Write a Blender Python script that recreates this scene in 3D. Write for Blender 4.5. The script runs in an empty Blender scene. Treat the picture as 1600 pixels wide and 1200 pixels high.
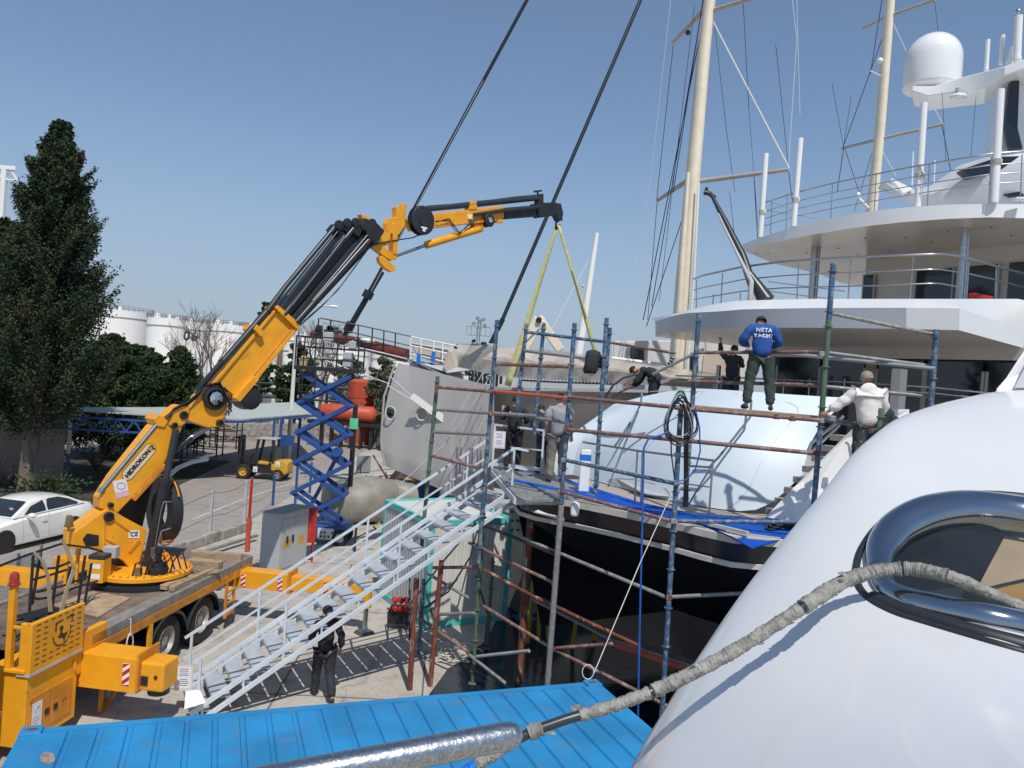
import bpy, bmesh, math, random
import numpy as np
from mathutils import Vector, Matrix
from mathutils.bvhtree import BVHTree
R = math.radians
rnd = random.Random(7)
scene = bpy.context.scene
col = scene.collection

# ---------------------------------------------------------------- camera
CAM_H, FPX, PITCH, ROLL = 6.2, 1200.0, R(-0.5), R(4.0)
cam_d = bpy.data.cameras.new('camera'); cam = bpy.data.objects.new('camera', cam_d); col.objects.link(cam)
cam_d.sensor_width = 36; cam_d.lens = 36 * FPX / 1600; cam_d.clip_end = 5000; cam_d.clip_start = 0.05
cam.matrix_world = Matrix.Translation((0, 0, CAM_H)) @ Matrix.Rotation(R(90) + PITCH, 4, 'X') @ Matrix.Rotation(ROLL, 4, 'Z')
scene.camera = cam
# ---------------------------------------------------------------- light
SUN_EL, SUN_AZ = R(57), R(16)          # azimuth measured from straight behind the camera towards its right
sdir = Vector((math.sin(SUN_AZ) * math.cos(SUN_EL), -math.cos(SUN_AZ) * math.cos(SUN_EL), math.sin(SUN_EL)))
sd = bpy.data.lights.new('sun', 'SUN'); sd.energy = 3.8; sd.angle = R(0.5); sd.color = (1.0, 0.95, 0.88)
sun = bpy.data.objects.new('sun', sd); col.objects.link(sun); sun.location = (0, -20, 40)
sun.rotation_euler = sdir.to_track_quat('Z', 'Y').to_euler()
w = bpy.data.worlds.new('World'); scene.world = w; w.use_nodes = True
nt = w.node_tree; bg = nt.nodes['Background']
sky = nt.nodes.new('ShaderNodeTexSky'); sky.sky_type = 'NISHITA'; sky.sun_disc = False
sky.sun_elevation = SUN_EL; sky.sun_rotation = math.atan2(sdir.x, sdir.y)
sky.air_density = 1.0; sky.dust_density = 0.25; sky.ozone_density = 3.0; sky.altitude = 0
wtc = nt.nodes.new('ShaderNodeTexCoord'); wsx = nt.nodes.new('ShaderNodeSeparateXYZ'); nt.links.new(wtc.outputs['Generated'], wsx.inputs[0])
wmr = nt.nodes.new('ShaderNodeMapRange'); wmr.interpolation_type = 'SMOOTHSTEP'; wmr.inputs[1].default_value = -0.05; wmr.inputs[2].default_value = 0.34; wmr.inputs[3].default_value = 0.92; wmr.inputs[4].default_value = 0.14
nt.links.new(wsx.outputs['Z'], wmr.inputs[0]); wmx = nt.nodes.new('ShaderNodeMix'); wmx.data_type = 'RGBA'; nt.links.new(wmr.outputs[0], wmx.inputs[0]); nt.links.new(sky.outputs[0], wmx.inputs[6])
wmx.inputs[7].default_value = (2.7, 3.4, 4.5, 1); nt.links.new(wmx.outputs[2], bg.inputs[0]); bg.inputs[1].default_value = 0.116
scene.view_settings.view_transform = 'Standard'; scene.view_settings.look = 'None'
scene.view_settings.exposure = 0.0; scene.view_settings.gamma = 1.0

# ---------------------------------------------------------------- from a picture point to a place
_f = Vector((0, math.cos(PITCH), math.sin(PITCH))); _u = Vector((0, -math.sin(PITCH), math.cos(PITCH))); _r = Vector((1, 0, 0))
CR = _r * math.cos(ROLL) + _u * math.sin(ROLL); CU = -_r * math.sin(ROLL) + _u * math.cos(ROLL); CF = _f
CO = Vector((0, 0, CAM_H))
def ray(px, py): return CF + CR * ((px - 800) / FPX) + CU * ((600 - py) / FPX)
def P(px, py, Y): d = ray(px, py); return CO + d * (Y / d.y)
def G(px, py, z=0.0): d = ray(px, py); return CO + d * ((z - CAM_H) / d.z)
def V(px, py, A, B):
    d = ray(px, py); nx, ny = (B[1] - A[1]), -(B[0] - A[0])
    return CO + d * ((nx * A[0] + ny * A[1]) / (nx * d.x + ny * d.y))
def lerp(a, b, t): return a + (b - a) * t
def interp(x, tab):
    if x <= tab[0][0]: return tab[0][1]
    for (x0, y0), (x1, y1) in zip(tab, tab[1:]):
        if x <= x1: return y0 + (y1 - y0) * (x - x0) / (x1 - x0)
    return tab[-1][1]

# ---------------------------------------------------------------- materials
def mat(name, c, rough=0.5, metal=0.0, var=0.12, vscale=3.0, c2=None, patch=0.0, pscale=4.0, pc=(0.1, 0.05, 0.03),
        bump=0.0, bscale=40.0, spec=0.5, coat=0.0, stretch=None, detail=6, edge=0.05, alpha=1.0, trans=0.0, coords='Object', rvar=0.12):
    m = bpy.data.materials.new(name); m.use_nodes = True
    n = m.node_tree.nodes; l = m.node_tree.links; b = n['Principled BSDF']
    tc = n.new('ShaderNodeTexCoord'); mp = n.new('ShaderNodeMapping'); l.new(tc.outputs[coords], mp.inputs[0])
    if stretch: mp.inputs['Scale'].default_value = stretch
    nz = n.new('ShaderNodeTexNoise'); nz.inputs['Scale'].default_value = vscale; nz.inputs['Detail'].default_value = detail
    l.new(mp.outputs[0], nz.inputs['Vector'])
    if c2 is None: c2 = tuple(max(0, x * (1 - var)) for x in c); c1 = tuple(min(1, x * (1 + var)) for x in c)
    else: c1 = c
    mr = n.new('ShaderNodeMapRange'); mr.inputs[1].default_value = 0.35; mr.inputs[2].default_value = 0.65
    l.new(nz.outputs['Fac'], mr.inputs[0])
    mx = n.new('ShaderNodeMix'); mx.data_type = 'RGBA'; l.new(mr.outputs[0], mx.inputs[0])
    mx.inputs[6].default_value = (*c1, 1); mx.inputs[7].default_value = (*c2, 1); out = mx.outputs[2]
    if patch > 0:
        n2 = n.new('ShaderNodeTexNoise'); n2.inputs['Scale'].default_value = pscale; n2.inputs['Detail'].default_value = 8; n2.inputs['Roughness'].default_value = 0.65
        l.new(mp.outputs[0], n2.inputs['Vector'])
        m2 = n.new('ShaderNodeMapRange'); t = 0.72 - patch * 0.35; m2.inputs[1].default_value = t; m2.inputs[2].default_value = t + edge
        l.new(n2.outputs['Fac'], m2.inputs[0])
        mx2 = n.new('ShaderNodeMix'); mx2.data_type = 'RGBA'; l.new(m2.outputs[0], mx2.inputs[0]); l.new(out, mx2.inputs[6]); mx2.inputs[7].default_value = (*pc, 1); out = mx2.outputs[2]
    l.new(out, b.inputs['Base Color'])
    b.inputs['Metallic'].default_value = metal; b.inputs['Specular IOR Level'].default_value = spec
    r2 = n.new('ShaderNodeMapRange'); r2.inputs[3].default_value = max(0.02, rough - rvar * rough); r2.inputs[4].default_value = min(1, rough + rvar)
    l.new(nz.outputs['Fac'], r2.inputs[0]); l.new(r2.outputs[0], b.inputs['Roughness'])
    if coat: b.inputs['Coat Weight'].default_value = coat; b.inputs['Coat Roughness'].default_value = 0.08
    if alpha < 1: b.inputs['Alpha'].default_value = alpha
    if trans: b.inputs['Transmission Weight'].default_value = trans
    if bump:
        n3 = n.new('ShaderNodeTexNoise'); n3.inputs['Scale'].default_value = bscale; n3.inputs['Detail'].default_value = 5; l.new(mp.outputs[0], n3.inputs['Vector'])
        bp = n.new('ShaderNodeBump'); bp.inputs['Strength'].default_value = bump; bp.inputs['Distance'].default_value = 0.02
        l.new(n3.outputs['Fac'], bp.inputs['Height']); l.new(bp.outputs[0], b.inputs['Normal'])
    return m
M = dict(
 orange=mat('orange_paint', (0.80, 0.35, 0.012), 0.42, patch=0.2, pscale=7, pc=(0.22, 0.09, 0.03), var=0.08, coat=0.2, edge=0.12),
 orange_dirty=mat('dirty_orange_paint', (0.62, 0.24, 0.02), 0.5, patch=0.45, pscale=9, pc=(0.16, 0.09, 0.05), var=0.15, edge=0.15),
 black=mat('black_paint', (0.018, 0.02, 0.022), 0.38, patch=0.2, pscale=12, pc=(0.07, 0.065, 0.06), edge=0.2),
 boomgrey=mat('dark_grey_boom_paint', (0.03, 0.036, 0.042), 0.3, patch=0.2, pscale=7, pc=(0.10, 0.10, 0.095), edge=0.25, stretch=(1, 1, 1)),
 rubber=mat('tyre_rubber', (0.022, 0.021, 0.02), 0.85, patch=0.4, pscale=5, pc=(0.075, 0.065, 0.055), edge=0.3, bump=0.3, bscale=20),
 rim=mat('wheel_steel', (0.42, 0.40, 0.37), 0.5, 0.4, patch=0.4, pc=(0.15, 0.1, 0.07), edge=0.2),
 chrome=mat('polished_steel', (0.72, 0.73, 0.74), 0.10, 1.0, var=0.04, vscale=6),
 chromedust=mat('dusty_polished_steel', (0.40, 0.43, 0.46), 0.27, 1.0, var=0.14, vscale=40, patch=0.6, pscale=120, pc=(0.66, 0.67, 0.67), edge=0.15, bump=0.12, bscale=60),
 steel=mat('brushed_steel', (0.45, 0.46, 0.47), 0.28, 1.0, var=0.1, vscale=8),
 galv=mat('pale_grey_painted_steel', (0.58, 0.64, 0.69), 0.5, 0.1, var=0.08, patch=0.2, pscale=9, pc=(0.4, 0.42, 0.43), edge=0.2),
 white=mat('white_gelcoat', (0.80, 0.81, 0.80), 0.16, var=0.012, vscale=1, coat=0.5, rvar=0.03),
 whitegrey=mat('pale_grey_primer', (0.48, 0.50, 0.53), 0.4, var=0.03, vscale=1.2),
 railcream=mat('weathered_cream_rub_rail', (0.50, 0.48, 0.43), 0.5, var=0.1),
 ringchrome=mat('weathered_chrome', (0.36, 0.40, 0.44), 0.09, 1.0, var=0.05, vscale=5, patch=0.25, pscale=70, pc=(0.66, 0.67, 0.68), edge=0.2),
 treadgrey=mat('grey_tread_steel', (0.42, 0.46, 0.49), 0.5, 0.1, var=0.12, patch=0.3, pc=(0.28, 0.28, 0.28), edge=0.25),
 doorwhite=mat('pale_blue_white_gelcoat', (0.60, 0.68, 0.74), 0.42, var=0.02, vscale=1, coat=0.08, rvar=0.04),
 soffit=mat('soffit_white', (0.62, 0.60, 0.56), 0.3, var=0.03, vscale=1, coat=0.3),
 nearwhite=mat('glossy_white_hull', (0.66, 0.672, 0.675), 0.14, bump=0.06, bscale=1.3, var=0.03, vscale=0.8, coat=0.6, rvar=0.03, patch=0.05, pscale=30, pc=(0.6, 0.61, 0.63), edge=0.3),
 clearglass=mat('clear_window_glass', (0.05, 0.06, 0.07), 0.03, alpha=0.35, spec=0.9, rvar=0.01),
 clothpattern=mat('patterned_dark_cloth', (0.06, 0.055, 0.06), 0.9, patch=0.32, pscale=26, pc=(0.6, 0.56, 0.54), edge=0.03, stretch=(1, 1, .45)),
 hullblack=mat('black_antifouling', (0.006, 0.008, 0.013), 0.55, var=0.3, spec=0.25),
 darkgloss=mat('dark_navy_gloss', (0.004, 0.012, 0.026), 0.12, var=0.3, bump=0.25, bscale=5, rvar=0.03),
 navy=mat('navy_hull_paint', (0.003, 0.007, 0.016), 0.3, var=0.2, vscale=2, coat=0.3),
 glass=mat('dark_window_glass', (0.012, 0.02, 0.027), 0.06, var=0.2, vscale=1, spec=0.8, rvar=0.02),
 carglass=mat('car_glass', (0.02, 0.028, 0.035), 0.06, var=0.2, spec=0.9, rvar=0.02),
 carpaint=mat('white_car_paint', (0.82, 0.82, 0.78), 0.2, var=0.01, coat=0.8, rvar=0.03),
 cream=mat('cream_mast_paint', (0.78, 0.69, 0.53), 0.35, var=0.05, vscale=2, patch=0.08, pscale=3, pc=(0.45, 0.4, 0.32), edge=0.2),
 creamgrey=mat('spreader_grey_cream', (0.42, 0.38, 0.32), 0.4, var=0.08),
 wire=mat('rigging_wire', (0.06, 0.065, 0.075), 0.4, 0.6),
 darkrod=mat('dark_furler_rod', (0.022, 0.028, 0.038), 0.4, 0.3),
 blue=mat('blue_lift_paint', (0.02, 0.075, 0.26), 0.4, patch=0.2, pscale=8, pc=(0.03, 0.05, 0.12), var=0.15, edge=0.15),
 red=mat('red_paint', (0.48, 0.022, 0.018), 0.4, var=0.12, patch=0.12, pscale=7, pc=(0.2, 0.03, 0.02), edge=0.2),
 redor=mat('red_orange_tank_paint', (0.50, 0.075, 0.035), 0.5, var=0.1, patch=0.1, pc=(0.35, 0.06, 0.03), edge=0.2),
 cabgrey=mat('grey_cabinet_paint', (0.42, 0.43, 0.44), 0.5, var=0.04, patch=0.15, pc=(0.3, 0.29, 0.28), edge=0.3),
 contblue=mat('container_blue_paint', (0.020, 0.225, 0.475), 0.5, var=0.16, vscale=1.6, patch=0.5, pscale=3.4, pc=(0.085, 0.20, 0.32), edge=0.22, bump=0.35, bscale=2.5, detail=10),
 rustspot=mat('rust_stain', (0.26, 0.20, 0.17), 0.8, var=0.4, vscale=10),
 teal=mat('teal_frame_paint', (0.10, 0.48, 0.45), 0.45, var=0.08, patch=0.12, pc=(0.12, 0.28, 0.25), edge=0.2),
 cabinwhite=mat('off_white_cabin_panel', (0.62, 0.61, 0.57), 0.55, var=0.05, patch=0.12, pscale=2, pc=(0.42, 0.4, 0.36), edge=0.35),
 sblue=mat('scaffold_blue_tube', (0.04, 0.105, 0.20), 0.5, 0.1, patch=0.62, pscale=12, pc=(0.24, 0.25, 0.25), edge=0.08),
 sgreen=mat('scaffold_green_tube', (0.085, 0.15, 0.095), 0.55, 0.1, patch=0.55, pscale=8, pc=(0.14, 0.13, 0.11), edge=0.1),
 sbrown=mat('scaffold_brown_tube', (0.20, 0.10, 0.085), 0.6, 0.1, patch=0.62, pscale=9, pc=(0.30, 0.25, 0.23), edge=0.12),
 sred=mat('scaffold_red_tube', (0.46, 0.10, 0.06), 0.5, 0.1, patch=0.35, pscale=9, pc=(0.30, 0.18, 0.15), edge=0.12),
 sgrey=mat('scaffold_grey_tube', (0.22, 0.23, 0.23), 0.55, 0.2, patch=0.5, pscale=11, pc=(0.42, 0.41, 0.38), edge=0.12),
 rust=mat('rusty_pole', (0.16, 0.045, 0.028), 0.8, var=0.3, patch=0.5, pscale=7, pc=(0.36, 0.27, 0.2), edge=0.08, stretch=(1, 1, 0.35)),
 wood=mat('weathered_timber', (0.36, 0.26, 0.17), 0.8, var=0.25, vscale=6, stretch=(1, 1, 6), bump=0.3, bscale=20),
 woodn=mat('fresh_timber', (0.58, 0.38, 0.18), 0.7, var=0.2, vscale=6, bump=0.2),
 teak=mat('weathered_teak_deck', (0.38, 0.33, 0.29), 0.7, var=0.2, vscale=12, stretch=(1, 8, 1), bump=0.2),
 deckply=mat('worn_plywood_deck', (0.17, 0.13, 0.10), 0.8, var=0.35, vscale=2.5, patch=0.7, pscale=2.2, pc=(0.06, 0.048, 0.042), edge=0.25, bump=0.2, bscale=14),
 checker=mat('dirty_checker_plate', (0.28, 0.27, 0.25), 0.6, 0.3, var=0.2, vscale=6, patch=0.3, pc=(0.14, 0.12, 0.1), edge=0.3, bump=0.4, bscale=60),
 carpet=mat('blue_carpet', (0.012, 0.085, 0.42), 0.95, var=0.16, vscale=4, bump=0.25, bscale=80, spec=0.1),
 tarp=mat('grey_tarpaulin', (0.25, 0.235, 0.20), 0.5, var=0.15, vscale=2, bump=0.5, bscale=3.5, patch=0.25, pc=(0.36, 0.345, 0.30), edge=0.3),
 concrete=mat('concrete', (0.37, 0.34, 0.30), 0.85, var=0.07, vscale=0.35, patch=0.35, pscale=0.9, pc=(0.27, 0.245, 0.22), edge=0.35, bump=0.2, bscale=9, detail=12),
 barrier=mat('weathered_concrete', (0.33, 0.31, 0.27), 0.9, var=0.25, vscale=3, patch=0.4, pscale=3, pc=(0.16, 0.15, 0.13), edge=0.1, bump=0.3, bscale=10),
 asphalt=mat('worn_asphalt', (0.27, 0.245, 0.22), 0.9, var=0.08, vscale=0.5, patch=0.25, pscale=0.6, pc=(0.2, 0.185, 0.17), edge=0.3, bump=0.15, bscale=20, coords='Object'),
 soil=mat('dark_soil', (0.05, 0.045, 0.035), 0.95, var=0.4, vscale=0.8, patch=0.4, pc=(0.09, 0.08, 0.06), edge=0.2, bump=0.3, bscale=4),
 paintwhite=mat('worn_white_road_paint', (0.48, 0.46, 0.42), 0.8, var=0.15),
 bark=mat('grey_brown_bark', (0.17, 0.13, 0.10), 0.9, var=0.3, vscale=6, stretch=(1, 1, 0.2), bump=0.6, bscale=16),
 twig=mat('bare_twigs', (0.16, 0.125, 0.11), 0.9),
 leafdark=mat('cypress_foliage', (0.018, 0.040, 0.022), 0.7, c2=(0.056, 0.068, 0.032), vscale=0.9, spec=0.2),
 leafmid=mat('evergreen_foliage', (0.020, 0.046, 0.018), 0.7, c2=(0.055, 0.080, 0.030), vscale=0.8, spec=0.2),
 leafolive=mat('olive_foliage', (0.07, 0.10, 0.05), 0.7, c2=(0.14, 0.15, 0.09), vscale=1.5, spec=0.2),
 tank=mat('white_tank_paint', (0.80, 0.79, 0.76), 0.5, var=0.03, vscale=0.2, patch=0.12, pscale=0.5, pc=(0.62, 0.58, 0.52), edge=0.3),
 tankrust=mat('tank_rail_grey', (0.22, 0.18, 0.17), 0.7),
 roofgrey=mat('pale_corrugated_roof', (0.42, 0.45, 0.42), 0.6, var=0.08, vscale=0.8),
 wallbeige=mat('beige_render_wall', (0.36, 0.31, 0.26), 0.85, var=0.12, vscale=1.2, patch=0.3, pc=(0.22, 0.19, 0.16), edge=0.3),
 pipewhite=mat('white_downpipe', (0.62, 0.62, 0.58), 0.5),
 signtext=mat('dark_lettering', (0.02, 0.022, 0.03), 0.6, var=0.02),
 textblue=mat('violet_print', (0.16, 0.14, 0.42), 0.7, var=0.02),
 textwhite=mat('white_print', (0.78, 0.80, 0.82), 0.7, var=0.02),
 paper=mat('white_paper', (0.76, 0.76, 0.75), 0.7, var=0.03),
 paperpink=mat('pink_sticker', (0.72, 0.42, 0.52), 0.6, var=0.05),
 badge=mat('cream_badge', (0.72, 0.62, 0.42), 0.5, var=0.04),
 yellow=mat('yellow_paint', (0.60, 0.34, 0.03), 0.45, patch=0.2, pc=(0.3, 0.18, 0.06), edge=0.2),
 yellowdull=mat('dull_yellow_prop', (0.36, 0.27, 0.03), 0.6),
 sling=mat('yellow_green_webbing', (0.56, 0.55, 0.24), 0.8, var=0.12, vscale=8, bump=0.2),
 slingdark=mat('olive_webbing', (0.16, 0.17, 0.08), 0.8, var=0.2),
 wrapgrey=mat('ragged_grey_tape_wrap', (0.27, 0.265, 0.235), 0.6, var=0.28, vscale=22, bump=1.0, bscale=38, patch=0.2, pscale=16, pc=(0.14, 0.135, 0.12), edge=0.1),
 bluetape=mat('blue_tape', (0.02, 0.17, 0.62), 0.35, bump=0.4, bscale=20),
 hose=mat('black_hose', (0.02, 0.022, 0.028), 0.45, var=0.2),
 hosegrey=mat('grey_hose', (0.30, 0.32, 0.33), 0.4),
 hoseblue=mat('blue_hose', (0.015, 0.10, 0.42), 0.4),
 rope=mat('white_rope', (0.62, 0.58, 0.50), 0.8),
 hullbrown=mat('grey_brown_primer_hull', (0.36, 0.335, 0.305), 0.22, var=0.14, vscale=0.35, coat=0.25),
 bowsprit=mat('red_brown_timber_spar', (0.13, 0.030, 0.018), 0.35, var=0.2, vscale=3),
 wrapbeige=mat('beige_boat_fairing', (0.52, 0.45, 0.36), 0.5, var=0.12, vscale=0.5),
 lampred=mat('red_beacon_lens', (0.34, 0.03, 0.02), 0.25, coat=0.5, patch=0.35, pscale=14, pc=(0.2, 0.07, 0.05), edge=0.2),
 lampamber=mat('smoky_beacon_lens', (0.20, 0.14, 0.06), 0.3, 0.2, coat=0.5),
 greenlabel=mat('green_label', (0.10, 0.55, 0.32), 0.6),
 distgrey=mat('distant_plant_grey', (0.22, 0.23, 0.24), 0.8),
 sailbeige=mat('beige_canvas', (0.56, 0.44, 0.27), 0.8, var=0.12, vscale=3, bump=0.2, bscale=4),
 canvasorange=mat('ochre_canvas', (0.58, 0.33, 0.10), 0.8, var=0.1, vscale=3),
 skin=mat('skin', (0.44, 0.24, 0.16), 0.55, var=0.06), hairdark=mat('dark_hair', (0.018, 0.014, 0.012), 0.6),
 hairgrey=mat('grey_hair', (0.24, 0.22, 0.20), 0.7, var=0.25, vscale=60),
 clothblack=mat('black_cloth', (0.022, 0.024, 0.030), 0.85, bump=0.5, bscale=9), clothnavy=mat('navy_cloth', (0.018, 0.026, 0.055), 0.85, bump=0.5, bscale=9),
 clothgrey=mat('grey_tshirt', (0.29, 0.30, 0.31), 0.9, bump=0.6, bscale=8), clothkhaki=mat('khaki_cloth', (0.20, 0.18, 0.155), 0.9, bump=0.7, bscale=9),
 clothblue=mat('royal_blue_shirt', (0.018, 0.075, 0.30), 0.85, bump=0.6, bscale=8), clothgreen=mat('dark_green_grey_trousers', (0.045, 0.058, 0.055), 0.9, bump=0.6, bscale=9),
 clothwhite=mat('off_white_hoodie', (0.74, 0.70, 0.66), 0.9, bump=0.8, bscale=9, patch=0.12, pc=(0.58, 0.45, 0.36), edge=0.2),
 shoe=mat('dark_shoe', (0.03, 0.03, 0.032), 0.6),
)
def ground_mat(name, base, dark, light, coords_scale=1.0, crack=0.35):
    m = bpy.data.materials.new(name); m.use_nodes = True
    n = m.node_tree.nodes; l = m.node_tree.links; b = n['Principled BSDF']; tc = n.new('ShaderNodeTexCoord')
    def noise(sc, det, ro=.6, dist=0.0, vec=None):
        q = n.new('ShaderNodeTexNoise'); q.inputs['Scale'].default_value = sc; q.inputs['Detail'].default_value = det; q.inputs['Roughness'].default_value = ro; q.inputs['Distortion'].default_value = dist
        l.new(vec or tc.outputs['Object'], q.inputs['Vector']); return q.outputs['Fac']
    def ramp(src, a, b_, lo=0.0, hi=1.0):
        q = n.new('ShaderNodeMapRange'); q.inputs[1].default_value = a; q.inputs[2].default_value = b_; q.inputs[3].default_value = lo; q.inputs[4].default_value = hi; l.new(src, q.inputs[0]); return q.outputs[0]
    def mix(f, a, c):
        q = n.new('ShaderNodeMix'); q.data_type = 'RGBA'; l.new(f, q.inputs[0])
        if isinstance(a, tuple): q.inputs[6].default_value = (*a, 1)
        else: l.new(a, q.inputs[6])
        q.inputs[7].default_value = (*c, 1); return q.outputs[2]
    c = mix(ramp(noise(.22, 9, .65, .6), .38, .64), base, light)
    c = mix(ramp(noise(1.7, 10, .7), .5, .72, 0, .75), c, dark)
    c = mix(ramp(noise(9.0, 6, .7), .56, .66, 0, .45), c, tuple(x * .75 for x in dark))
    mp = n.new('ShaderNodeMapping'); mp.inputs['Rotation'].default_value = (0, 0, .35); mp.inputs['Scale'].default_value = (2.2, .16, 1); l.new(tc.outputs['Object'], mp.inputs[0])
    c = mix(ramp(noise(1.0, 4, .5, .3, mp.outputs[0]), .60, .70, 0, .45), c, dark)
    vo = n.new('ShaderNodeTexVoronoi'); vo.feature = 'DISTANCE_TO_EDGE'; vo.inputs['Scale'].default_value = .42
    ad = n.new('ShaderNodeVectorMath'); ad.operation = 'ADD'; nn = n.new('ShaderNodeTexNoise'); nn.inputs['Scale'].default_value = 1.4; nn.inputs['Detail'].default_value = 6; l.new(tc.outputs['Object'], nn.inputs['Vector']); l.new(tc.outputs['Object'], ad.inputs[0]); l.new(nn.outputs['Color'], ad.inputs[1]); l.new(ad.outputs[0], vo.inputs['Vector'])
    c = mix(ramp(vo.outputs['Distance'], .002, .012, crack, 0.0), c, tuple(x * .5 for x in dark))
    l.new(c, b.inputs['Base Color']); b.inputs['Roughness'].default_value = .88; b.inputs['Specular IOR Level'].default_value = .3
    bp = n.new('ShaderNodeBump'); bp.inputs['Strength'].default_value = .25; bp.inputs['Distance'].default_value = .01; l.new(noise(14, 8, .7), bp.inputs['Height']); l.new(bp.outputs[0], b.inputs['Normal']); return m
def film_mat(a0=0.9, a1=0.99, nm='clear_plastic_film'):
    m = bpy.data.materials.new(nm); m.use_nodes = True
    n = m.node_tree.nodes; l = m.node_tree.links; b = n['Principled BSDF']
    tc = n.new('ShaderNodeTexCoord'); mp = n.new('ShaderNodeMapping'); mp.inputs['Scale'].default_value = (1, 1, 0.25); l.new(tc.outputs['Object'], mp.inputs[0])
    nz = n.new('ShaderNodeTexNoise'); nz.inputs['Scale'].default_value = 1.6; nz.inputs['Detail'].default_value = 7; l.new(mp.outputs[0], nz.inputs[0])
    mr = n.new('ShaderNodeMapRange'); mr.inputs[1].default_value = 0.3; mr.inputs[2].default_value = 0.75; mr.inputs[3].default_value = a0; mr.inputs[4].default_value = a1
    l.new(nz.outputs['Fac'], mr.inputs[0]); l.new(mr.outputs[0], b.inputs['Alpha'])
    b.inputs['Base Color'].default_value = (0.46, 0.445, 0.435, 1); b.inputs['Roughness'].default_value = 0.3
    b.inputs['Specular IOR Level'].default_value = 0.8
    bp = n.new('ShaderNodeBump'); bp.inputs['Strength'].default_value = 0.25; bp.inputs['Distance'].default_value = 0.05
    l.new(nz.outputs['Fac'], bp.inputs['Height']); l.new(bp.outputs[0], b.inputs['Normal']); return m
M['film'] = film_mat(); M['filmthin'] = film_mat(0.25, 0.75, 'thin_plastic_film')
M['concrete'] = ground_mat('stained_concrete', (.40, .365, .315), (.20, .18, .16), (.48, .45, .40))
M['asphalt'] = ground_mat('dusty_asphalt', (.30, .27, .24), (.20, .18, .165), (.34, .31, .28), crack=.25)

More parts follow.
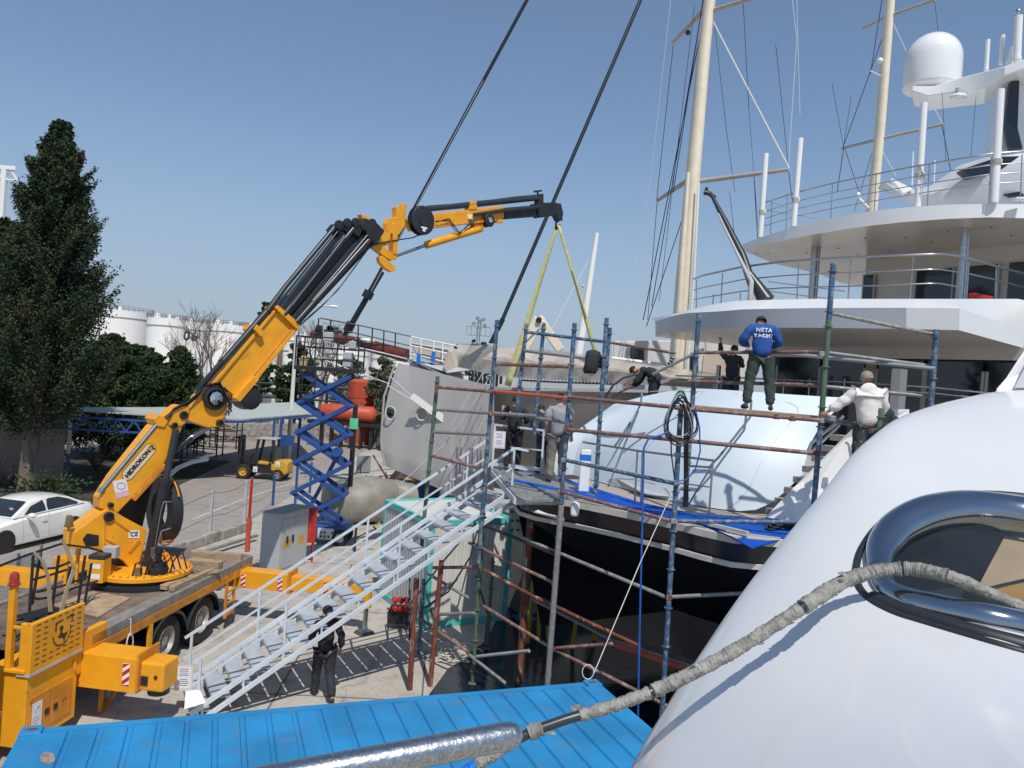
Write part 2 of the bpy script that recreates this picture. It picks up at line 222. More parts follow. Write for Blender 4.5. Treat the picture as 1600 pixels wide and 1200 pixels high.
# ---------------------------------------------------------------- meshes
class MB:
    def __init__(s): s.v = []; s.f = []
    def add(s, vs, fs):
        o = len(s.v); s.v += [Vector(v) for v in vs]; s.f += [tuple(i + o for i in f) for f in fs]; return s
    def box(s, c, size, rot=None):
        c = Vector(c); x, y, z = (q / 2 for q in size)
        vs = [Vector((a * x, b * y, d * z)) for a in (-1, 1) for b in (-1, 1) for d in (-1, 1)]
        if rot is not None: vs = [rot @ v for v in vs]
        return s.add([c + v for v in vs], [(0, 1, 3, 2), (4, 6, 7, 5), (0, 4, 5, 1), (2, 3, 7, 6), (0, 2, 6, 4), (1, 5, 7, 3)])
    def obox(s, o, ax, ay, az):       # corner + three edge vectors
        o = Vector(o); ax = Vector(ax); ay = Vector(ay); az = Vector(az)
        return s.add([o + ax * a + ay * b + az * d for a in (0, 1) for b in (0, 1) for d in (0, 1)],
                     [(0, 1, 3, 2), (4, 6, 7, 5), (0, 4, 5, 1), (2, 3, 7, 6), (0, 2, 6, 4), (1, 5, 7, 3)])
    def bar(s, p, q, w, h=None, up=(0, 0, 1)):
        p = Vector(p); q = Vector(q); h = h or w; d = (q - p).normalized(); up = Vector(up)
        sx = d.cross(up)
        if sx.length < 1e-3: sx = d.cross(Vector((0, 1, 0)))
        sx.normalize(); sy = sx.cross(d).normalized()
        return s.obox(p - sx * w / 2 - sy * h / 2, q - p, sx * w, sy * h)
    def tube(s, pts, r, n=8, cap=True, radii=None):
        pts = [Vector(p) for p in pts]; k = len(pts); vs = []; nrm = None
        for i, p in enumerate(pts):
            t = (pts[min(i + 1, k - 1)] - pts[max(i - 1, 0)]).normalized()
            if nrm is None:
                a = Vector((0, 0, 1)) if abs(t.z) < 0.9 else Vector((1, 0, 0)); nrm = t.cross(a).normalized()
            else: nrm = (nrm - t * nrm.dot(t)).normalized()
            bn = t.cross(nrm); rr = radii[i] if radii else r
            vs += [p + (nrm * math.cos(2 * math.pi * j / n) + bn * math.sin(2 * math.pi * j / n)) * rr for j in range(n)]
        fs = [(i * n + j, i * n + (j + 1) % n, (i + 1) * n + (j + 1) % n, (i + 1) * n + j) for i in range(k - 1) for j in range(n)]
        if cap: fs += [tuple(range(n))[::-1], tuple((k - 1) * n + j for j in range(n))]
        return s.add(vs, fs)
    def cyl(s, p, q, r, r2=None, n=16): return s.tube([p, q], r, n, radii=[r, r if r2 is None else r2])
    def sph(s, c, r, n=12, m=8, sc=(1, 1, 1), rot=None, z0=-1.0):
        c = Vector(c); vs = []; fs = []
        for i in range(m + 1):
            th = math.pi * i / m; zz = max(math.cos(th), z0)
            for j in range(n):
                a = 2 * math.pi * j / n; v = Vector((math.sin(th) * math.cos(a) * sc[0], math.sin(th) * math.sin(a) * sc[1], zz * sc[2])) * r
                if rot is not None: v = rot @ v
                vs.append(c + v)
        fs = [(i * n + j, (i + 1) * n + j, (i + 1) * n + (j + 1) % n, i * n + (j + 1) % n) for i in range(m) for j in range(n)]
        return s.add(vs, fs)
    def lathe(s, prof, c, ax=(0, 0, 1), n=24, cap=True):       # prof: (radius, height) list
        ax = Vector(ax).normalized(); a = Vector((1, 0, 0)) if abs(ax.x) < 0.9 else Vector((0, 1, 0)); u = ax.cross(a).normalized(); v = ax.cross(u); c = Vector(c)
        vs = [c + ax * h + (u * math.cos(2 * math.pi * j / n) + v * math.sin(2 * math.pi * j / n)) * r for r, h in prof for j in range(n)]
        k = len(prof); fs = [(i * n + j, i * n + (j + 1) % n, (i + 1) * n + (j + 1) % n, (i + 1) * n + j) for i in range(k - 1) for j in range(n)]
        if cap: fs += [tuple(range(n))[::-1], tuple((k - 1) * n + j for j in range(n))]
        return s.add(vs, fs)
    def prism(s, poly, ext):
        poly = [Vector(p) for p in poly]; ext = Vector(ext); n = len(poly)
        return s.add(poly + [p + ext for p in poly], [tuple(range(n))[::-1], tuple(range(n, 2 * n))] + [(i, (i + 1) % n, n + (i + 1) % n, n + i) for i in range(n)])
    def loft(s, rows, closed=False, cap=False):
        n = len(rows[0]); vs = [p for r in rows for p in r]; fs = []
        for i in range(len(rows) - 1):
            for j in range(n if closed else n - 1): fs.append((i * n + j, i * n + (j + 1) % n, (i + 1) * n + (j + 1) % n, (i + 1) * n + j))
        if cap: fs += [tuple(range(n))[::-1], tuple((len(rows) - 1) * n + j for j in range(n))]
        return s.add(vs, fs)
    def build(s, name, m, parent=None, smooth=None, bevel=0.0, thick=0.0, sub=0):
        o = Vector((0, 0, 0)); p = parent
        while p is not None: o = o + p.location; p = p.parent
        me = bpy.data.meshes.new(name)
        me.from_pydata([tuple(v - o) for v in s.v], [], s.f); me.validate(); 
        bm = bmesh.new(); bm.from_mesh(me); bmesh.ops.remove_doubles(bm, verts=bm.verts, dist=1e-5); bmesh.ops.recalc_face_normals(bm, faces=bm.faces); bm.to_mesh(me); bm.free()
        me.materials.append(m if not isinstance(m, str) else M[m])
        ob = bpy.data.objects.new(name, me); col.objects.link(ob)
        if parent: ob.parent = parent
        if smooth: smooth_by(me, smooth)
        if thick: t = ob.modifiers.new('t', 'SOLIDIFY'); t.thickness = thick; t.offset = 0
        if bevel: b = ob.modifiers.new('b', 'BEVEL'); b.width = bevel; b.segments = 2; b.limit_method = 'ANGLE'; b.angle_limit = R(40)
        if sub: q = ob.modifiers.new('s', 'SUBSURF'); q.levels = q.render_levels = sub
        return ob
def smooth_by(me, ang=35):
    me.shade_smooth() if hasattr(me, 'shade_smooth') else None
    bm = bmesh.new(); bm.from_mesh(me)
    for e in bm.edges:
        if len(e.link_faces) == 2: e.smooth = e.calc_face_angle(0) < R(ang)
    for f in bm.faces: f.smooth = True
    bm.to_mesh(me); bm.free()
def tag(o, label=None, cat=None, group=None, kind=None):
    if label: o['label'] = label
    if cat: o['category'] = cat
    if group: o['group'] = group
    if kind: o['kind'] = kind
    return o
def thing(name, label, cat, loc=(0, 0, 0), group=None):
    o = bpy.data.objects.new(name, None); col.objects.link(o); o.location = Vector(loc); o.empty_display_size = 0.3
    return tag(o, label, cat, group)
def copy_tree(o, parent=None):
    c = o.copy(); col.objects.link(c); c.parent = parent
    for ch in [q for q in o.children]: copy_tree(ch, c)
    return c
def text(s, size, o, xd, yd, m, name, parent, ext=0.004, align='CENTER', onto=None, bold=0.0, spc=1.0):
    cu = bpy.data.curves.new(name, 'FONT'); cu.body = s; cu.size = size; cu.align_x = align; cu.align_y = 'CENTER'; cu.extrude = 0.0; cu.offset = bold; cu.resolution_u = 3; cu.space_character = spc
    ob = bpy.data.objects.new('tmp', cu); col.objects.link(ob); dg = bpy.context.evaluated_depsgraph_get()
    me = bpy.data.meshes.new_from_object(ob.evaluated_get(dg)); bpy.data.objects.remove(ob); bpy.data.curves.remove(cu)
    xd = Vector(xd).normalized(); yd = Vector(yd).normalized(); z = xd.cross(yd).normalized(); o = Vector(o)
    mb = MB(); mb.v = [o + xd * v.co.x + yd * v.co.y + z * ext for v in me.vertices]; mb.f = [tuple(p.vertices) for p in me.polygons]
    bpy.data.meshes.remove(me)
    if onto is not None: mb.v = [onto(v, z) for v in mb.v]
    return mb.build(name, m, parent)
# ================================================================ ground
def sheet(name, pts, z, m, kind="structure"):
    o = MB().add([(p[0], p[1], z) for p in pts], [tuple(range(len(pts)))]).build(name, m); o['kind'] = kind; return o
gm = M['concrete']
sheet('ground', [(-1500, -200), (1500, -200), (1500, 2500), (-1500, 2500)], 0, gm)
g = G
sheet('road', [(-10.3, 16), (-9.7, 31), (-10.6, 60), (-14, 90), (-60, 90), (-60, 16)], 0.004, 'asphalt')
sheet('planted_soil', [(-17.5, 27), (-15.0, 33), (-16.5, 46), (-40, 46), (-60, 27)], 0.008, 'soil')
for i, (a, b) in enumerate([((300, 812), (382, 779)), ((382, 779), (430, 763)), ((430, 763), (470, 752)), ((100, 757), (165, 752))]):
    A, B = g(*a, 0.012), g(*b, 0.012); d = (B - A).normalized(); n = Vector((-d.y, d.x, 0)) * 0.06
    o = MB().add([A - n, B - n, B + n, A + n], [(0, 1, 2, 3)]).build('road_marking', 'paintwhite'); o['kind'] = 'structure'
sheet('dark_ground_sheet', [G(660, 1100), G(700, 1045), G(720, 1033), G(760, 1000), G(790, 940), (3.0, 26), (16, 26), (16, 8), (1.5, 8.5)], 0.006, 'darkgloss')  # dark navy sheet laid over the concrete to blacken the ground beneath the stern
jm = mat('concrete_joint', (0.14, 0.13, 0.115), 0.9)          # slab joints of the quay
for a, b in [((-9.5, 14), (3, 14.6)), ((-9, 18.9), (-1, 19.6)), ((-3.7, 10), (-4.6, 24)), ((-0.9, 10), (-1.5, 17)), ((-9, 23.6), (0, 24.4)), ((-6.9, 19), (-8.1, 36)), ((-8.4, 29), (1, 30)), ((-8, 34.5), (4, 35.5))]:
    A = Vector((*a, 0.004)); B = Vector((*b, 0.004)); n = Vector((-(B - A).y, (B - A).x, 0)).normalized() * 0.018
    o = MB().add([A - n, B - n, B + n, A + n], [(0, 1, 2, 3)]).build('slab_joint', jm); o['kind'] = 'structure'

# ================================================================ foliage
def leaf_mesh(name, cen, size, m, parent, seed=1, flat=0.0):
    rs = np.random.RandomState(seed); n = len(cen); cen = np.asarray(cen, dtype=np.float32); size = np.asarray(size, dtype=np.float32).reshape(-1, 1)
    a = rs.normal(size=(n, 3)); a /= np.linalg.norm(a, axis=1, keepdims=True)
    b = rs.normal(size=(n, 3)); b -= a * (a * b).sum(1, keepdims=True); b /= np.linalg.norm(b, axis=1, keepdims=True)
    a = a * size; b = b * size * 0.55
    o = Vector((0, 0, 0)); p = parent
    while p is not None: o = o + p.location; p = p.parent
    cen = cen - np.array(o)
    v = np.stack([cen - a * .5, cen + b * .5, cen + a * .5, cen - b * .5], 1).reshape(-1, 3)
    me = bpy.data.meshes.new(name); me.vertices.add(4 * n); me.vertices.foreach_set('co', v.ravel().astype(np.float32))
    me.loops.add(4 * n); me.loops.foreach_set('vertex_index', np.arange(4 * n, dtype=np.int32)); me.polygons.add(n)
    me.polygons.foreach_set('loop_start', np.arange(0, 4 * n, 4, dtype=np.int32)); me.update(calc_edges=True); me.materials.append(M[m])
    ob = bpy.data.objects.new(name, me); col.objects.link(ob); ob.parent = parent; return ob
def conifer(base, H, prof, label, m='leafdark', n=40000, nb=260, leaf=0.13, seed=3, lean=0.0, z0=0.2, up=0.5, group=None, trunk_r=0.3, name='conifer_tree', fill=0.35, spread=1.0):
    # prof: (height fraction, radius) ; each branch is an elongated, upswept clump of small leaf faces
    rs = np.random.RandomState(seed); base = Vector(base); t = thing(name, label, 'tree', base, group)
    pts = []; sz = []; hs = [];  per = n // nb
    ax = lambda h: np.array([base.x + lean * h, base.y, base.z + h])
    for k in range(nb):
        h = H * (z0 + (1 - z0) * rs.rand() ** 0.85 * 0.98); r = interp(h / H, prof) * spread
        az = rs.rand() * 2 * math.pi; ln = r * (0.70 + 0.48 * rs.rand()); w = 0.10 * r + 0.12; lng = k % 6 == 0; ln = ln * (1.22 if lng else 1); w = w * (.7 if lng else 1)
        d = np.array([math.cos(az), math.sin(az), 0.0])
        tt = rs.rand(per) ** 0.6; tt = tt * (1 - fill) + fill * (0.3 + 0.7 * rs.rand(per)) if fill else tt
        c = ax(h)[None, :] + d[None, :] * (tt * ln)[:, None]; c[:, 2] += (tt ** 1.6) * ln * up - 0.15 * ln
        sp = w * (1.15 - 0.75 * tt); c += rs.normal(size=(per, 3)) * sp[:, None] * np.array([.75, .75, .55])
        pts.append(c); sz.append(leaf * (0.6 + 0.9 * rs.rand(per)))
    leaf_mesh('crown', np.concatenate(pts), np.concatenate(sz), m, t, seed)
    mb = MB(); mb.tube([base, base + Vector((lean * H * .35, 0, H * .4)), base + Vector((lean * H * .9, 0, H * .93))], .1, 10, radii=[trunk_r, trunk_r * .7, 0.03]); mb.build('trunk', 'bark', t, smooth=60)
    return t
cyp = g(40, 775); cyt = P(100, 184, cyp.y)
conifer((cyp.x, cyp.y, 0), cyt.z * 1.0, [(0.12, 2.4), (0.2, 2.8), (0.3, 2.8), (0.42, 2.45), (0.53, 2.05), (0.63, 1.65), (0.72, 1.35), (0.80, 1.12), (0.9, 0.62), (.96, .32), (1, 0.08)],
        'very tall dark cypress with a pointed top standing behind the white car', n=230000, nb=460, leaf=0.105, seed=5, lean=(cyt.x - cyp.x) / cyt.z, z0=0.17, up=0.95, trunk_r=0.36, name='cypress_tree', spread=0.95)
c2 = g(2, 768)
conifer((c2.x - 1.6, c2.y + 1.4, 0), 11.4, [(0.2, 3.0), (0.4, 3.2), (0.7, 2.3), (0.9, 1.2), (1, 0.3)], 'shorter dark cypress at the left edge of the photo, beside the tallest cypress', n=100000, nb=220, leaf=0.12, seed=8, lean=0.03, z0=0.33, up=0.7, name='cypress_tree', spread=0.95)
for (px, py, Y, Hh, rad, sd_, lb) in [(168, 640, 44, 0, 3.2, 11, 'broad dense evergreen just right of the tall cypress, above the blue truss'), (222, 640, 47, 0, 2.5, 12, 'middle dense evergreen in front of the white tanks'),
                              (276, 640, 46, 0, 1.75, 13, 'pointed evergreen at the right end of the dense row, below the tank number')]:
    b = P(px, 640, Y); top = {168: 520, 222: 540, 276: 540}[px]; Ht = P(px, top, Y).z
    conifer((b.x, b.y, 0), Ht, [(0.1, rad), (0.4, rad), (0.65, rad * .78), (0.85, rad * .42), (1, 0.1)], lb, 'leafmid', n=90000, nb=200, leaf=0.15, seed=sd_, z0=0.12, up=0.45, group='dense evergreens in front of the tanks', name='evergreen_tree')
for (px, top, Y, rad, sd_, lb) in [(405, 470, 75, 1.15, 21, 'narrow pine showing beside the black boom, left of it'), (458, 536, 62, 1.75, 22, 'round dark evergreen behind the street lamp pole'), (597, 558, 60, 1.5, 23, 'sparse olive green tree right of the red vertical tank'),
                                  (540, 552, 90, 2.2, 24, 'thin grey green tree seen through the scissor lift railing')]:
    b = P(px, 640, Y); Ht = P(px, top, Y).z
    conifer((b.x, b.y, 0), Ht, [(0.1, rad * .7), (0.35, rad), (0.65, rad), (0.85, rad * .7), (1, 0.3)], lb, 'leafolive' if px > 500 else 'leafmid', n=5200 if px > 500 else 16000, nb=80, leaf=0.26, seed=sd_, z0=0.25, up=0.3, name='background_tree')
def bare_tree(base, H, label, seed, depth=6, r0=0.22, lean=0.1, group=None, sp=0.55):
    rr = random.Random(seed); base = Vector(base); t = thing('bare_tree', label, 'tree', base, group); tr = MB(); tw = MB()
    def grow(p, d, L, r, k):
        q = p + d * L; mid = p + d * L * .5 + Vector((rr.uniform(-1, 1), rr.uniform(-1, 1), rr.uniform(-.3, .6))) * L * .06
        (tr if k >= depth - 1 else tw).tube([p, mid, q], r, 5 if k > 2 else 3, radii=[r, r * .85, r * .7], cap=False)
        if k == 0: return
        for _ in range(3 if k < depth - 0 else 3):
            a = Vector((rr.uniform(-1, 1), rr.uniform(-1, 1), rr.uniform(-.1, .8))).normalized(); nd = (d * (1 - sp * .6) + a * sp).normalized()
            grow(q if rr.random() < .7 else mid, nd, L * rr.uniform(.55, .85), max(r * .6, .012), k - 1)
    grow(base, Vector((lean, 0, 1)).normalized(), H * .42, r0, depth)
    tr.build('trunk', 'bark', t, smooth=60); tw.build('crown', 'twig', t)
    return t
b = P(334, 575, 62); bare_tree((b.x, b.y, 0), P(325, 478, 62).z * .80, 'leafless tree with a round crown standing before the tank marked 206', 4, depth=6, lean=0.10, r0=.2, sp=.46)
b = P(505, 560, 80); bare_tree((b.x, b.y, 0), P(505, 492, 80).z * .85, 'leafless tree behind the curved street lamp arm', 9, depth=6, lean=0.0)
b = P(475, 560, 95); bare_tree((b.x, b.y, 0), P(475, 510, 95).z * .8, 'faint leafless tree just right of the boom, behind the lamp pole', 14, depth=5, lean=-.05)
# low shrubs and bare scrub under the canopy and by the car
def shrub(px, py, w_, h, n, seed, label, m='leafmid'):
    b = g(px, py); t = thing('shrub', label, 'shrub', b); rs = np.random.RandomState(seed)
    c = rs.normal(size=(n, 3)) * np.array([w_ * .4, w_ * .4, h * .28]) + np.array([b.x, b.y, h * .5]); c[:, 2] = np.abs(c[:, 2])
    leaf_mesh('foliage', c, 0.10 + 0.12 * rs.rand(n), m, t, seed)
    mb = MB()
    for k in range(7): a = k * .9; mb.tube([b, b + Vector((math.cos(a) * w_ * .4, math.sin(a) * w_ * .4, h * .8))], .015, 4)
    mb.build('stem', 'twig', t)
shrub(75, 790, 1.5, 1.1, 900, 2, 'small leafy shrub growing behind the roof of the white car')
shrub(205, 715, 2.2, 2.4, 1500, 3, 'dark green bush under the blue canopy truss', 'leafmid')
def scrub(px, py, Y0, seed, label):
    b = g(px, py); rr = random.Random(seed); t = thing('bare_shrub', label, 'shrub', b); mb = MB()
    for k in range(46):
        a = rr.uniform(0, 6.28); L = rr.uniform(.8, 2.2); p = b.copy(); d = Vector((math.cos(a) * .6, math.sin(a) * .6, 1)).normalized(); pts = [p]
        for j in range(4): p = p + d * L * .28; d = (d + Vector((rr.uniform(-.5, .5), rr.uniform(-.5, .5), rr.uniform(-.5, .1)))).normalized(); pts.append(p)
        mb.tube(pts, .02, 4, radii=[.03, .022, .016, .012, .008])
    mb.build('branches', 'twig', t)
scrub(10, 760, 0, 5, 'tangle of bare grey branches at the left edge below the sign letters')
scrub(150, 735, 0, 6, 'brown leafless bush under the blue canopy truss')
scrub(262, 718, 0, 7, 'bare scrub behind the inner crane boom')

# ================================================================ storage tanks
def tank(px, Y, rad, top, label, num=None):
    c = P(px, 560, Y); zt = P(px, top, Y).z; t = thing('storage_tank', label, 'tank', (c.x, Y, 0), 'white storage tanks behind the trees'); C = Vector((c.x, Y, 0))
    MB().lathe([(rad, 0), (rad, zt), (rad * .98, zt + .05), (0.3, zt + rad * .06)], C, n=48).build('shell', 'tank', t, smooth=40)
    rb = MB(); n = 40
    for hh, r_ in ((zt - 1.9, .09), (zt + .55, .05), (zt + 1.05, .05)):
        rb.tube([C + Vector((math.cos(2 * math.pi * k / n) * (rad + .12), math.sin(2 * math.pi * k / n) * (rad + .12), hh)) for k in range(n + 1)], r_, 4)
    for k in range(n): a = 2 * math.pi * k / n; q = C + Vector((math.cos(a) * (rad + .12), math.sin(a) * (rad + .12), zt)); rb.tube([q, q + Vector((0, 0, 1.1))], .05, 4)
    rb.build('railing', 'tankrust', t)
    MB().lathe([(.7, zt), (.7, zt + 1.0), (.2, zt + 1.3)], C + Vector((-rad * .3, -rad * .5, 0)), n=10).lathe([(.5, zt), (.5, zt + .8), (.2, zt + 1.1)], C + Vector((rad * .35, -rad * .5, 0)), n=10).build('roof_vent', 'tank', t, smooth=40)
    if num:
        a = R(-78 + 52); cc = lambda x, z: C + Vector((math.sin(x / rad) * (rad + .06), -math.cos(x / rad) * (rad + .06), z))
        onto = lambda v, z: cc(v.x, v.z)
        text(num, 3.3, (2.0, 0, zt - 3.6), (1, 0, 0), (0, 0, 1), 'signtext', 'tank_number', t, onto=onto, bold=.12, spc=1.1)
    return t
tank(178, 205, 8.8, 486, 'white storage tank showing left, just beside the tall cypress crown')
tank(257, 195, 4.6, 498, 'white storage tank left of the one marked 206, behind the evergreens')
tank(290, 200, 5.2, 504, 'white storage tank marked with the number 206', '206')
tank(352, 208, 5.3, 508, 'white storage tank behind the round leafless tree')
tank(404, 214, 5.6, 513, 'white storage tank behind the black boom of the crane')
tank(468, 225, 6.2, 524, 'white storage tank behind the street lamp pole')
tank(540, 235, 7.0, 545, 'white storage tank seen through the scissor lift railing')
tank(612, 240, 6.5, 553, 'rightmost white storage tank, above the wrapped hull edge')
# distant clutter: floodlight tower and low tree tops
b = P(745, 560, 150); t = thing('floodlight_tower', 'distant lattice floodlight tower rising above the wrapped boat', 'tower', (b.x, 150, 0))
zt = P(742, 498, 150).z; c = Vector((b.x, 150, 0)); m_ = MB()
for dx in (-.35, .35):
    for dy in (-.35, .35): m_.bar(c + Vector((dx, dy, 0)), c + Vector((dx * .6, dy * .6, zt)), .12)
for k in range(14): z = zt * k / 14; m_.bar(c + Vector((-.35, -.35, z)), c + Vector((.3, -.35, z + zt / 14)), .08)
m_.build('mast', 'distgrey', t); m_ = MB(); z = P(743, 517, 150).z
for zz in (z - .9, z + .8): m_.bar(c + Vector((-2.3, -.5, zz)), c + Vector((2.3, -.5, zz)), .14)
for k in range(6): m_.bar(c + Vector((-2.3 + k * .92, -.5, z - .9)), c + Vector((-2.3 + k * .92, -.5, z + .8)), .1)
m_.build('platform', 'distgrey', t); m_ = MB()
for dx, dz in ((-1, 0), (.2, .5), (1.1, -.2), (-.4, 1.1), (.8, .9)): m_.box(c + Vector((dx, -.5, zt + dz - 1)), (.7, .4, .6))
m_.build('lamp_head', 'distgrey', t)
for (px, top, Y, rad) in ((715, 536, 210, 4), (735, 531, 215, 5), (752, 534, 212, 4)):
    b = P(px, 560, Y); conifer((b.x, Y, 0), P(px, top, Y).z, [(0, rad), (.6, rad), (1, .8)], {715: 'leftmost of three distant treetops below the floodlight tower', 735: 'middle of three distant treetops below the floodlight tower', 752: 'rightmost of three distant treetops below the floodlight tower'}[px], 'leafmid', n=1500, nb=30, leaf=.9, seed=px, group='distant treetops', name='background_tree')

# ================================================================ low buildings behind
def facade_box(name, label, cat, a, b, depth, z1, m, Y=None, roof='roofgrey', wins=(), z0=0.0, roofh=.12, roofover=.2):
    A = Vector((a[0], a[1], z0)); B = Vector((b[0], b[1], z0)); d = (B - A).normalized(); n = Vector((-d.y, d.x, 0)); t = thing(name, label, cat, (A + B) / 2)
    MB().obox(A, B - A, n * depth, (0, 0, z1 - z0)).build('wall', m, t)
    MB().obox(A - d * roofover - n * roofover + Vector((0, 0, z1 - z0 + .002)), (B - A) + d * 2 * roofover, n * (depth + 2 * roofover), (0, 0, roofh)).build('roof', roof, t)
    for (u0, u1, v0, v1, mm, nm) in wins:
        L = (B - A).length; MB().obox(A + d * L * u0 - n * .04 + Vector((0, 0, v0)), d * L * (u1 - u0), n * .03, (0, 0, v1 - v0)).build(nm, mm, t)
    return t
def gx(px, Y): return P(px, 600, Y).x
facade_box('site_office', 'long low white site building with pale roof behind the canopy', 'building', (gx(392, 88), 88), (gx(552, 92), 92), 7, 3.9, 'cabinwhite',
           wins=((.28, .345, 1.2, 2.9, 'distgrey', 'door'), (.55, .60, 1.2, 3.2, 'cabgrey', 'door'), (.68, .73, 1.2, 3.2, 'cabgrey', 'door'), (.1, .2, 1.6, 2.8, 'glass', 'window')))
facade_box('storage_container', 'white container row in front of the low site building', 'container', (gx(395, 80), 80), (gx(475, 80), 80), 3, 2.6, 'cabinwhite')
# pipe rack crossing behind the lamp
t = thing('pipe_gantry', 'dark horizontal pipes on posts behind the canopy roof', 'gantry', P(470, 640, 70) * Vector((1, 1, 0)) if False else (P(470, 640, 70).x, 70, 0)); m_ = MB()
for py in (603, 624):
    m_.tube([P(385, py - 6, 70), P(555, py + 5, 70)], .13, 6)
m_.build('pipe', 'black', t); m_ = MB()
for px in (445, 512, 550): q = P(px, 603, 70); m_.tube([(q.x, 70, 0), q], .16, 6)
m_.build('post', 'black', t)
# red-orange tanks
def cylv(name, label, px, Y, r, ztop, m, dome=.15):
    q = P(px, 600, Y); t = thing(name, label, 'tank', (q.x, Y, 0)); c = Vector((q.x, Y, 0))
    MB().lathe([(r, 0), (r, ztop), (r * .8, ztop + dome), (r * .2, ztop + dome * 1.5)], c, n=28).build('shell', m, t, smooth=50)
    m_ = MB()
    for k in range(3): zz = ztop * (k + 1) / 4; m_.lathe([(r + .03, zz - .04), (r + .03, zz + .04)], c, n=28)
    m_.build('hoop', m, t); return t, c
zt = P(572, 597, 62).z; t, c = cylv('vertical_tank', 'red vertical cylinder tank behind the scissor lift', 568, 62, 1.15, zt, 'redor')
m_ = MB(); m_.box(c + Vector((1.6, .2, zt - .9)), (.9, .9, 2.4)); m_.build('pump_box', 'redor', t)
q0 = P(505, 643, 58); q1 = P(582, 648, 58); t = thing('horizontal_tank', 'long orange horizontal tank lying on a dark rack behind the scissor lift', 'tank', (q0.x, 58, 0)); m_ = MB()
ax = Vector((q1.x - q0.x, 0, 0)); r = .62; cz = q0.z; c0 = Vector((q0.x, 58, cz)); L = ax.length
m_.lathe([(.15, -.3), (r * .7, -.2), (r, 0), (r, L), (r * .7, L + .2), (.15, L + .3)], c0, (1, 0, 0), 24); m_.build('shell', 'redor', t, smooth=50)
m_ = MB(); m_.box(c0 + ax / 2 + Vector((1, 0, -r - .15)), (L + 4, 1.2, .25))
for k in range(7): m_.box(c0 + ax * k / 5 + Vector((0, 0, -r - .15 - (cz - r) / 2)), (.15, .8, cz - r))
m_.build('rack', 'black', t)
# arched green-white hut
q = P(625, 640, 60); t = thing('arched_hut', 'small hut with a beige arched roof and green wall left of the wrapped hull', 'hut', (q.x, 60, 0)); c = Vector((q.x, 60, 0)); zs = P(610, 632, 60).z
arc = [c + Vector((math.cos(a) * 2.0, 0, zs - .3 + math.sin(a) * 1.7)) for a in [math.pi * k / 14 for k in range(15)]]
MB().prism(arc, (0, 3, 0)).build('roof', 'sailbeige', t, smooth=30)
m_ = MB(); m_.tube([p + Vector((0, -.05, 0)) for p in arc], .13, 6); m_.build('roof_edge', 'wallbeige', t)
MB().box(c + Vector((0, 1.5, (zs - .3) / 2)), (3.7, 2.8, zs - .3)).build('wall', mat('hut_green', (.10, .30, .25), .7), t)
MB().box(c + Vector((-.8, .06, .9)), (.9, .04, 1.7)).box(c + Vector((.8, .06, .9)), (.9, .04, 1.7)).build('door', 'teal', t)
# left building wall behind the cypress with downpipe and sign
A = g(98, 748); B = Vector((-31, 28.5, 0)); t = thing('rendered_building', 'beige rendered building with corner downpipe behind the cypress trunk', 'building', A); d = (B - A).normalized(); n = Vector((d.y, -d.x, 0)); n = n if n.y > 0 else -n
zt = P(105, 582, A.y).z
MB().obox(A, B - A, n * 5 + d * 1, (0, 0, zt)).build('wall', 'wallbeige', t)
m_ = MB(); pp = A - n * .1 - d * .15; m_.cyl(pp + Vector((0, 0, 1.2)), pp + Vector((0, 0, zt)), .09, n=8); m_.build('downpipe', 'pipewhite', t)
m_ = MB(); m_.cyl(pp, pp + Vector((0, 0, 1.2)), .095, n=8); m_.build('downpipe_base', 'sblue', t)
m_ = MB()
for u, zz, w_, h in ((.42, 3.0, 1.5, 1.3), (.70, 3.0, 1.5, 1.3), (.42, .9, 1.1, 1.5)):
    m_.obox(A + (B - A) * u - n * .05 + Vector((0, 0, zz)), d * w_, n * .04, (0, 0, h))
m_.build('window', 'glass', t)
b = P(9, 652, 33.5); o = thing('sign_board', 'pale sign with large dark letters on the building at the left edge', 'sign', b)
MB().box(b, (3.2, .06, .9)).build('board', 'wallbeige', o); text('ON', .85, b + Vector((-.35, -.04, 0)), (1, 0, 0), (0, 0, 1), 'signtext', 'letters', o, bold=.03)
# white gabled truss building top far left
b = P(8, 262, 60); t = thing('steel_canopy', 'white steel truss corner showing behind the cypress top at the left edge', 'structure', (b.x, 60, 0)); m_ = MB()
m_.bar(b + Vector((-6, 0, 0)), b + Vector((.9, 0, 0)), .3); m_.bar(b + Vector((-6, 0, -.9)), b + Vector((.9, 0, -.9)), .12)
for k in range(5): m_.bar(b + Vector((-5 + k * 1.2, 0, -.9)), b + Vector((-4.4 + k * 1.2, 0, 0)), .12); m_.bar(b + Vector((-4.4 + k * 1.2, 0, 0)), b + Vector((-3.8 + k * 1.2, 0, -.9)), .12)
m_.build('truss', 'tank', t); m_ = MB(); m_.bar((b.x, 60, 0), b, .35); m_.build('post', 'tank', t)

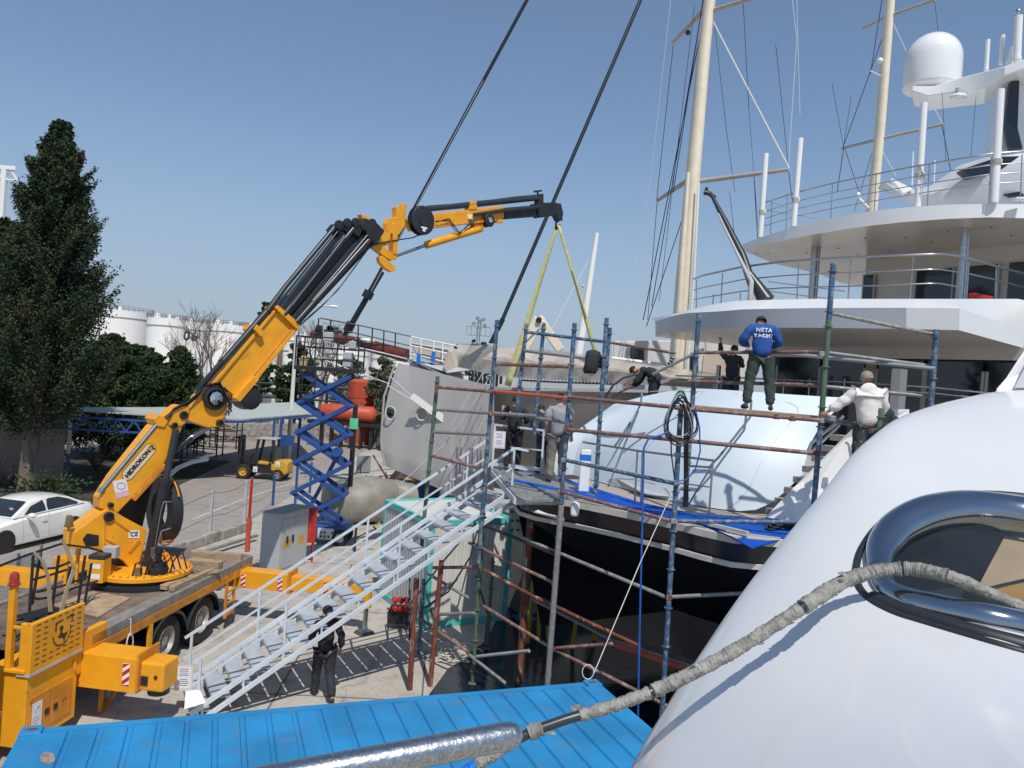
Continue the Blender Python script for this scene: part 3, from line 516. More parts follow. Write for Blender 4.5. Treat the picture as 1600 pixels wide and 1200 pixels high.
# ================================================================ blue canopy with pale roof
zc = 3.0
P0, P1, P2, P3, P4 = g(143, 657, zc), g(235, 660, zc), g(421, 655, zc), g(498, 649, zc), g(380, 659, zc)
t = thing('carport_canopy', 'long pale metal canopy roof on blue truss posts behind the crane', 'canopy', (P2.x, P2.y, 0))
back = [g(107, 643, 3.15), g(300, 640, 3.1), g(400, 634, 3.1), g(470, 631, 3.1)]; front = [P0 + Vector((-2.5, 0, .25)), P1 + Vector((0, 0, .2)), P4, P3]
rf = MB(); rf.loft([[p + Vector((0, 0, .12)) for p in front], [p + Vector((0, 0, .12)) for p in back]]); rf.build('roof', 'roofgrey', t, thick=.06)
tr = MB()
def truss(a, b, h, n):
    tr.bar(a, b, .1); tr.bar(a - Vector((0, 0, h)), b - Vector((0, 0, h)), .1)
    for k in range(n):
        u, v = a.lerp(b, k / n), a.lerp(b, (k + 1) / n); mid = (u + v) / 2 - Vector((0, 0, h)); tr.bar(u, mid, .07); tr.bar(mid, v, .07)
truss(P0 + Vector((-2.5, 0, .1)), P1 + Vector((0, 0, .05)), .55, 7); tr.bar(P1, P4, .12); tr.bar(P4, P3, .12); tr.build('truss', 'blue', t)
for q in (P1, P2 + Vector((.6, .2, 0)), P3 + Vector((-1.2, .3, 0)), back[1] + Vector((0, -1, 0)), back[3] + Vector((-1.6, -1, 0))):
    MB().bar((q.x, q.y, 0), (q.x, q.y, q.z), .13).build('post', 'blue', t)
q = P2 + Vector((.4, .1, -1)); MB().box((q.x + .6, q.y, 1.9), (.75, .3, .55)).build('control_box', 'blue', t)
# low concrete wall behind canopy
t = thing('block_wall', 'low grey block wall behind the canopy posts', 'wall', g(450, 700)); m_ = MB(); a, b = g(300, 692), g(530, 688)
for k in range(22):
    for h in range(3):
        u0, u1 = (k + .5 * (h % 2)) / 22, (k + .97 + .5 * (h % 2)) / 22; A_, B_ = a.lerp(b, u0), a.lerp(b, u1); m_.obox(A_ + Vector((0, 0, h * .45)), B_ - A_, (0, .5, 0), (0, 0, .43))
m_.build('blocks', 'barrier', t)
# pipe scrap racks stored under the canopy
rr = random.Random(3)
for i, (px, py, lb) in enumerate([(320, 712, 'black steel rack of scrap behind the elbow of the crane boom'), (352, 700, 'black rack with pipes just left of the forklift mast'), (290, 708, 'dark rack of machine parts under the canopy, leftmost')]):
    b = g(px, py); t = thing('metal_rack', lb, 'rack', b); m_ = MB()
    for x in (-.9, .9):
        for y in (-.5, .5): m_.bar(b + Vector((x, y, 0)), b + Vector((x, y, 1.9)), .07)
    for z in (.5, 1.2, 1.85):
        for y in (-.5, .5): m_.bar(b + Vector((-.9, y, z)), b + Vector((.9, y, z)), .06)
    m_.build('frame', 'black', t); m_ = MB()
    for k in range(26): p = b + Vector((rr.uniform(-.8, .8), rr.uniform(-.4, .4), rr.choice((.6, 1.3, 1.9)) + rr.uniform(0, .2))); m_.tube([p, p + Vector((rr.uniform(-.5, .5), rr.uniform(-.3, .3), rr.uniform(-.1, .3)))], rr.uniform(.02, .06), 6)
    m_.build('scrap', 'rust' if i else 'steel', t)

# ================================================================ street lamp
A = g(450, 717); t = thing('street_lamp', 'tall pale grey street lamp pole with a curved arm behind the forklift', 'street lamp', A)
top = P(462.5, 512, A.y); top.x = A.x + .0
MB().tube([A, (A.x, A.y, top.z * .5), (A.x, A.y, top.z)], .1, 12, radii=[.17, .13, .10]).build('pole', 'cabinwhite', t, smooth=60)
e = P(521, 479, A.y); pts = [Vector((A.x, A.y, top.z)), Vector((A.x + .1, A.y, top.z + .9)), lerp(Vector((A.x, A.y, top.z + 1.2)), e, .45) + Vector((0, 0, .15)), e]
MB().tube(pts, .05, 8).build('arm', 'cabinwhite', t, smooth=60)
MB().sph(e, .2, 12, 8, sc=(1.7, .7, .5)).build('lamp_head', 'tank', t, smooth=60)
# wooden electric pole behind boom
A = P(436, 600, 75); t = thing('utility_pole', 'weathered utility pole between the boom and the round evergreen', 'pole', (A.x, 75, 0)); MB().tube([(A.x, 75, 0), P(438, 545, 75)], .25, 8).build('pole', 'bark', t); m_ = MB(); q = P(438, 548, 75); m_.bar(q + Vector((-.8, 0, 0)), q + Vector((.8, 0, 0)), .15); m_.build('crossarm', 'bark', t)
# garden lantern by scissor lift
A = P(474, 568, 60); t = thing('lantern_lamp', 'small brown lantern lamp left of the scissor lift platform', 'lantern', (A.x, 60, 0)); MB().cyl((A.x, 60, 0), (A.x, 60, A.z - .4), .06).build('pole', 'black', t)
MB().lathe([(.22, -.6), (.34, .3), (.4, .34), (.08, .65)], A, n=6).build('lantern', 'woodn', t)
# ================================================================ crane truck
TR0 = Vector((-6.62, 13.11, 0)); TRr = Vector((.994, -.11, 0)); TRx = Vector((.11, .994, 0)); UP = Vector((0, 0, 1))
def L(a, b, z): return TR0 + TRr * a + TRx * b + UP * z
def VA(px, py, a): q = TR0 + TRr * a; return V(px, py, q, q + TRx)
truck = thing('crane_truck', 'orange knuckle boom crane truck with its boom raised and outriggers spread', 'crane truck', L(-1.25, 2, 0))
def lbox(mb, a0, a1, b0, b1, z0, z1): return mb.obox(L(a0, b0, z0), TRr * (a1 - a0), TRx * (b1 - b0), UP * (z1 - z0))
m_ = MB(); lbox(m_, -2.5, -.10, -1.0, 5.55, 1.28, 1.38); m_.build('deck', 'deckply', truck)
m_ = MB(); lbox(m_, -.10, 0, -.4, 5.6, 1.26, 1.43); lbox(m_, -2.6, -2.5, -.4, 5.6, 1.26, 1.43); lbox(m_, -2.5, -.1, 5.55, 5.65, 1.26, 1.43)
lbox(m_, -.34, -.11, -.4, 5.5, 1.381, 1.40); m_.build('deck_edge', 'checker', truck, bevel=.008)
m_ = MB(); lbox(m_, -.06, .01, -.4, 5.6, 1.08, 1.255); lbox(m_, -2.6, -2.53, -.4, 5.6, 1.08, 1.255); m_.build('side_rail', 'orange_dirty', truck, bevel=.006)
m_ = MB(); lbox(m_, -1.75, -1.55, -3.8, 5.5, .75, 1.2); lbox(m_, -.95, -.75, -3.8, 5.5, .75, 1.2)
for b in (-2, -.5, 1, 2.5, 4, 5.2): lbox(m_, -1.55, -.95, b, b + .1, .8, 1.15)
lbox(m_, -2.3, -.3, .3, 1.3, .55, 1.07)
m_.build('chassis', 'black', truck)
for (pts, nm) in (([(-.55, .55), (-1.7, .9), (-1.6, 1.9), (-.7, 1.75)], 'plywood_sheet'), ([(-.5, 4.0), (-1.1, 4.2), (-1.0, 4.9), (-.45, 4.7)], 'plywood_sheet')):
    MB().prism([L(a, b, 1.385) for a, b in pts], UP * .015).build(nm, 'wood', truck)
MB().prism([L(a, b, 1.382) for a, b in [(-1.9, .15), (-1.35, .1), (-1.2, .75), (-1.7, .85)]], UP * .01).build('deck_hatch', 'black', truck)
def wheel(parent, c, r, w_, axv, rimm='rim', dual=True, hub=True):
    c = Vector(c); axv = Vector(axv).normalized(); ty = MB().lathe([(r * .55, -w_ / 2), (r * .9, -w_ / 2 - .01), (r, -w_ * .36), (r * .985, -.01), (r, w_ * .36), (r * .9, w_ / 2 + .01), (r * .55, w_ / 2)], c, axv, 36, cap=False)
    for k in range(36):                                   # tread blocks
        a = 2 * math.pi * k / 36; u = axv.cross(UP).normalized(); d = u * math.cos(a) + UP * math.sin(a); t_ = axv.cross(d)
        for s in (-1, 1): ty.obox(c + d * (r - .01) + axv * (s * w_ * .22 - w_ * .13) - t_ * r * .045, axv * w_ * .26, t_ * r * .1, d * .025)
    wh = ty.build('wheel', 'rubber', parent, smooth=40); rm = MB().lathe([(r * .56, -w_ * .48), (r * .57, w_ * .48), (r * .52, w_ * .52), (r * .46, w_ * .15), (r * .22, w_ * .12), (r * .2, w_ * .35), (r * .08, w_ * .38)], c, axv, 28)
    for k in range(8): a = 2 * math.pi * k / 8; u = axv.cross(UP).normalized(); d = u * math.cos(a) + UP * math.sin(a); rm.cyl(c + d * r * .32 + axv * w_ * .15, c + d * r * .32 + axv * w_ * .24, r * .035, n=6)
    rm.build('rim', rimm, wh, smooth=40)
for b in (2.05, 3.42):
    for s, a in ((1, -.22), (-1, -2.38)): wheel(truck, L(a, b, .52), .52, .30, TRr * s)
for s, a in ((1, -.22), (-1, -2.38)): wheel(truck, L(a, -3.1, .52), .52, .30, TRr * s)
for b in (2.05, 3.42):                                     # wheel arches
    m_ = MB(); rows = []
    for k in range(13):
        an = math.pi * k / 12; rows.append([L(-.42, b, .52) - TRx * math.cos(an) * .66 + UP * math.sin(an) * .60, L(-.02, b, .52) - TRx * math.cos(an) * .66 + UP * math.sin(an) * .60, L(-.02, b, .50) - TRx * math.cos(an) * .66 + UP * (math.sin(an) * .60 - .05)])
    m_.loft(rows).build('mudguard', 'boomgrey', truck, smooth=50, thick=.012)
def hazard(c, xd, yd, n_, w_, h_, parent):
    c = Vector(c); MB().obox(c - xd * w_ / 2 - yd * h_ / 2, xd * w_, yd * h_, n_ * .004).build('hazard_plate', 'paper', parent)
    m_ = MB()
    for k in range(-1, 3):
        q = [(-w_ / 2, -h_ / 2 + k * h_ / 2.6), (w_ / 2, -h_ / 2 + k * h_ / 2.6 + w_ * .75), (w_ / 2, -h_ / 2 + k * h_ / 2.6 + w_ * .75 + h_ / 5.2), (-w_ / 2, -h_ / 2 + k * h_ / 2.6 + h_ / 5.2)]
        q = [(x, min(max(y, -h_ / 2), h_ / 2)) for x, y in q]
        if q[2][1] - q[1][1] > .01 or q[3][1] - q[0][1] > .01: m_.add([c + xd * x + yd * y + n_ * .006 for x, y in q], [(0, 1, 2, 3)])
    m_.build('hazard_stripes', 'red', parent)
# near outrigger
og = MB(); lbox(og, -.5, .98, -.62, -.08, .66, 1.22); og_o = og.build('outrigger_beam', 'orange', truck, bevel=.01)
m_ = MB(); lbox(m_, .98, 1.40, -.58, -.12, .70, 1.17); m_.build('outrigger_foot', 'orange', truck, bevel=.04)
lbox(MB(), .96, 1.0, -.65, -.05, .70, 1.32).build('outrigger_collar', 'orange_dirty', truck, bevel=.01); lbox(MB(), -.12, .0, -.72, 0, .9, 1.55).build('outrigger_bracket', 'orange', truck, bevel=.01)
m_ = MB(); lbox(m_, 1.02, 1.14, -.59, -.60, .80, .95); m_.cyl(L(1.27, -.585, .95), L(1.27, -.60, .95), .03, n=10); m_.build('latch_slot', 'black', truck)
hazard(L(.78, -.625, .96), TRr, UP, -TRx, .12, .36, truck)
MB().cyl(L(1.2, -.35, .70), L(1.2, -.35, .60), .17).build('jack_pad', 'black', truck, smooth=40)
m_ = MB(); m_.tube([L(-.04, -.75, 1.1), L(-.02, -.8, .9), L(-.1, -.78, .62), L(-.35, -.76, .55)], .022, 6); m_.tube([L(-.1, -.78, 1.2), L(.0, -.82, 1.15), L(.02, -.8, 1.0)], .03, 6); m_.build('tow_hook', 'orange_dirty', truck, smooth=60)
# rear outrigger
m_ = MB(); lbox(m_, -.5, 1.2, 4.95, 5.35, .82, 1.22); m_.build('outrigger_beam', 'orange', truck, bevel=.01)
m_ = MB(); lbox(m_, 1.2, 2.5, 4.99, 5.31, .86, 1.18); m_.build('outrigger_extension', 'orange', truck, bevel=.008)
m_ = MB(); lbox(m_, 2.5, 2.95, 4.97, 5.33, .84, 1.20); m_.build('outrigger_foot', 'orange', truck, bevel=.05)
m_ = MB(); lbox(m_, 1.18, 1.24, 4.92, 5.38, .78, 1.3); m_.build('outrigger_collar', 'orange_dirty', truck)
for a in (.1, 1.0, 2.1): hazard(L(a, 4.93 if a < 1.2 else 4.97, 1.0), TRr, UP, -TRx, .11, .3, truck)
j = L(3.05, 5.1, 0); m_ = MB(); m_.cyl(j + UP * .1, j + UP * .9, .055); m_.cyl(j + UP * .003, j + UP * .08, .26, .2, 4); m_.build('jack_leg', 'chromedust', truck, smooth=40)
m_ = MB(); m_.cyl(j + UP * .62, j + UP * 1.26, .12); m_.build('jack_barrel', 'orange', truck, smooth=40)
# left-hand outriggers
m_ = MB(); lbox(m_, -5.2, -2.6, 2.35, 2.65, 1.15, 1.5); m_.build('outrigger_beam', 'orange', truck, bevel=.01)
m_ = MB(); lbox(m_, -3.6, -2.6, 3.4, 3.75, 1.15, 1.55); m_.build('outrigger_bracket', 'orange', truck, bevel=.03)
m_ = MB(); m_.cyl(L(-5, 2.5, 0.003), L(-5, 2.5, 1.2), .06); m_.build('jack_leg', 'chromedust', truck)
# side ladder, under-run guard, posts
m_ = MB()
for b in (4.28, 4.66): lbox(m_, -.02, .03, b, b + .05, .28, 1.25)
for z in (.32, .58, .84, 1.1): lbox(m_, -.02, .03, 4.33, 4.66, z, z + (.14 if z < .4 else .04))
m_.build('side_ladder', 'orange_dirty', truck)
m_ = MB(); lbox(m_, -.04, .02, 1.28, 1.38, .55, 1.08); m_.build('side_post', 'orange', truck)
m_ = MB(); m_.prism([L(.0, b, z) for b, z in [(-.05, .62), (-.05, .05), (.05, .05), (.55, .52), (1.3, .55), (1.3, .43), (.62, .4), (.1, -.0 + .02), (-.12, .02), (-.12, .62)]], TRr * .05).build('under_run_guard', 'orange_dirty', truck)
m_ = MB(); lbox(m_, -.08, .02, .1, .2, .1, .62); lbox(m_, -.08, .03, .25, 1.3, .45, .56); m_.build('guard_rail', 'checker', truck)
m_ = MB(); q = L(.0, .62, 1.2); m_.tube([q + TRx * math.sin(t_) * .10 + UP * (-.05 - .22 * (1 - math.cos(t_))) + TRr * .04 for t_ in [k * 2 * math.pi / 14 for k in range(15)]], .012, 5); m_.tube([q + UP * .22 - TRr * .12, q + UP * .2 + TRr * .03, q - UP * .1 + TRr * .05], .012, 5); m_.build('rope_loop', 'rope', truck)
# tool box with slotted guard
m_ = MB(); lbox(m_, -.75, .0, -1.85, -.72, .22, 1.33); tb = m_.build('tool_locker', 'orange', truck, bevel=.012)
m_ = MB(); lbox(m_, -.02, .05, -1.87, -.70, 1.345, 2.08); lbox(m_, -.14, -.02, -1.87, -1.80, 1.345, 2.08); sg = m_.build('slotted_guard', 'orange', truck, bevel=.01)
m_ = MB()
for i in range(8):
    z = 1.44 + i * .085
    for k in range(7):
        b0 = -1.78 + k * .15
        if 2 <= i <= 6 and 2 <= k <= 4: continue
        m_.obox(L(.052, b0, z), TRx * .085, UP * .012, TRr * .002)
m_.build('slots', 'black', sg)
m_ = MB()                                                   # round emblem cut in the guard
def arc(c, r0, r1, a0, a1, n=10):
    p = [c + TRx * math.cos(a) * r1 + UP * math.sin(a) * r1 for a in [a0 + (a1 - a0) * k / n for k in range(n + 1)]]
    q = [c + TRx * math.cos(a) * r0 + UP * math.sin(a) * r0 for a in [a0 + (a1 - a0) * k / n for k in range(n + 1)]]; return p + q[::-1]
ce = L(.053, -1.22, 1.76)
m_.prism(arc(ce, .185, .205, R(185), R(310)), TRr * .002); m_.prism(arc(ce, .185, .200, R(-45), R(20)), TRr * .002)
m_.prism([ce + TRx * x + UP * z for x, z in [(-.16, .06), (-.16, .19), (.0, .21), (.0, .19), (-.13, .17), (-.13, .07)]], TRr * .002)
m_.prism([ce + TRx * x + UP * z for x, z in [(.08, .2), (.24, .24), (.22, .14), (.20, .14), (.21, .21), (.09, .18)]], TRr * .002)
m_.prism([ce + TRx * x + UP * z for x, z in [(-.09, -.04), (-.02, .0), (.06, -.03), (.13, -.02), (.08, -.1), (.05, -.16), (.03, -.09), (-.06, -.07)]], TRr * .002)
m_.prism(arc(ce + TRx * -.02 + UP * .075, .0005, .04, 0, 2 * math.pi, 14), TRr * .002)
m_.prism([ce + TRx * x + UP * z for x, z in [(-.04, .03), (.0, .05), (-.0, .0), (-.05, -.02)]], TRr * .002)
m_.build('emblem', 'black', sg)
m_ = MB(); lbox(m_, -.02, .056, -1.88, -.70, 1.30, 1.345); lbox(m_, -.16, -.02, -1.88, -1.86, 1.30, 1.345); m_.build('white_strip', 'paintwhite', truck)
for b0, b1 in ((-1.76, -1.33), (-1.31, -.86)):
    d_ = MB().obox(L(.001, b0, .36), TRx * (b1 - b0), UP * .58, TRr * .018).build('locker_door', 'orange_dirty', tb if False else truck, bevel=.006)
    MB().obox(L(.02, (b1 - .12 if b0 < -1.5 else b0 + .05), .56), TRx * .08, UP * .09, TRr * .012).build('handle', 'black', d_)
MB().obox(L(.021, -1.73, .42), TRx * .21, UP * .42, TRr * .002).build('poster', 'paper', truck)
m_ = MB(); m_.tube([L(.025, -1.62, .72) + TRx * math.cos(a) * .045 + UP * math.sin(a) * .06 for a in [R(-20 + 22 * k) for k in range(11)]], .008, 4)
for k, w_ in enumerate((.12, .15, .1)): m_.obox(L(.023, -1.70, .60 - k * .05), TRx * w_, UP * .018, TRr * .001)
m_.build('poster_print', 'cabgrey', truck)
m_ = MB(); lbox(m_, -1.0, -.75, -1.9, -1.84, .62, 1.42); lbox(m_, -1.6, -1.0, -1.9, -1.84, .80, 1.42); lbox(m_, -1.6, -.02, -1.9, -1.80, 1.346, 1.40); m_.build('front_panel', 'orange', truck, bevel=.01)
m_ = MB(); lbox(m_, -.36, -.27, -1.88, -1.79, 1.40, 2.62); lbox(m_, -.27, -.14, -1.86, -1.82, 1.98, 2.03); m_.build('beacon_post', 'orange', truck, bevel=.01)
b_ = L(-.315, -1.835, 2.62); MB().lathe([(.085, 0), (.09, .03), (.07, .035), (.068, .13), (.055, .18), (.02, .2)], b_, n=16).build('beacon_light', 'lampred', truck, smooth=40)
for (px, py) in ((124.5, 828), (108.5, 812)):
    q = VA(px, py, -2.2); MB().lathe([(.085, -.14), (.09, -.1), (.075, -.095), (.072, .03), (.05, .08), (.01, .095)], q, n=14).build('beacon_light', 'lampamber', truck, smooth=40)
    MB().bar((q.x, q.y, 1.4), q - UP * .14, .05).build('beacon_post', 'orange', truck)
# wire cage and straps on the deck
m_ = MB(); A_ = -1.15
for pts in ([(92, 868), (80, 962)], [(110, 885), (98, 956)], [(133, 868), (121, 950)], [(143, 880), (131, 950)], [(62, 872), (50, 945)], [(52, 868), (46, 955)]): m_.bar(VA(*pts[0], A_), VA(*pts[1], A_), .035)
for pts in ([(0, 884), (40, 868), (95, 850), (140, 856), (160, 862)], [(52, 882), (70, 889), (88, 887), (110, 878)], [(46, 932), (60, 936), (85, 932), (118, 918), (152, 908)], [(50, 906), (80, 898), (105, 890)], [(58, 925), (100, 915), (140, 900)]): m_.tube([VA(x, y, A_) for x, y in pts], .022, 6)
m_.build('wire_cage', 'black', truck)
for pts in ([(53, 862), (66, 876), (75, 900), (79, 956)], [(112, 878), (116, 890), (104, 922), (96, 955)], [(97, 842), (104, 858), (112, 875)]):
    m_ = MB(); rows = [[VA(x - 3, y, A_ + .05), VA(x + 3, y, A_ + .05)] for x, y in pts]; m_.loft(rows); m_.build('strap', 'sailbeige', truck, thick=.008)
m_ = MB(); rr = random.Random(2)
for k in range(9): p = L(-.5 - rr.random() * .9, -.9 + rr.random() * .9, 1.42); m_.tube([p, p + Vector((rr.uniform(-.3, .3), rr.uniform(-.3, .3), .08)), p + Vector((rr.uniform(-.5, .5), rr.uniform(-.5, .5), .02))], .018, 5)
m_.build('loose_hoses', 'black', truck)
# driver cab (its rear end lies at the left edge of the picture)
m_ = MB(); lbox(m_, -2.5, -.02, -4.9, -2.6, 1.15, 2.9); cb = m_.build('cab', 'carpaint', truck, bevel=.08); m_ = MB(); lbox(m_, -.03, -.005, -4.5, -3.6, 1.8, 2.6); m_.build('window', 'carglass', cb)
m_ = MB(); rows = []
for k in range(13):
    an = R(15) + R(150) * k / 12; rows.append([L(-.5, -3.1, .52) - TRx * math.cos(an) * .70 + UP * math.sin(an) * .62, L(.04, -3.1, .52) - TRx * math.cos(an) * .70 + UP * math.sin(an) * .62, L(.04, -3.1, .5) - TRx * math.cos(an) * .60 + UP * (math.sin(an) * .52)])
m_.loft(rows).build('front_mudguard', 'carpaint', truck, smooth=50, thick=.015)
m_ = MB(); lbox(m_, .0, .06, -2.48, -2.38, .95, 1.02); m_.build('side_marker', 'redor', truck)

# ---- crane on the turntable (parts of the truck)
CA, CB = Vector((-7.9, 16.4, 0)), Vector((1.9, 27, 0)); CD = (CB - CA).normalized(); CN = Vector((-CD.y, CD.x, 0))
def C(px, py, off=0.0): return V(px, py, CA + CN * off, CB + CN * off)
def cpoly(name, pts, w_, m, off=0.0, bevel=.012):
    base = [C(x, y, 0) for x, y in pts]; return MB().prism([p + CN * (off - w_ / 2) for p in base], CN * w_).build(name, m, truck, bevel=bevel)
def ctube(name, pts, wpx, m, off=0.0, n=14, flat=False):
    mb = MB(); q = [C(x, y, 0) + CN * off for x, y in pts]; ws = wpx if isinstance(wpx, (list, tuple)) else [wpx] * len(q)
    rad = [w_ / 2 * p.y / 1200 for w_, p in zip(ws, q)]; mb.tube(q, 0, n, radii=rad); return mb.build(name, m, truck, smooth=50)
tc = L(-1.25, 3.0, 0)
MB().lathe([(1.02, 1.385), (1.02, 1.46), (.9, 1.5), (.9, 1.56)], tc, n=48).build('turntable_base', 'black', truck, smooth=40)
MB().lathe([(.93, 1.56), (.98, 1.565), (.98, 1.64), (.93, 1.66), (.2, 1.66)], tc, n=48).build('turntable', 'orange', truck, smooth=40)
m_ = MB()
for k in range(40): a = 2 * math.pi * k / 40; p = tc + Vector((math.cos(a) * .93, math.sin(a) * .93, 1.655)); m_.cyl(p, p + UP * .035, .022, n=6)
m_.build('ring_bolts', 'orange_dirty', truck)
p = tc + Vector((.52, -.45, 1.66)); MB().lathe([(.2, 0), (.2, .12), (.16, .14), (.15, .22), (.07, .25), (.06, .42), (.09, .43), (.08, .55)], p, n=18).build('slew_motor', 'black', truck, smooth=40)
m_ = MB()
for k in range(7):
    a0 = tc + Vector((.15 + .1 * k, -.75 + .06 * k, 1.66)); m_.tube([a0, a0 + Vector((.05, 0, .25)), a0 + Vector((.2, .05, .32 + .03 * k)), a0 + Vector((.3, .1, .1))], .018, 6)
m_.build('hydraulic_hoses', 'hose', truck)
m_ = MB(); m_.box(tc + Vector((.25, -.72, 1.75)), (.12, .1, .14)); m_.build('valve_block', 'steel', truck)
cpoly('crane_base', [(106, 828), (120, 820), (151, 797), (159, 793), (168, 795), (220.6, 823), (218, 842), (208, 880), (200, 889), (183.5, 871), (167, 864), (145, 853), (104, 853)], .55, 'orange', -.02)
cpoly('base_opening', [(121, 838), (128, 829), (146, 832), (146, 848), (126, 849)], .01, 'black', -.30, 0)
for pts in ([(158, 803), (170, 807), (197, 827), (197, 829.5), (169, 810), (158, 806)], [(206, 839), (211, 841), (195, 860), (192, 858)], [(155, 806), (156.5, 806), (156, 857), (154.5, 857)], [(156, 836), (172, 845), (171, 847), (156, 838)]): cpoly('stiffener', pts, .02, 'orange_dirty', -.305, 0)
cpoly('base_column', [(180, 868), (212, 862), (222, 898), (178, 900)], .5, 'black', .15)
cpoly('base_flange', [(236, 846), (263, 866), (256, 886), (234, 868)], .3, 'orange', -.1); cpoly('base_flange', [(252, 834), (275, 834), (270, 848), (250, 848)], .35, 'orange', .15)
cpoly('base_flange', [(232, 866), (240, 858), (242, 896), (232, 896)], .35, 'orange', -.05); cpoly('base_flange', [(196, 885), (204, 880), (206, 898), (194, 898)], .35, 'orange', -.05)
q = C(202, 833) - CN * .302; MB().prism([C(x, y) - CN * .302 for x, y in [(192, 824.5), (209, 824.5), (209, 836.5), (192, 836.5)]], CN * -.004).build('ce_plate', 'paper', truck)
text('CE', .13, C(200.5, 830.5) - CN * .31, CD, UP, 'signtext', 'ce_mark', truck, bold=.003)
q = VA(174, 862, -1.55); MB().box(q, (.27, .2, .22)).build('switch_box', 'cabgrey', truck, bevel=.01); MB().prism([q + Vector((-.04, -.104, -.05)), q + Vector((.04, -.104, -.05)), q + Vector((0, -.104, .02))], Vector((0, -.003, 0))).build('warning_label', 'yellow', truck)
q = VA(155, 890, -1.55); MB().box(q, (.32, .3, .46)).build('control_box', 'orange', truck, bevel=.01); MB().box(q + UP * .27, (.32, .3, .1)).build('control_box_lid', 'boomgrey', truck, bevel=.02); MB().box(q + Vector((0, -.152, .1)), (.2, .004, .09)).box(q + Vector((0, -.152, -.1)), (.2, .004, .1)).build('panel_label', 'paper', truck)
# inner boom
cpoly('inner_boom', [(151, 776), (172, 743), (233, 666), (247, 655), (262, 642), (277, 638), (284, 646), (281, 662), (266, 690), (250, 722), (236, 737), (200, 776), (178, 799), (150.5, 792)], .42, 'orange', .0, bevel=.02)
cpoly('boom_flange', [(233, 654), (240, 646), (256, 655), (250, 666), (238, 664)], .5, 'orange', 0)
cpoly('boom_rib', [(200, 776), (236, 737), (250, 722), (255, 726), (205, 781)], .46, 'orange_dirty', 0)
ctube('side_cylinder', [(154, 763), (243, 657)], 6, 'chromedust', -.2); ctube('pipe_clamp', [(150, 768), (155, 761)], 9, 'steel', -.2)
# name badge, rounded
c0, c1 = C(190, 742) - CN * .213, C(232, 700) - CN * .213; ax = (c1 - c0); ln = ax.length; ax.normalize(); ay = CN.cross(ax) * -1; ay = ay if ay.z > 0 else -ay
c0 = C(194, 739) - CN * .213; c1 = C(228, 700) - CN * .213; ax = (c1 - c0).normalized(); ay = ax.cross(CN); ay = ay if ay.z > 0 else -ay; ln = (c1 - c0).length; hw = .115
def pill(r, m, name, off):
    pts = [c0 - ax * math.sin(a) * r + ay * math.cos(a) * r for a in [math.pi * k / 8 for k in range(9)]] + [c1 + ax * math.sin(a) * r - ay * math.cos(a) * r for a in [math.pi * k / 8 for k in range(9)]]
    MB().prism([p - CN * off for p in pts], CN * -.003).build(name, m, truck)
pill(hw + .012, 'black', 'badge_border', .0); pill(hw, 'badge', 'badge', .004)
text('HiDROKON', .132, (c0 + c1) / 2 - ax * .045 - CN * .012, ax, ay, 'signtext', 'badge_text', truck, bold=.006)
cc = c1 + ax * .03 - CN * .010; MB().prism([cc + ax * x + ay * y for x, y in [(-.04, .07), (.09, .06), (.05, -.08), (-.05, -.05)]], CN * -.002).build('badge_logo', 'yellow', truck)
MB().tube([cc - CN * .006 + ax * x + ay * y for x, y in [(-.01, .03), (.03, .05), (.06, .0), (.01, -.02), (.04, -.07)]], .012, 5).build('badge_logo_mark', 'black', truck)
MB().prism([C(x, y) - CN * .214 for x, y in [(169.5, 750), (190.5, 745.5), (196, 771.5), (176, 777)]], CN * -.003).build('pink_sticker', 'paperpink', truck)
MB().prism([C(x, y) - CN * .218 for x, y in [(169.5, 750), (190.5, 745.5), (194, 763), (174, 768)]], CN * -.001).build('sticker_panel', 'paper', truck)
MB().tube([C(183 + 6.5 * math.cos(a), 757 + 5 * math.sin(a)) - CN * .221 for a in [k * math.pi / 7 for k in range(15)]], .005, 4).build('sticker_ring', 'signtext', truck)
def pin(px, py, rpx, m='black', off=-.26, ln_=.08):
    q = C(px, py); r = rpx * q.y / 1200; MB().lathe([(r, 0), (r, ln_), (r * .6, ln_ + .01), (r * .55, ln_ - .02)], q + CN * (off + .06), -CN, 20).build('pin', m, truck, smooth=40)
pin(161, 803, 7.5, off=-.33); pin(166, 786, 4.2); pin(279, 647, 6.5); pin(265, 663, 4.8); pin(336, 659, 5.2)
# lift cylinder
ctube('lift_cylinder_barrel', [(246, 748), (219, 880)], 16.5, 'black', -.38); ctube('lift_cylinder_rod', [(263, 668), (246.5, 750)], 10.5, 'boomgrey', -.38); ctube('lift_cylinder_gland', [(247.5, 744), (245.5, 755)], 19, 'black', -.38)
ctube('hydraulic_pipe', [(252, 778), (240, 778), (236, 790), (224, 858)], 1.6, 'steel', -.52, 6); ctube('hydraulic_pipe', [(250, 818), (236, 822), (230, 840), (226, 865)], 1.6, 'steel', -.55, 6); ctube('hydraulic_pipe', [(249, 836), (238, 838), (233, 850)], 1.8, 'steel', -.56, 6)
cpoly('cylinder_clevis', [(221, 848), (229, 848), (229, 862), (225, 870), (220, 862)], .12, 'steel', -.5)
for k in range(3): ctube('hydraulic_hose', [(182, 890 + k), (190, 895 + 2 * k), (205, 894 + k * 2), (219, 885), (226, 868 - k * 3)], 3.2, 'hose', -.45 - .04 * k, 8)
ctube('fold_cylinder_barrel', [(262, 712), (300, 684)], 11, 'boomgrey', .05); ctube('fold_cylinder_rod', [(300, 684), (334, 662)], 9, 'chromedust', .05)
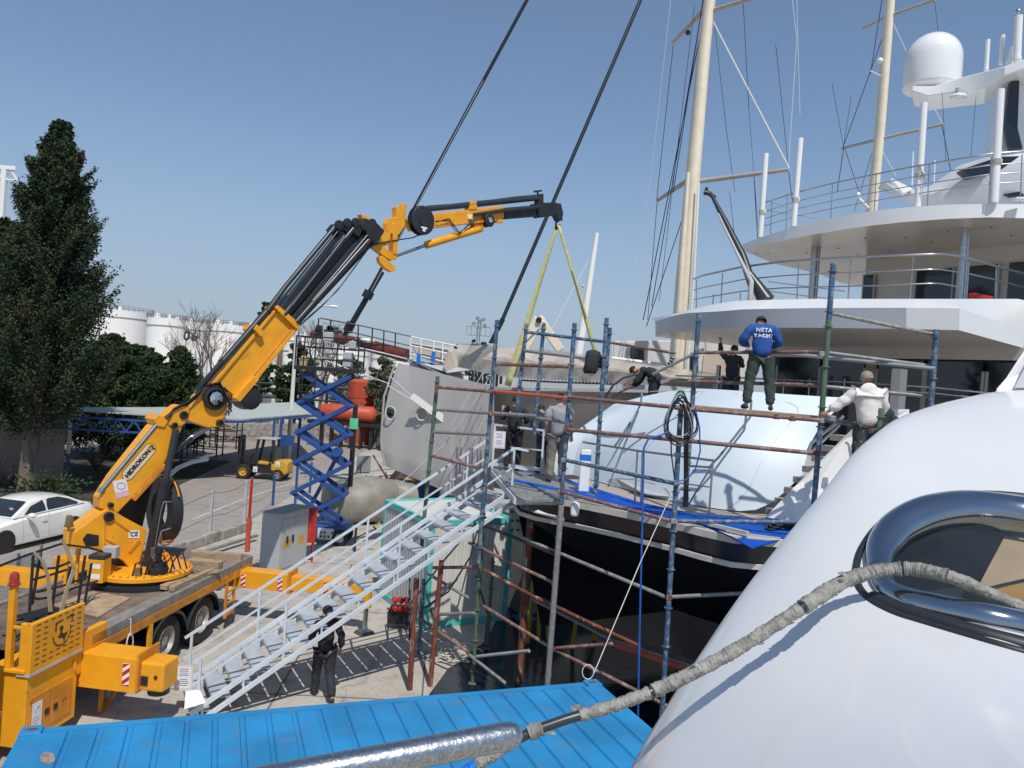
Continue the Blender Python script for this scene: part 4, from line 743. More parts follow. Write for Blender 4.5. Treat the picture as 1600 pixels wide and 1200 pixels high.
# big hose drum with guard ring, its plane across the boom
dc = C(257, 796, .28); rr_ = .70
def ringpts(r, n=40, a0=0, a1=2 * math.pi): return [dc + CN * math.cos(a) * r + UP * math.sin(a) * r for a in [a0 + (a1 - a0) * k / n for k in range(n + 1)]]
m_ = MB(); o_, i_ = ringpts(rr_), ringpts(rr_ * .60); m_.loft([[p - CD * .12 for p in o_], [p + CD * .12 for p in o_], [p + CD * .12 for p in i_], [p - CD * .12 for p in i_], [p - CD * .12 for p in o_]]); m_.build('hose_drum', 'hose', truck, smooth=40)
MB().tube(ringpts(rr_ + .09, 30, R(-120), R(150)), .018, 6).build('drum_guard', 'orange', truck)
cpoly('black_housing', [(182, 796), (236, 742), (246, 748), (228, 826), (214, 822)], .35, 'black', .35)  # solid black block set behind the inner boom
m_ = MB(); m_.tube([C(x, y, .5) for x, y in [(262, 745), (278, 731), (300, 722), (325, 717)]], .05, 6); m_.build('guard_bar', 'galv', truck)
# elbow
cpoly('elbow_link', [(284, 644), (295, 636), (304, 619), (318, 605.5), (337, 603), (349, 610), (351, 625), (346.5, 655), (340, 666), (318, 667), (286.6, 656)], .36, 'orange', .0, bevel=.02)
cpoly('elbow_link', [(262, 642), (276, 632), (290, 634), (286, 652), (281, 662), (266, 668), (255, 662)], .5, 'orange', .0, bevel=.03)
q = C(328, 621); MB().lathe([(.26, 0), (.27, .1), (.2, .12), (.19, .06)], q - CN * .17, -CN, 28).build('hose_reel', 'black', truck, smooth=40)
MB().lathe([(.16, 0), (.155, .05), (.05, .07)], q - CN * .27, -CN, 9).build('reel_cover', 'chrome', truck)
for k in range(5): ctube('hydraulic_hose', [(246 + 2 * k, 655 - k), (262, 643 - k * 1.6), (285, 634 - k * 2.2), (300, 622 - 2.4 * k), (314, 604 - k), (334, 600 - k), (346, 612 + 2 * k), (352, 630 + k * 3)], 2.2, 'hose', -.18 - .03 * k, 6)
rr = random.Random(5)
for k in range(6): ctube('hydraulic_hose', [(340 + rr.uniform(-3, 3), 604), (352 + rr.uniform(-3, 4), 615), (350 + rr.uniform(-3, 5), 635), (344 + rr.uniform(-6, 6), 648)], 1.5, 'hose', -.24, 5)
# outer boom
cpoly('outer_boom', [(326, 601), (342, 583), (424, 487), (441, 493), (457, 511), (386, 601), (363, 624), (345, 612), (334, 606)], .30, 'orange', 0, bevel=.03)
cpoly('boom_top_flange', [(323, 600), (421, 484), (424.5, 487), (327, 604)], .42, 'orange', 0); cpoly('boom_bottom_flange', [(382, 600), (455, 511), (459, 514), (387, 604)], .42, 'orange', 0)
cpoly('boom_collar', [(421, 481), (426, 477), (459, 505), (461, 512), (455, 514)], .52, 'orange', 0)
cpoly('boom_side_plate', [(358, 621), (388, 586), (396, 592), (366, 627)], .5, 'orange', -.03); cpoly('boom_lug', [(388, 515), (392, 507), (404, 520), (398, 526)], .6, 'orange', 0, .01)
cpoly('boom_side_strip', [(377, 600), (449, 513), (452, 515), (380, 603)], .36, 'orange_dirty', -.02)
for (x, y, s) in ((375.5, 556, .26), (432, 506, .2)): text('HIDRO' if False else 'CRANE' if False else '///', .001, C(x, y), CD, UP, 'orange_dirty', 'tiny_mark', truck) if False else None
cpoly('worn_decal', [(371, 559), (381, 551), (384, 555), (374, 563)], .004, 'orange_dirty', -.152, 0)
ctube('extension_cylinder', [(300, 613), (337, 571), (412, 486)], [9, 10, 10], 'boomgrey', -.16); ctube('extension_cylinder', [(412, 486), (440, 448), (520, 352)], [10, 8, 8], 'boomgrey', -.18)
for k in range(4): ctube('hydraulic_hose', [(303 - k, 616 + k), (301 + k, 606), (318, 588), (336, 570 - k), (340 + k, 560 + k)], 2.4, 'hose', -.2 - .02 * k, 6)
cpoly('telescopic_boom', [(440, 489), (557, 350), (588, 364), (586, 376), (460, 512)], .26, 'black', .02, bevel=.02)
cpoly('telescopic_side_rail', [(428, 485), (540, 348), (546, 350), (434, 490)], .34, 'boomgrey', 0); cpoly('telescopic_side_rail', [(448, 497), (572, 352), (577, 355), (453, 502)], .38, 'boomgrey', 0)
ctube('extension_cylinder', [(436, 492), (546, 356)], 8, 'boomgrey', -.22); ctube('extension_cylinder', [(455, 503), (580, 362)], 9, 'boomgrey', -.24); ctube('extension_cylinder', [(447, 478), (530, 372)], 5, 'boomgrey', -.26)
ctube('wire_pipe', [(430, 465), (515, 356)], 1.5, 'cabgrey', -.2, 5); ctube('wire_pipe', [(440, 462), (522, 358)], 1.2, 'boomgrey', -.26, 5); ctube('wire_pipe', [(478, 470), (572, 358)], 1.6, 'cabgrey', -.3, 5)
ctube('loose_hose', [(458, 510), (490, 482), (520, 455), (548, 418), (566, 392)], 1.6, 'hose', -.2, 5); ctube('loose_hose', [(460, 514), (500, 478), (528, 448), (556, 410), (570, 392)], 1.6, 'hose', -.1, 5)
for i, pts in enumerate(([(512, 360), (520, 350), (531, 353), (524, 368)], [(524, 356), (530, 346), (542, 352), (536, 366)], [(540, 364), (550, 347), (561, 352), (552, 372)], [(552, 352), (560, 342), (578, 350), (572, 362)], [(558, 356), (576, 348), (590, 362), (578, 382), (564, 372)])): cpoly('boom_head', pts, .34 + .05 * i, 'black', -.05, .02)
for k in range(5): q = C(520 + 13 * k, 352 + rr.uniform(-3, 3)); MB().lathe([(.12, 0), (.12, .05), (.09, .06)], q - CN * .25, -CN, 14).build('head_sheave', 'black', truck, smooth=40)
q = C(385, 622); MB().lathe([(.26, -.2), (.26, .28), (.2, .3)], q + CN * .05, -CN, 26).build('winch_drum', 'black', truck, smooth=40); cpoly('winch_guard', [(365, 625), (380, 606), (399, 612), (403, 626), (398, 636), (380, 640)], .3, 'black', .05, .03)
q = C(396, 590); MB().tube([q + CD * math.cos(a) * .08 + UP * math.sin(a) * .1 for a in [k * math.pi / 6 for k in range(13)]], .02, 6).build('chain_ring', 'orange', truck)
ctube('chain', [(396, 596), (398, 606), (402, 612)], 2, 'black', 0, 6)
# jib
OR = 'orange'
cpoly('jib_arm', [(561, 335), (566, 336), (580, 344), (592.5, 357.5), (607.5, 365), (606, 382.5), (600, 384), (589, 370), (581, 360), (572.5, 347.5), (564, 346)], .20, OR, 0)
cpoly('jib_link', [(580, 377.5), (587.5, 376), (610, 396), (617.5, 397.5), (617.5, 405), (609, 407.5), (600, 402.5), (580, 387.5)], .17, OR, 0); cpoly('jib_link', [(590, 402.5), (595, 399), (615, 416), (616, 422.5), (609, 425), (600, 420), (591, 410)], .15, OR, 0)
cpoly('jib_link', [(609, 350), (614, 349), (618, 367), (617.5, 397.5), (611, 397.5), (610, 367.5)], .22, OR, 0); cpoly('jib_link', [(583, 372), (592, 366), (597, 384), (586, 388)], .18, OR, 0)
cpoly('jib_head', [(601, 350), (605, 341), (616, 340), (615, 324), (620, 322.5), (624, 334), (627.5, 319), (632.5, 317.5), (630, 340), (630, 352.5), (620, 367.5), (606, 365), (601, 361)], .20, OR, 0)
cpoly('jib_boom', [(632, 342), (672, 335), (720, 330), (775, 322.5), (785, 324), (785, 340), (781, 348), (770, 344), (700, 354), (672, 356), (640, 362)], .18, OR, 0, .03)
cpoly('jib_flange', [(672, 334), (785, 322.5), (785, 325), (672, 337)], .17, OR, 0); cpoly('jib_flange', [(672, 354.5), (770, 344), (770, 346), (672, 357.5)], .30, 'orange_dirty', 0)
cpoly('jib_bracket', [(729, 328), (731, 315), (741, 315), (742, 328)], .22, OR, 0); cpoly('jib_bracket', [(772, 348), (778, 344), (784, 346), (782, 349)], .20, OR, 0)
cpoly('jib_telescope', [(785, 325), (832, 321), (836, 339), (786, 343)], .2, 'black', 0); cpoly('jib_tip', [(832, 319), (846, 317), (866, 317), (868, 333), (860, 338), (838, 341)], .25, 'black', 0); cpoly('tip_sheave_plate', [(862, 318), (873, 318), (877, 334), (875, 343), (868, 343), (864, 334)], .2, 'black', 0)
ctube('jib_top_cylinder', [(655, 328), (733, 320), (800, 313), (845, 309)], [8, 9.5, 9.5, 8], 'boomgrey', -.02); ctube('wire_pipe', [(665, 322), (735, 317), (800, 308), (845, 304)], 1.6, 'steel', -.05, 5); cpoly('cylinder_head', [(838, 304), (846, 303), (846, 319), (838, 318)], .2, 'black', 0)
ctube('tip_knob', [(840.5, 306), (840, 299)], 3, 'black'); ctube('tip_knob', [(834.5, 299.5), (846, 298)], 3, 'black'); ctube('jib_side_cylinder', [(735, 336), (785, 329), (838, 324)], [5, 6, 6], 'boomgrey', -.16)
ctube('jib_cylinder_barrel', [(665, 383), (747, 358)], 12, OR, -.02); ctube('jib_cylinder_rod', [(615, 401), (666, 383)], 5, 'steel', -.02); cpoly('cylinder_bracket', [(737, 358), (741, 338), (752, 338), (752, 362), (742, 366)], .22, 'orange_dirty', 0)
def reel(px, py, rpx, off, hubm, name):
    q = C(px, py); r = rpx * q.y / 1200; o = MB().lathe([(r * .97, 0), (r, .01), (r, .03), (r * .97, .04), (r * .9, .045), (r * .3, .05)], q + CN * off, -CN, 36).lathe([(r * .7, 0), (r * .7, .14)], q + CN * off, CN, 24).lathe([(r, .14), (r, .16)], q + CN * off, CN, 36).build(name, 'hose', truck, smooth=40)
    MB().lathe([(r * .42, .045), (r * .4, .075), (r * .1, .08)], q + CN * off, -CN, 20).build('reel_hub', hubm, o, smooth=40); return o, q
o, q = reel(651.5, 345.5, 22.5, -.25, 'hose', 'jib_hose_reel'); MB().box(C(653, 359.5) - CN * .32, (.001, .001, .001)).build('x', 'paper', o) if False else None
cc = C(651.5, 357.5) - CN * .31; MB().prism([cc + CD * x + UP * z for x, z in [(-.11, .03), (.11, .03), (.11, -.02), (.05, -.02), (.05, -.10), (-.05, -.10), (-.05, -.02), (-.11, -.02)]], CN * -.004).build('reel_label', 'paper', o)
reel(757, 345, 10.5, -.2, 'chrome', 'jib_hose_reel')
for k in range(3): ctube('loose_hose', [(675, 348 - k), (696, 342 + 2 * k), (704, 352 + k * 4), (712, 364 + k), (736, 346 - 3 * k)], 1.3, 'hose', -.16, 5)
ctube('loose_hose', [(560, 388), (600, 378), (640, 372), (655, 366)], 2, 'hose', -.12, 5); cpoly('sensor_box', [(727, 336), (733, 336), (733, 343), (727, 343)], .1, 'paper', -.1)
# hook block
cpoly('hook_block', [(867, 336), (876, 335), (877, 345), (868, 346)], .14, 'black', 0)
hq = C(871.5, 351.5); m_ = MB(); m_.tube([hq + CD * math.cos(a) * .10 + UP * (math.sin(a) * .13) for a in [R(80) + R(300) * k / 14 for k in range(15)]], .035, 8); m_.build('hook', 'black', truck, smooth=60)
# slings: top-level webbing hanging in the hook
def webbing(name, label, a, b, w0, w1, m, grp=None):
    a, b = Vector(a), Vector(b); d = (b - a).normalized(); s = d.cross(Vector((0, 1, 0))).normalized(); t = thing(name, label, 'lifting sling', a, grp); mb = MB(); n = 18; rows = []
    for k in range(n + 1):
        u = k / n; tw = .35 * math.sin(u * 5); w_ = lerp(w0, w1, u) / 2; c = a.lerp(b, u); sx = (s * math.cos(tw) + Vector((0, 1, 0)) * math.sin(tw)); rows.append([c - sx * w_, c + sx * w_])
    mb.loft(rows).build('webbing', m, t, thick=.012, smooth=60); return t
webbing('lifting_sling', 'yellow webbing sling running down left from the crane hook', hq + Vector((-.02, -.03, -.02)), P(793, 603, 26.6), .12, .24, 'sling', 'slings from the crane hook')
t = webbing('lifting_sling', 'twisted yellow and dark webbing sling running down right from the crane hook', hq + Vector((.03, -.05, -.02)), P(945, 600, 27.2), .09, .18, 'sling', 'slings from the crane hook')
a_, b_ = hq.lerp(P(945, 600, 27.2), .28), hq.lerp(P(945, 600, 27.2), .58); m_ = MB(); m_.bar(a_ + Vector((0, -.02, 0)), b_ + Vector((0, -.02, 0)), .09, .03); m_.build('dark_webbing', 'slingdark', t)

# timber on the rear deck: things of their own
for i, (p, q, w_, h, lb) in enumerate([((300, 866), (378, 872), .2, .2, 'long squared timber lying across the rear of the truck deck, farthest back'), ((296, 880), (345, 885), .25, .22, 'thick short timber baulk lying in front of the longest one on the deck'),
                                    ((268, 920), (328, 893), .12, .12, 'slim weathered plank pair beside the deck edge'), ((255, 918), (300, 900), .16, .1, 'split timber offcut lying nearest the turntable'), ((312, 898), (344, 892), .1, .06, 'thin dark board on the deck near the squared timbers')]):
    A_ = G(*p, 1.48); B_ = G(*q, 1.48); MB_ = MB().bar(A_, B_, w_, h); o = MB_.build('timber', 'wood', None, bevel=.012); tag(o, lb, 'timber', 'timbers on the truck deck')
# ================================================================ motor yacht (stern towards us)
VF = Vector((.86, .5, 0)).normalized(); VU = Vector((.5, -.86, 0)).normalized()       # forward, port-to-starboard
yacht = thing('motor_yacht', 'large white motor yacht with navy hull, stern and swim platform toward the camera', 'yacht', G(1300, 850, 0) * 0 + Vector((7, 16, 0)))
KU = 1.36
def Z(z): return CAM_H + (z - CAM_H) * KU
P0_ = P
def P(px, py, Y): return P0_(px, py, Y * KU)
def outline(lst, z): return [G(x, y, z) for x, y in lst]
# --- main (lower) overhang
bot = outline([(1024, 526), (1041, 521), (1075, 517), (1120, 514), (1161, 512), (1270, 512), (1350, 513), (1416, 514), (1499, 516), (1600, 544)], Z(7.4))
topp = [(1024, 502), (1045, 495), (1075, 489), (1120, 484), (1161, 479), (1270, 479), (1350, 482), (1416, 484), (1499, 486), (1600, 503)]
top = []
for b, (x, y) in zip(bot, topp):
    p = P0_(x, y, b.y - .05); top.append(Vector((p.x, p.y, Z(7.73) if x > 1100 else p.z)))
e_b = bot[-1] + VF * 9; e_t = top[-1] + VF * 9 + UP * .3
bot2, top2 = bot + [e_b], top + [e_t]
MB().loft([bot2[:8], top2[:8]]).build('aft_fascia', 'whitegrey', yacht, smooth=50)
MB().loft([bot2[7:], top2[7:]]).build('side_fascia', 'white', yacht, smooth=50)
ctr = Vector((8.5, 20.5, 0)) * KU
def inset(pts, d, z): return [Vector((lerp(p.x, ctr.x, d), lerp(p.y, ctr.y, d), z)) for p in pts]
blk = [P(x, y, yy) for x, y, yy in [(1024, 500, 17.9), (1050, 491, 17.2), (1100, 478, 16.2), (1150, 470, 15.3), (1210, 467, 14.7), (1300, 466.5, 14.0), (1400, 467, 13.4), (1500, 467, 13.6), (1600, 467, 15.6)]]
row1 = [Vector(t) for t in top]; row2 = []
for t in top:
    px = 800 + 1200 * (t.x / t.y); yy = interp(px, [(1020, 498), (1050, 491), (1100, 478), (1150, 470), (1210, 467), (1620, 467)]); q = P0_(px, yy, t.y + .75); row2.append(q)
row2.append(row2[-1] + VF * 9); row1.append(top2[-1])
MB().loft([row1, row2]).build('bulwark', 'white', yacht, smooth=50)
row3 = [p + (ctr - p).normalized() * .25 * Vector((1, 1, 0)) for p in row2]; row4 = [Vector((p.x, p.y, Z(7.75))) for p in row3]
MB().loft([row2, row3, row4]).build('bulwark_cap', 'white', yacht, smooth=50)
port = [bot[0] + VF * 2.5, bot[0] + VF * 12]
MB().add([Vector((p.x, p.y, Z(7.4) + .001)) for p in bot2] + [Vector((p.x, p.y, Z(7.4) + .001)) for p in port[::-1]], [tuple(range(len(bot2) + 2))]).build('soffit', 'soffit', yacht)
MB().add([Vector((p.x, p.y, Z(7.76))) for p in row4] + [Vector((p.x, p.y, Z(7.76))) for p in port[::-1]], [tuple(range(len(row4) + 2))]).build('upper_deck', 'teak', yacht)
MB().loft([[bot[0], *port], [top[0] + UP * .1, port[0] + UP * .5, port[1] + UP * .5]]).build('port_fascia', 'white', yacht)
# --- saloon bulkhead (main deck house) with dark glazing
S0 = Vector((9.7, 13.5, 0)) * KU; Sd = -VU
def wallpan(name, s0, s1, z0, z1, m, off=0.0, parent=None, base=None, t_=.06):
    b = (base or S0); return MB().obox(b + Sd * s0 * KU - VF * off + UP * z0, Sd * (s1 - s0) * KU, VF * t_, UP * (z1 - z0)).build(name, m, parent or yacht)
wallpan('aft_bulkhead', -.3, 6.6, Z(5.2), Z(7.4), 'black', -.12, t_=3)
gx0 = 0.1
for k, (s0, s1) in enumerate([(0.05, 1.3), (1.42, 2.5), (2.6, 3.6), (3.95, 4.9), (5.1, 6.3)]):
    d_ = wallpan('glass_door', s0, s1, Z(5.3), Z(7.12), 'glass', .02)
    for a, b, c, e in ((s0 - .05, s0, Z(5.25), 7.2), (s1, s1 + .05, Z(5.25), 7.2)): wallpan('door_frame', a, b, c, e, 'cabgrey', .05, d_)
wallpan('lintel', -.3, 6.6, Z(7.16), Z(7.40), 'soffit', .06)
wallpan('bulkhead_panel', 3.66, 3.9, Z(5.25), Z(7.16), 'wallbeige', .05)
for px, yb, Yp, r in ((1402, 640, 13.3, .13), (1146, 600, 17.5, .11), (1122, 600, 17.9, .06)):
    q = P(px, 560, Yp); MB().obox(Vector((q.x, q.y, Z(5.2))) - VU * r, VU * 2 * r, VF * 2 * r, UP * 2.2).build('deck_pillar', 'soffit' if r > .12 else 'steel', yacht, bevel=.03)
dl = [G(1040, 590, 5.0), G(1700, 680, 5.0)]
MB().add([Vector((4.6, 24, 4.8)), Vector((8.4, 16.2, 4.8)), Vector((17, 21, 4.8)), Vector((12, 31, 4.8))], [(0, 1, 2, 3)]).build('main_deck', 'teak', yacht)
# --- upper overhang (sun deck)
b2 = outline([(1160, 391), (1190, 383), (1237, 373), (1280, 365), (1322, 358), (1365, 352), (1412, 347), (1480, 342), (1545, 339.5), (1600, 341)], Z(10.2))
t2p = [(1157, 381), (1187, 370), (1237, 355), (1280, 344), (1322, 336), (1365, 329), (1412, 324), (1480, 319.5), (1545, 318.5), (1600, 319)]
t2 = [Vector((b.x, b.y, P0_(x, y, b.y).z)) for b, (x, y) in zip(b2, t2p)]
E2 = VF * 8
MB().loft([b2 + [b2[-1] + E2], t2 + [t2[-1] + E2]]).build('sun_deck_fascia', 'white', yacht, smooth=50)
pe = [G(1315, 442, Z(10.2)), G(1277, 427, Z(10.2)), G(1210, 412, Z(10.2))]
bb = [Vector((p.x, p.y, Z(10.2) + .001)) for p in b2 + [b2[-1] + E2]] + [Vector((p.x, p.y, Z(10.2) + .001)) for p in [pe[0] + VF * 8, pe[0], pe[1], pe[2]]]
MB().add(bb, [tuple(range(len(bb)))]).build('sun_deck_soffit', 'soffit', yacht)
MB().loft([[b2[0], pe[2], pe[1], pe[0], pe[0] + VF * 8], [t2[0]] + [p + UP * .32 for p in (pe[2], pe[1], pe[0], pe[0] + VF * 8)]]).build('port_fascia', 'white', yacht)
tt = [p - UP * .01 for p in t2 + [t2[-1] + E2]] + [p + UP * .32 for p in (pe[0] + VF * 8, pe[0], pe[1], pe[2])]
MB().add(tt, [tuple(range(len(tt)))]).build('sun_deck', 'white', yacht)
m_ = MB(); rr = random.Random(4)
for px, py in ((1182, 375 + 22), (1310, 388), (1260, 395), (1352, 372), (1415, 371), (1480, 362), (1580, 368), (1455, 378), (1200, 396), (1548, 355), (1390, 392), (1340, 398)):
    q = G(px, py, Z(10.2) - .005); m_.cyl(q, q + UP * -.012, .035, n=10)
m_.build('downlights', 'black', yacht)
# house under the sun deck
H0 = Vector((12.2, 17.4, 0)) * KU
wallpan('upper_bulkhead', -2, 5.0, Z(7.75), Z(10.2), 'soffit', -.1, base=H0, t_=4)
for s0, s1 in ((-1.6, -.3), (-.15, 1.1), (1.35, 2.3), (2.45, 3.4), (4.65, 4.95)):
    d_ = wallpan('window', s0, s1, Z(7.9), Z(9.75), 'glass', .02, base=H0)
    for a, b in ((s0 - .04, s0), (s1, s1 + .04)): wallpan('window_frame', a, b, Z(7.9), Z(9.78), 'cabgrey', .05, d_, base=H0)
for px, Yp, r in ((1503, 17.0, .10), (1271, 20.3, .12)):
    q = P(px, 420, Yp); m_ = MB(); m_.cyl((q.x, q.y, Z(7.75)), (q.x, q.y, Z(10.2)), r, n=16); m_.cyl((q.x + .16, q.y + .1, Z(7.75)), (q.x + .16, q.y + .1, Z(10.2)), r * .7, n=16); m_.build('pillar', 'steel', yacht, smooth=50)
o = MB().obox(G(1533, 455, Z(7.9)) * 0 + P(1512, 466, 15.2), VF * .9, VU * .2, UP * .14).build('red_cushion', 'red', yacht, bevel=.03)
# --- railings: steel tubes through picture points at a given distance
def polyY(lst): return [P(x, y, Y) for x, y, Y in lst]
def steel(name, pts, r=.018, m='steel', n=8, par=None): return MB().tube(pts, r * KU, n).build(name, m, par or yacht, smooth=60)
rail_top = [(1084, 436, 18.2), (1100, 430, 17.2), (1160, 417, 15.8), (1220, 409, 15.0), (1290, 404, 14.3), (1380, 400, 13.6), (1450, 397.5, 13.2), (1472, 397, 13.2), (1492, 399, 13.4), (1515, 404, 13.8), (1560, 417, 14.9), (1600, 428, 15.9), (1680, 447, 18)]
rail_mid = [(1084, 453, 18.2), (1100, 449, 17.2), (1160, 437, 15.8), (1220, 431, 15.0), (1290, 427, 14.3), (1380, 424, 13.6), (1450, 421, 13.2), (1470, 421, 13.2), (1515, 428, 13.8), (1560, 438, 14.9), (1600, 449, 15.9), (1680, 470, 18)]
rail_low = [(1084, 468, 18.2), (1100, 465, 17.2), (1160, 455, 15.8), (1220, 450, 15.0), (1290, 448, 14.3), (1380, 446, 13.6), (1450, 443, 13.2), (1470, 443, 13.2), (1512, 451, 13.8)]
for rl, r in ((rail_top, .022), (rail_mid, .013), (rail_low, .013)): steel('handrail', polyY(rl), r)
def steel_post(px0, py0, px1, py1, Y, r=.017, m='steel', name='rail_post'): return MB().tube([P(px1, py1, Y), P(px0, py0, Y)], r, 8).build(name, m, yacht, smooth=60)
for x0, y0, x1, y1, Y in ((1088, 437, 1088, 484, 18), (1129, 427, 1126, 482, 16.5), (1115, 460, 1113, 482, 16.8), (1157, 458, 1156, 478, 16), (1248, 411, 1245, 468, 14.9), (1330, 403, 1325, 467, 14.1), (1427, 402, 1422, 467, 13.4), (1514, 409, 1510, 467, 13.8), (1557, 418, 1555, 467, 14.9)): steel_post(x0, y0, x1, y1, Y)
for pts in ([(1200, 455, 18.5), (1320, 470, 17.5)], [(1200, 440, 18.5), (1320, 455, 17.5)]): steel('handrail', polyY(pts), .012)
# main deck stern rail behind the blue shirt man
for y0, r in ((0, .016), (9, .013)): steel('handrail', polyY([(1056, 587 + y0, 17.5), (1150, 590 + y0, 16), (1277, 596 + y0, 14.6), (1307, 596 + y0, 14.4), (1457, 605 + y0, 13.6), (1550, 615 + y0, 13.8)]), r)
for x in (1116, 1175, 1225, 1265, 1320): steel_post(x, 592, x - 2, 622, 15.2)
# sun deck rail and white stanchion poles
sr = [(1195, 317, 20.5), (1240, 302, 19.6), (1300, 287, 18.6), (1370, 272, 17.6), (1430, 260, 16.9), (1500, 248, 16.2), (1550, 240, 15.9), (1620, 235, 15.9)]
for dy, k in ((0, .02), (18, .012), (33, .012), (48, .012)): steel('handrail', polyY([(x, y + dy * (1 - .25 * (1600 - x) / 400), Y) for x, y, Y in sr]), k)
for x0, y0, x1, y1, Y in ((1206, 315, 1204, 366, 20.2), (1301, 288, 1298, 342, 18.5), (1369, 273, 1366, 332, 17.6), (1452, 257, 1449, 323, 16.7), (1549, 244, 1545, 318, 15.9), (1597, 241, 1594, 318, 15.9)): steel_post(x0, y0, x1, y1, Y)
for pts in ([(1197, 313, 21), (1222, 322, 21.5), (1270, 338, 21.5)], [(1200, 330, 21), (1240, 335, 22), (1290, 345, 22)], [(1230, 305, 22), (1228, 360, 22)]): steel('handrail', polyY(pts), .012)
for x0, y0, x1, y1, Y, r in ((1197, 240, 1188, 371, 20.3, .07), (1251, 216, 1240, 354, 19.3, .07), (1444, 161, 1434, 323, 16.9, .075), (1563, 140, 1553, 317, 15.9, .085)):
    r = r * KU; o = MB().tube([P(x1, y1, Y), P(x0, y0, Y)], r, 14).build('awning_pole', 'white', yacht, smooth=60)
    f = .30 if x0 != 1563 else .36; c = P(lerp(x1, x0, f), lerp(y1, y0, f), Y); rp = MB()
    for k in range(5): rp.lathe([(r + .012, -.012), (r + .028, 0), (r + .012, .012)], c + UP * (k * .035 - .07), n=14)
    rp.sph(c + Vector((.07, -.07, 0)), .075, 8, 6, sc=(.7, .8, 1.5)).build('lashing', 'rope', o, smooth=60)
# davit crane
dv = thing('davit_crane', 'slim dark steel davit crane leaning over the yacht upper deck', 'davit', P(1190, 468, 15.4))
MB().tube(polyY([(1197, 470, 15.2), (1185, 450, 15.3), (1170, 428, 15.4)]), .1, 12, radii=[.24, .17, .12]).build('base', 'boomgrey', dv, smooth=50)
MB().tube(polyY([(1178, 452, 15.4), (1160, 400, 15.8), (1135, 350, 16.2), (1112, 305, 16.6)]), .1, 12, radii=[.13, .12, .09, .05]).build('arm', 'boomgrey', dv, smooth=50)
MB().tube(polyY([(1172, 470, 15.2), (1174, 440, 15.2), (1150, 392, 15.6), (1122, 334, 16.2)]), .05, 8, radii=[.08, .07, .04, .03]).build('ram', 'cabgrey', dv, smooth=50)
m_ = MB(); m_.tube(polyY([(1116, 309, 16.6), (1108, 302, 16.7), (1100, 301, 16.7)]), .07, 8); m_.tube(polyY([(1104, 302, 16.7), (1104, 293, 16.7)]), .045, 8); m_.build('head', 'black', dv, smooth=50)
# --- radar arch with dome
ar_b = polyY([(1424, 142, 19.5), (1450, 150, 19.2), (1500, 143, 18.9), (1540, 138, 18.4), (1570, 118, 18.0), (1600, 108, 17.8), (1700, 80, 17.2)])
ar_t = polyY([(1426, 134, 19.5), (1460, 134, 19.2), (1500, 121, 18.9), (1540, 111, 18.4), (1570, 103, 18.0), (1600, 92, 17.8), (1700, 60, 17.2)])
BK = Vector((.75, 1.3, 0))
m_ = MB(); rows = []
for b, t in zip(ar_b, ar_t): rows.append([b, t, t + BK, b + BK])
m_.loft(rows, closed=True, cap=True).build('radar_arch', 'white', yacht, smooth=30, bevel=.03)
dc_ = P(1455, 138, 19.9); rD = 41 * 19.9 * KU / 1200; hh = P(1455, 94, 19.9).z - dc_.z
dm = MB(); prof = [(rD * .78, -.12), (rD * .98, -.02), (rD, .06), (rD, hh)] + [(rD * math.cos(a), hh + rD * 1.0 * math.sin(a)) for a in [R(10 * k) for k in range(1, 9)]] + [(.01, hh + rD)]
dm.lathe(prof, dc_, n=48).build('satellite_dome', 'white', yacht, smooth=60)
q = P(1497, 152, 18.8); MB().sph(q, .27, 20, 10, sc=(1, 1, .45)).build('radome', 'white', yacht, smooth=60); MB().cyl(q, q + UP * .3, .09).build('radome_stem', 'cabgrey', yacht)
for x, y0, y1, Y, r in ((1544, 62, 108, 18.6, .05), (1567, 55, 98, 18.4, .05), (1575, 76, 97, 18.3, .02), (1592, 25, 92, 18, .085)):
    o = MB().tube([P(x - 3, y1 + 3, Y), P(x, y0, Y)], r * KU, 12).build('antenna', 'white', yacht, smooth=60); MB().lathe([(r * 1.5, 0), (r * 1.5, .1), (r, .14)], P(x - 3, y1 + 2, Y), n=12).build('antenna_base', 'white', o)
q = P(1591, 18, 18); MB().sph(q, .09, 10, 8).build('wind_sensor', 'steel', yacht, smooth=60)
MB().prism([P(x, y, 18.2) for x, y in [(1579, 72), (1587, 73), (1583, 100), (1571, 100)]], Vector((.05, .1, 0))).build('arch_fin', 'white', yacht)
# arch mast with dark stripe, big fairing and wing below it
m_ = MB(); m_.prism([P(x, y, 18.6) for x, y in [(1566, 130), (1660, 130), (1660, 245), (1548, 245), (1552, 215)]], Vector((.6, 1.6, 0))).build('mast_fairing', 'white', yacht, bevel=.05)
MB().prism([P(x, y, 18.35) for x, y in [(1578, 128), (1593, 126), (1590, 200), (1598, 232), (1578, 232), (1570, 195)]], Vector((.05, .18, 0))).build('dark_stripe', 'navy', yacht)
MB().prism([P(x, y, 18.3) for x, y in [(1578, 84), (1590, 80), (1588, 96), (1575, 100)]], Vector((.05, .2, 0))).build('dark_stripe', 'navy', yacht)
m_ = MB(); rows = []
for (x, yt, yb, Y) in [(1380, 283, 290, 19.6), (1400, 292, 310, 19.4), (1425, 297, 318, 19.2), (1455, 290, 322, 19.0), (1480, 272, 320, 18.9), (1500, 258, 318, 18.8), (1540, 246, 317, 18.4), (1600, 239, 316, 18.2), (1680, 235, 316, 18)]:
    t_, b_ = P(x, yt, Y), P(x, yb, Y); rows.append([b_, (t_ + b_) / 2 - Vector((.1, .25, 0)), t_, t_ + Vector((.5, 1.5, .15))])
m_.loft(rows).build('sun_deck_coaming', 'whitegrey', yacht, smooth=60)
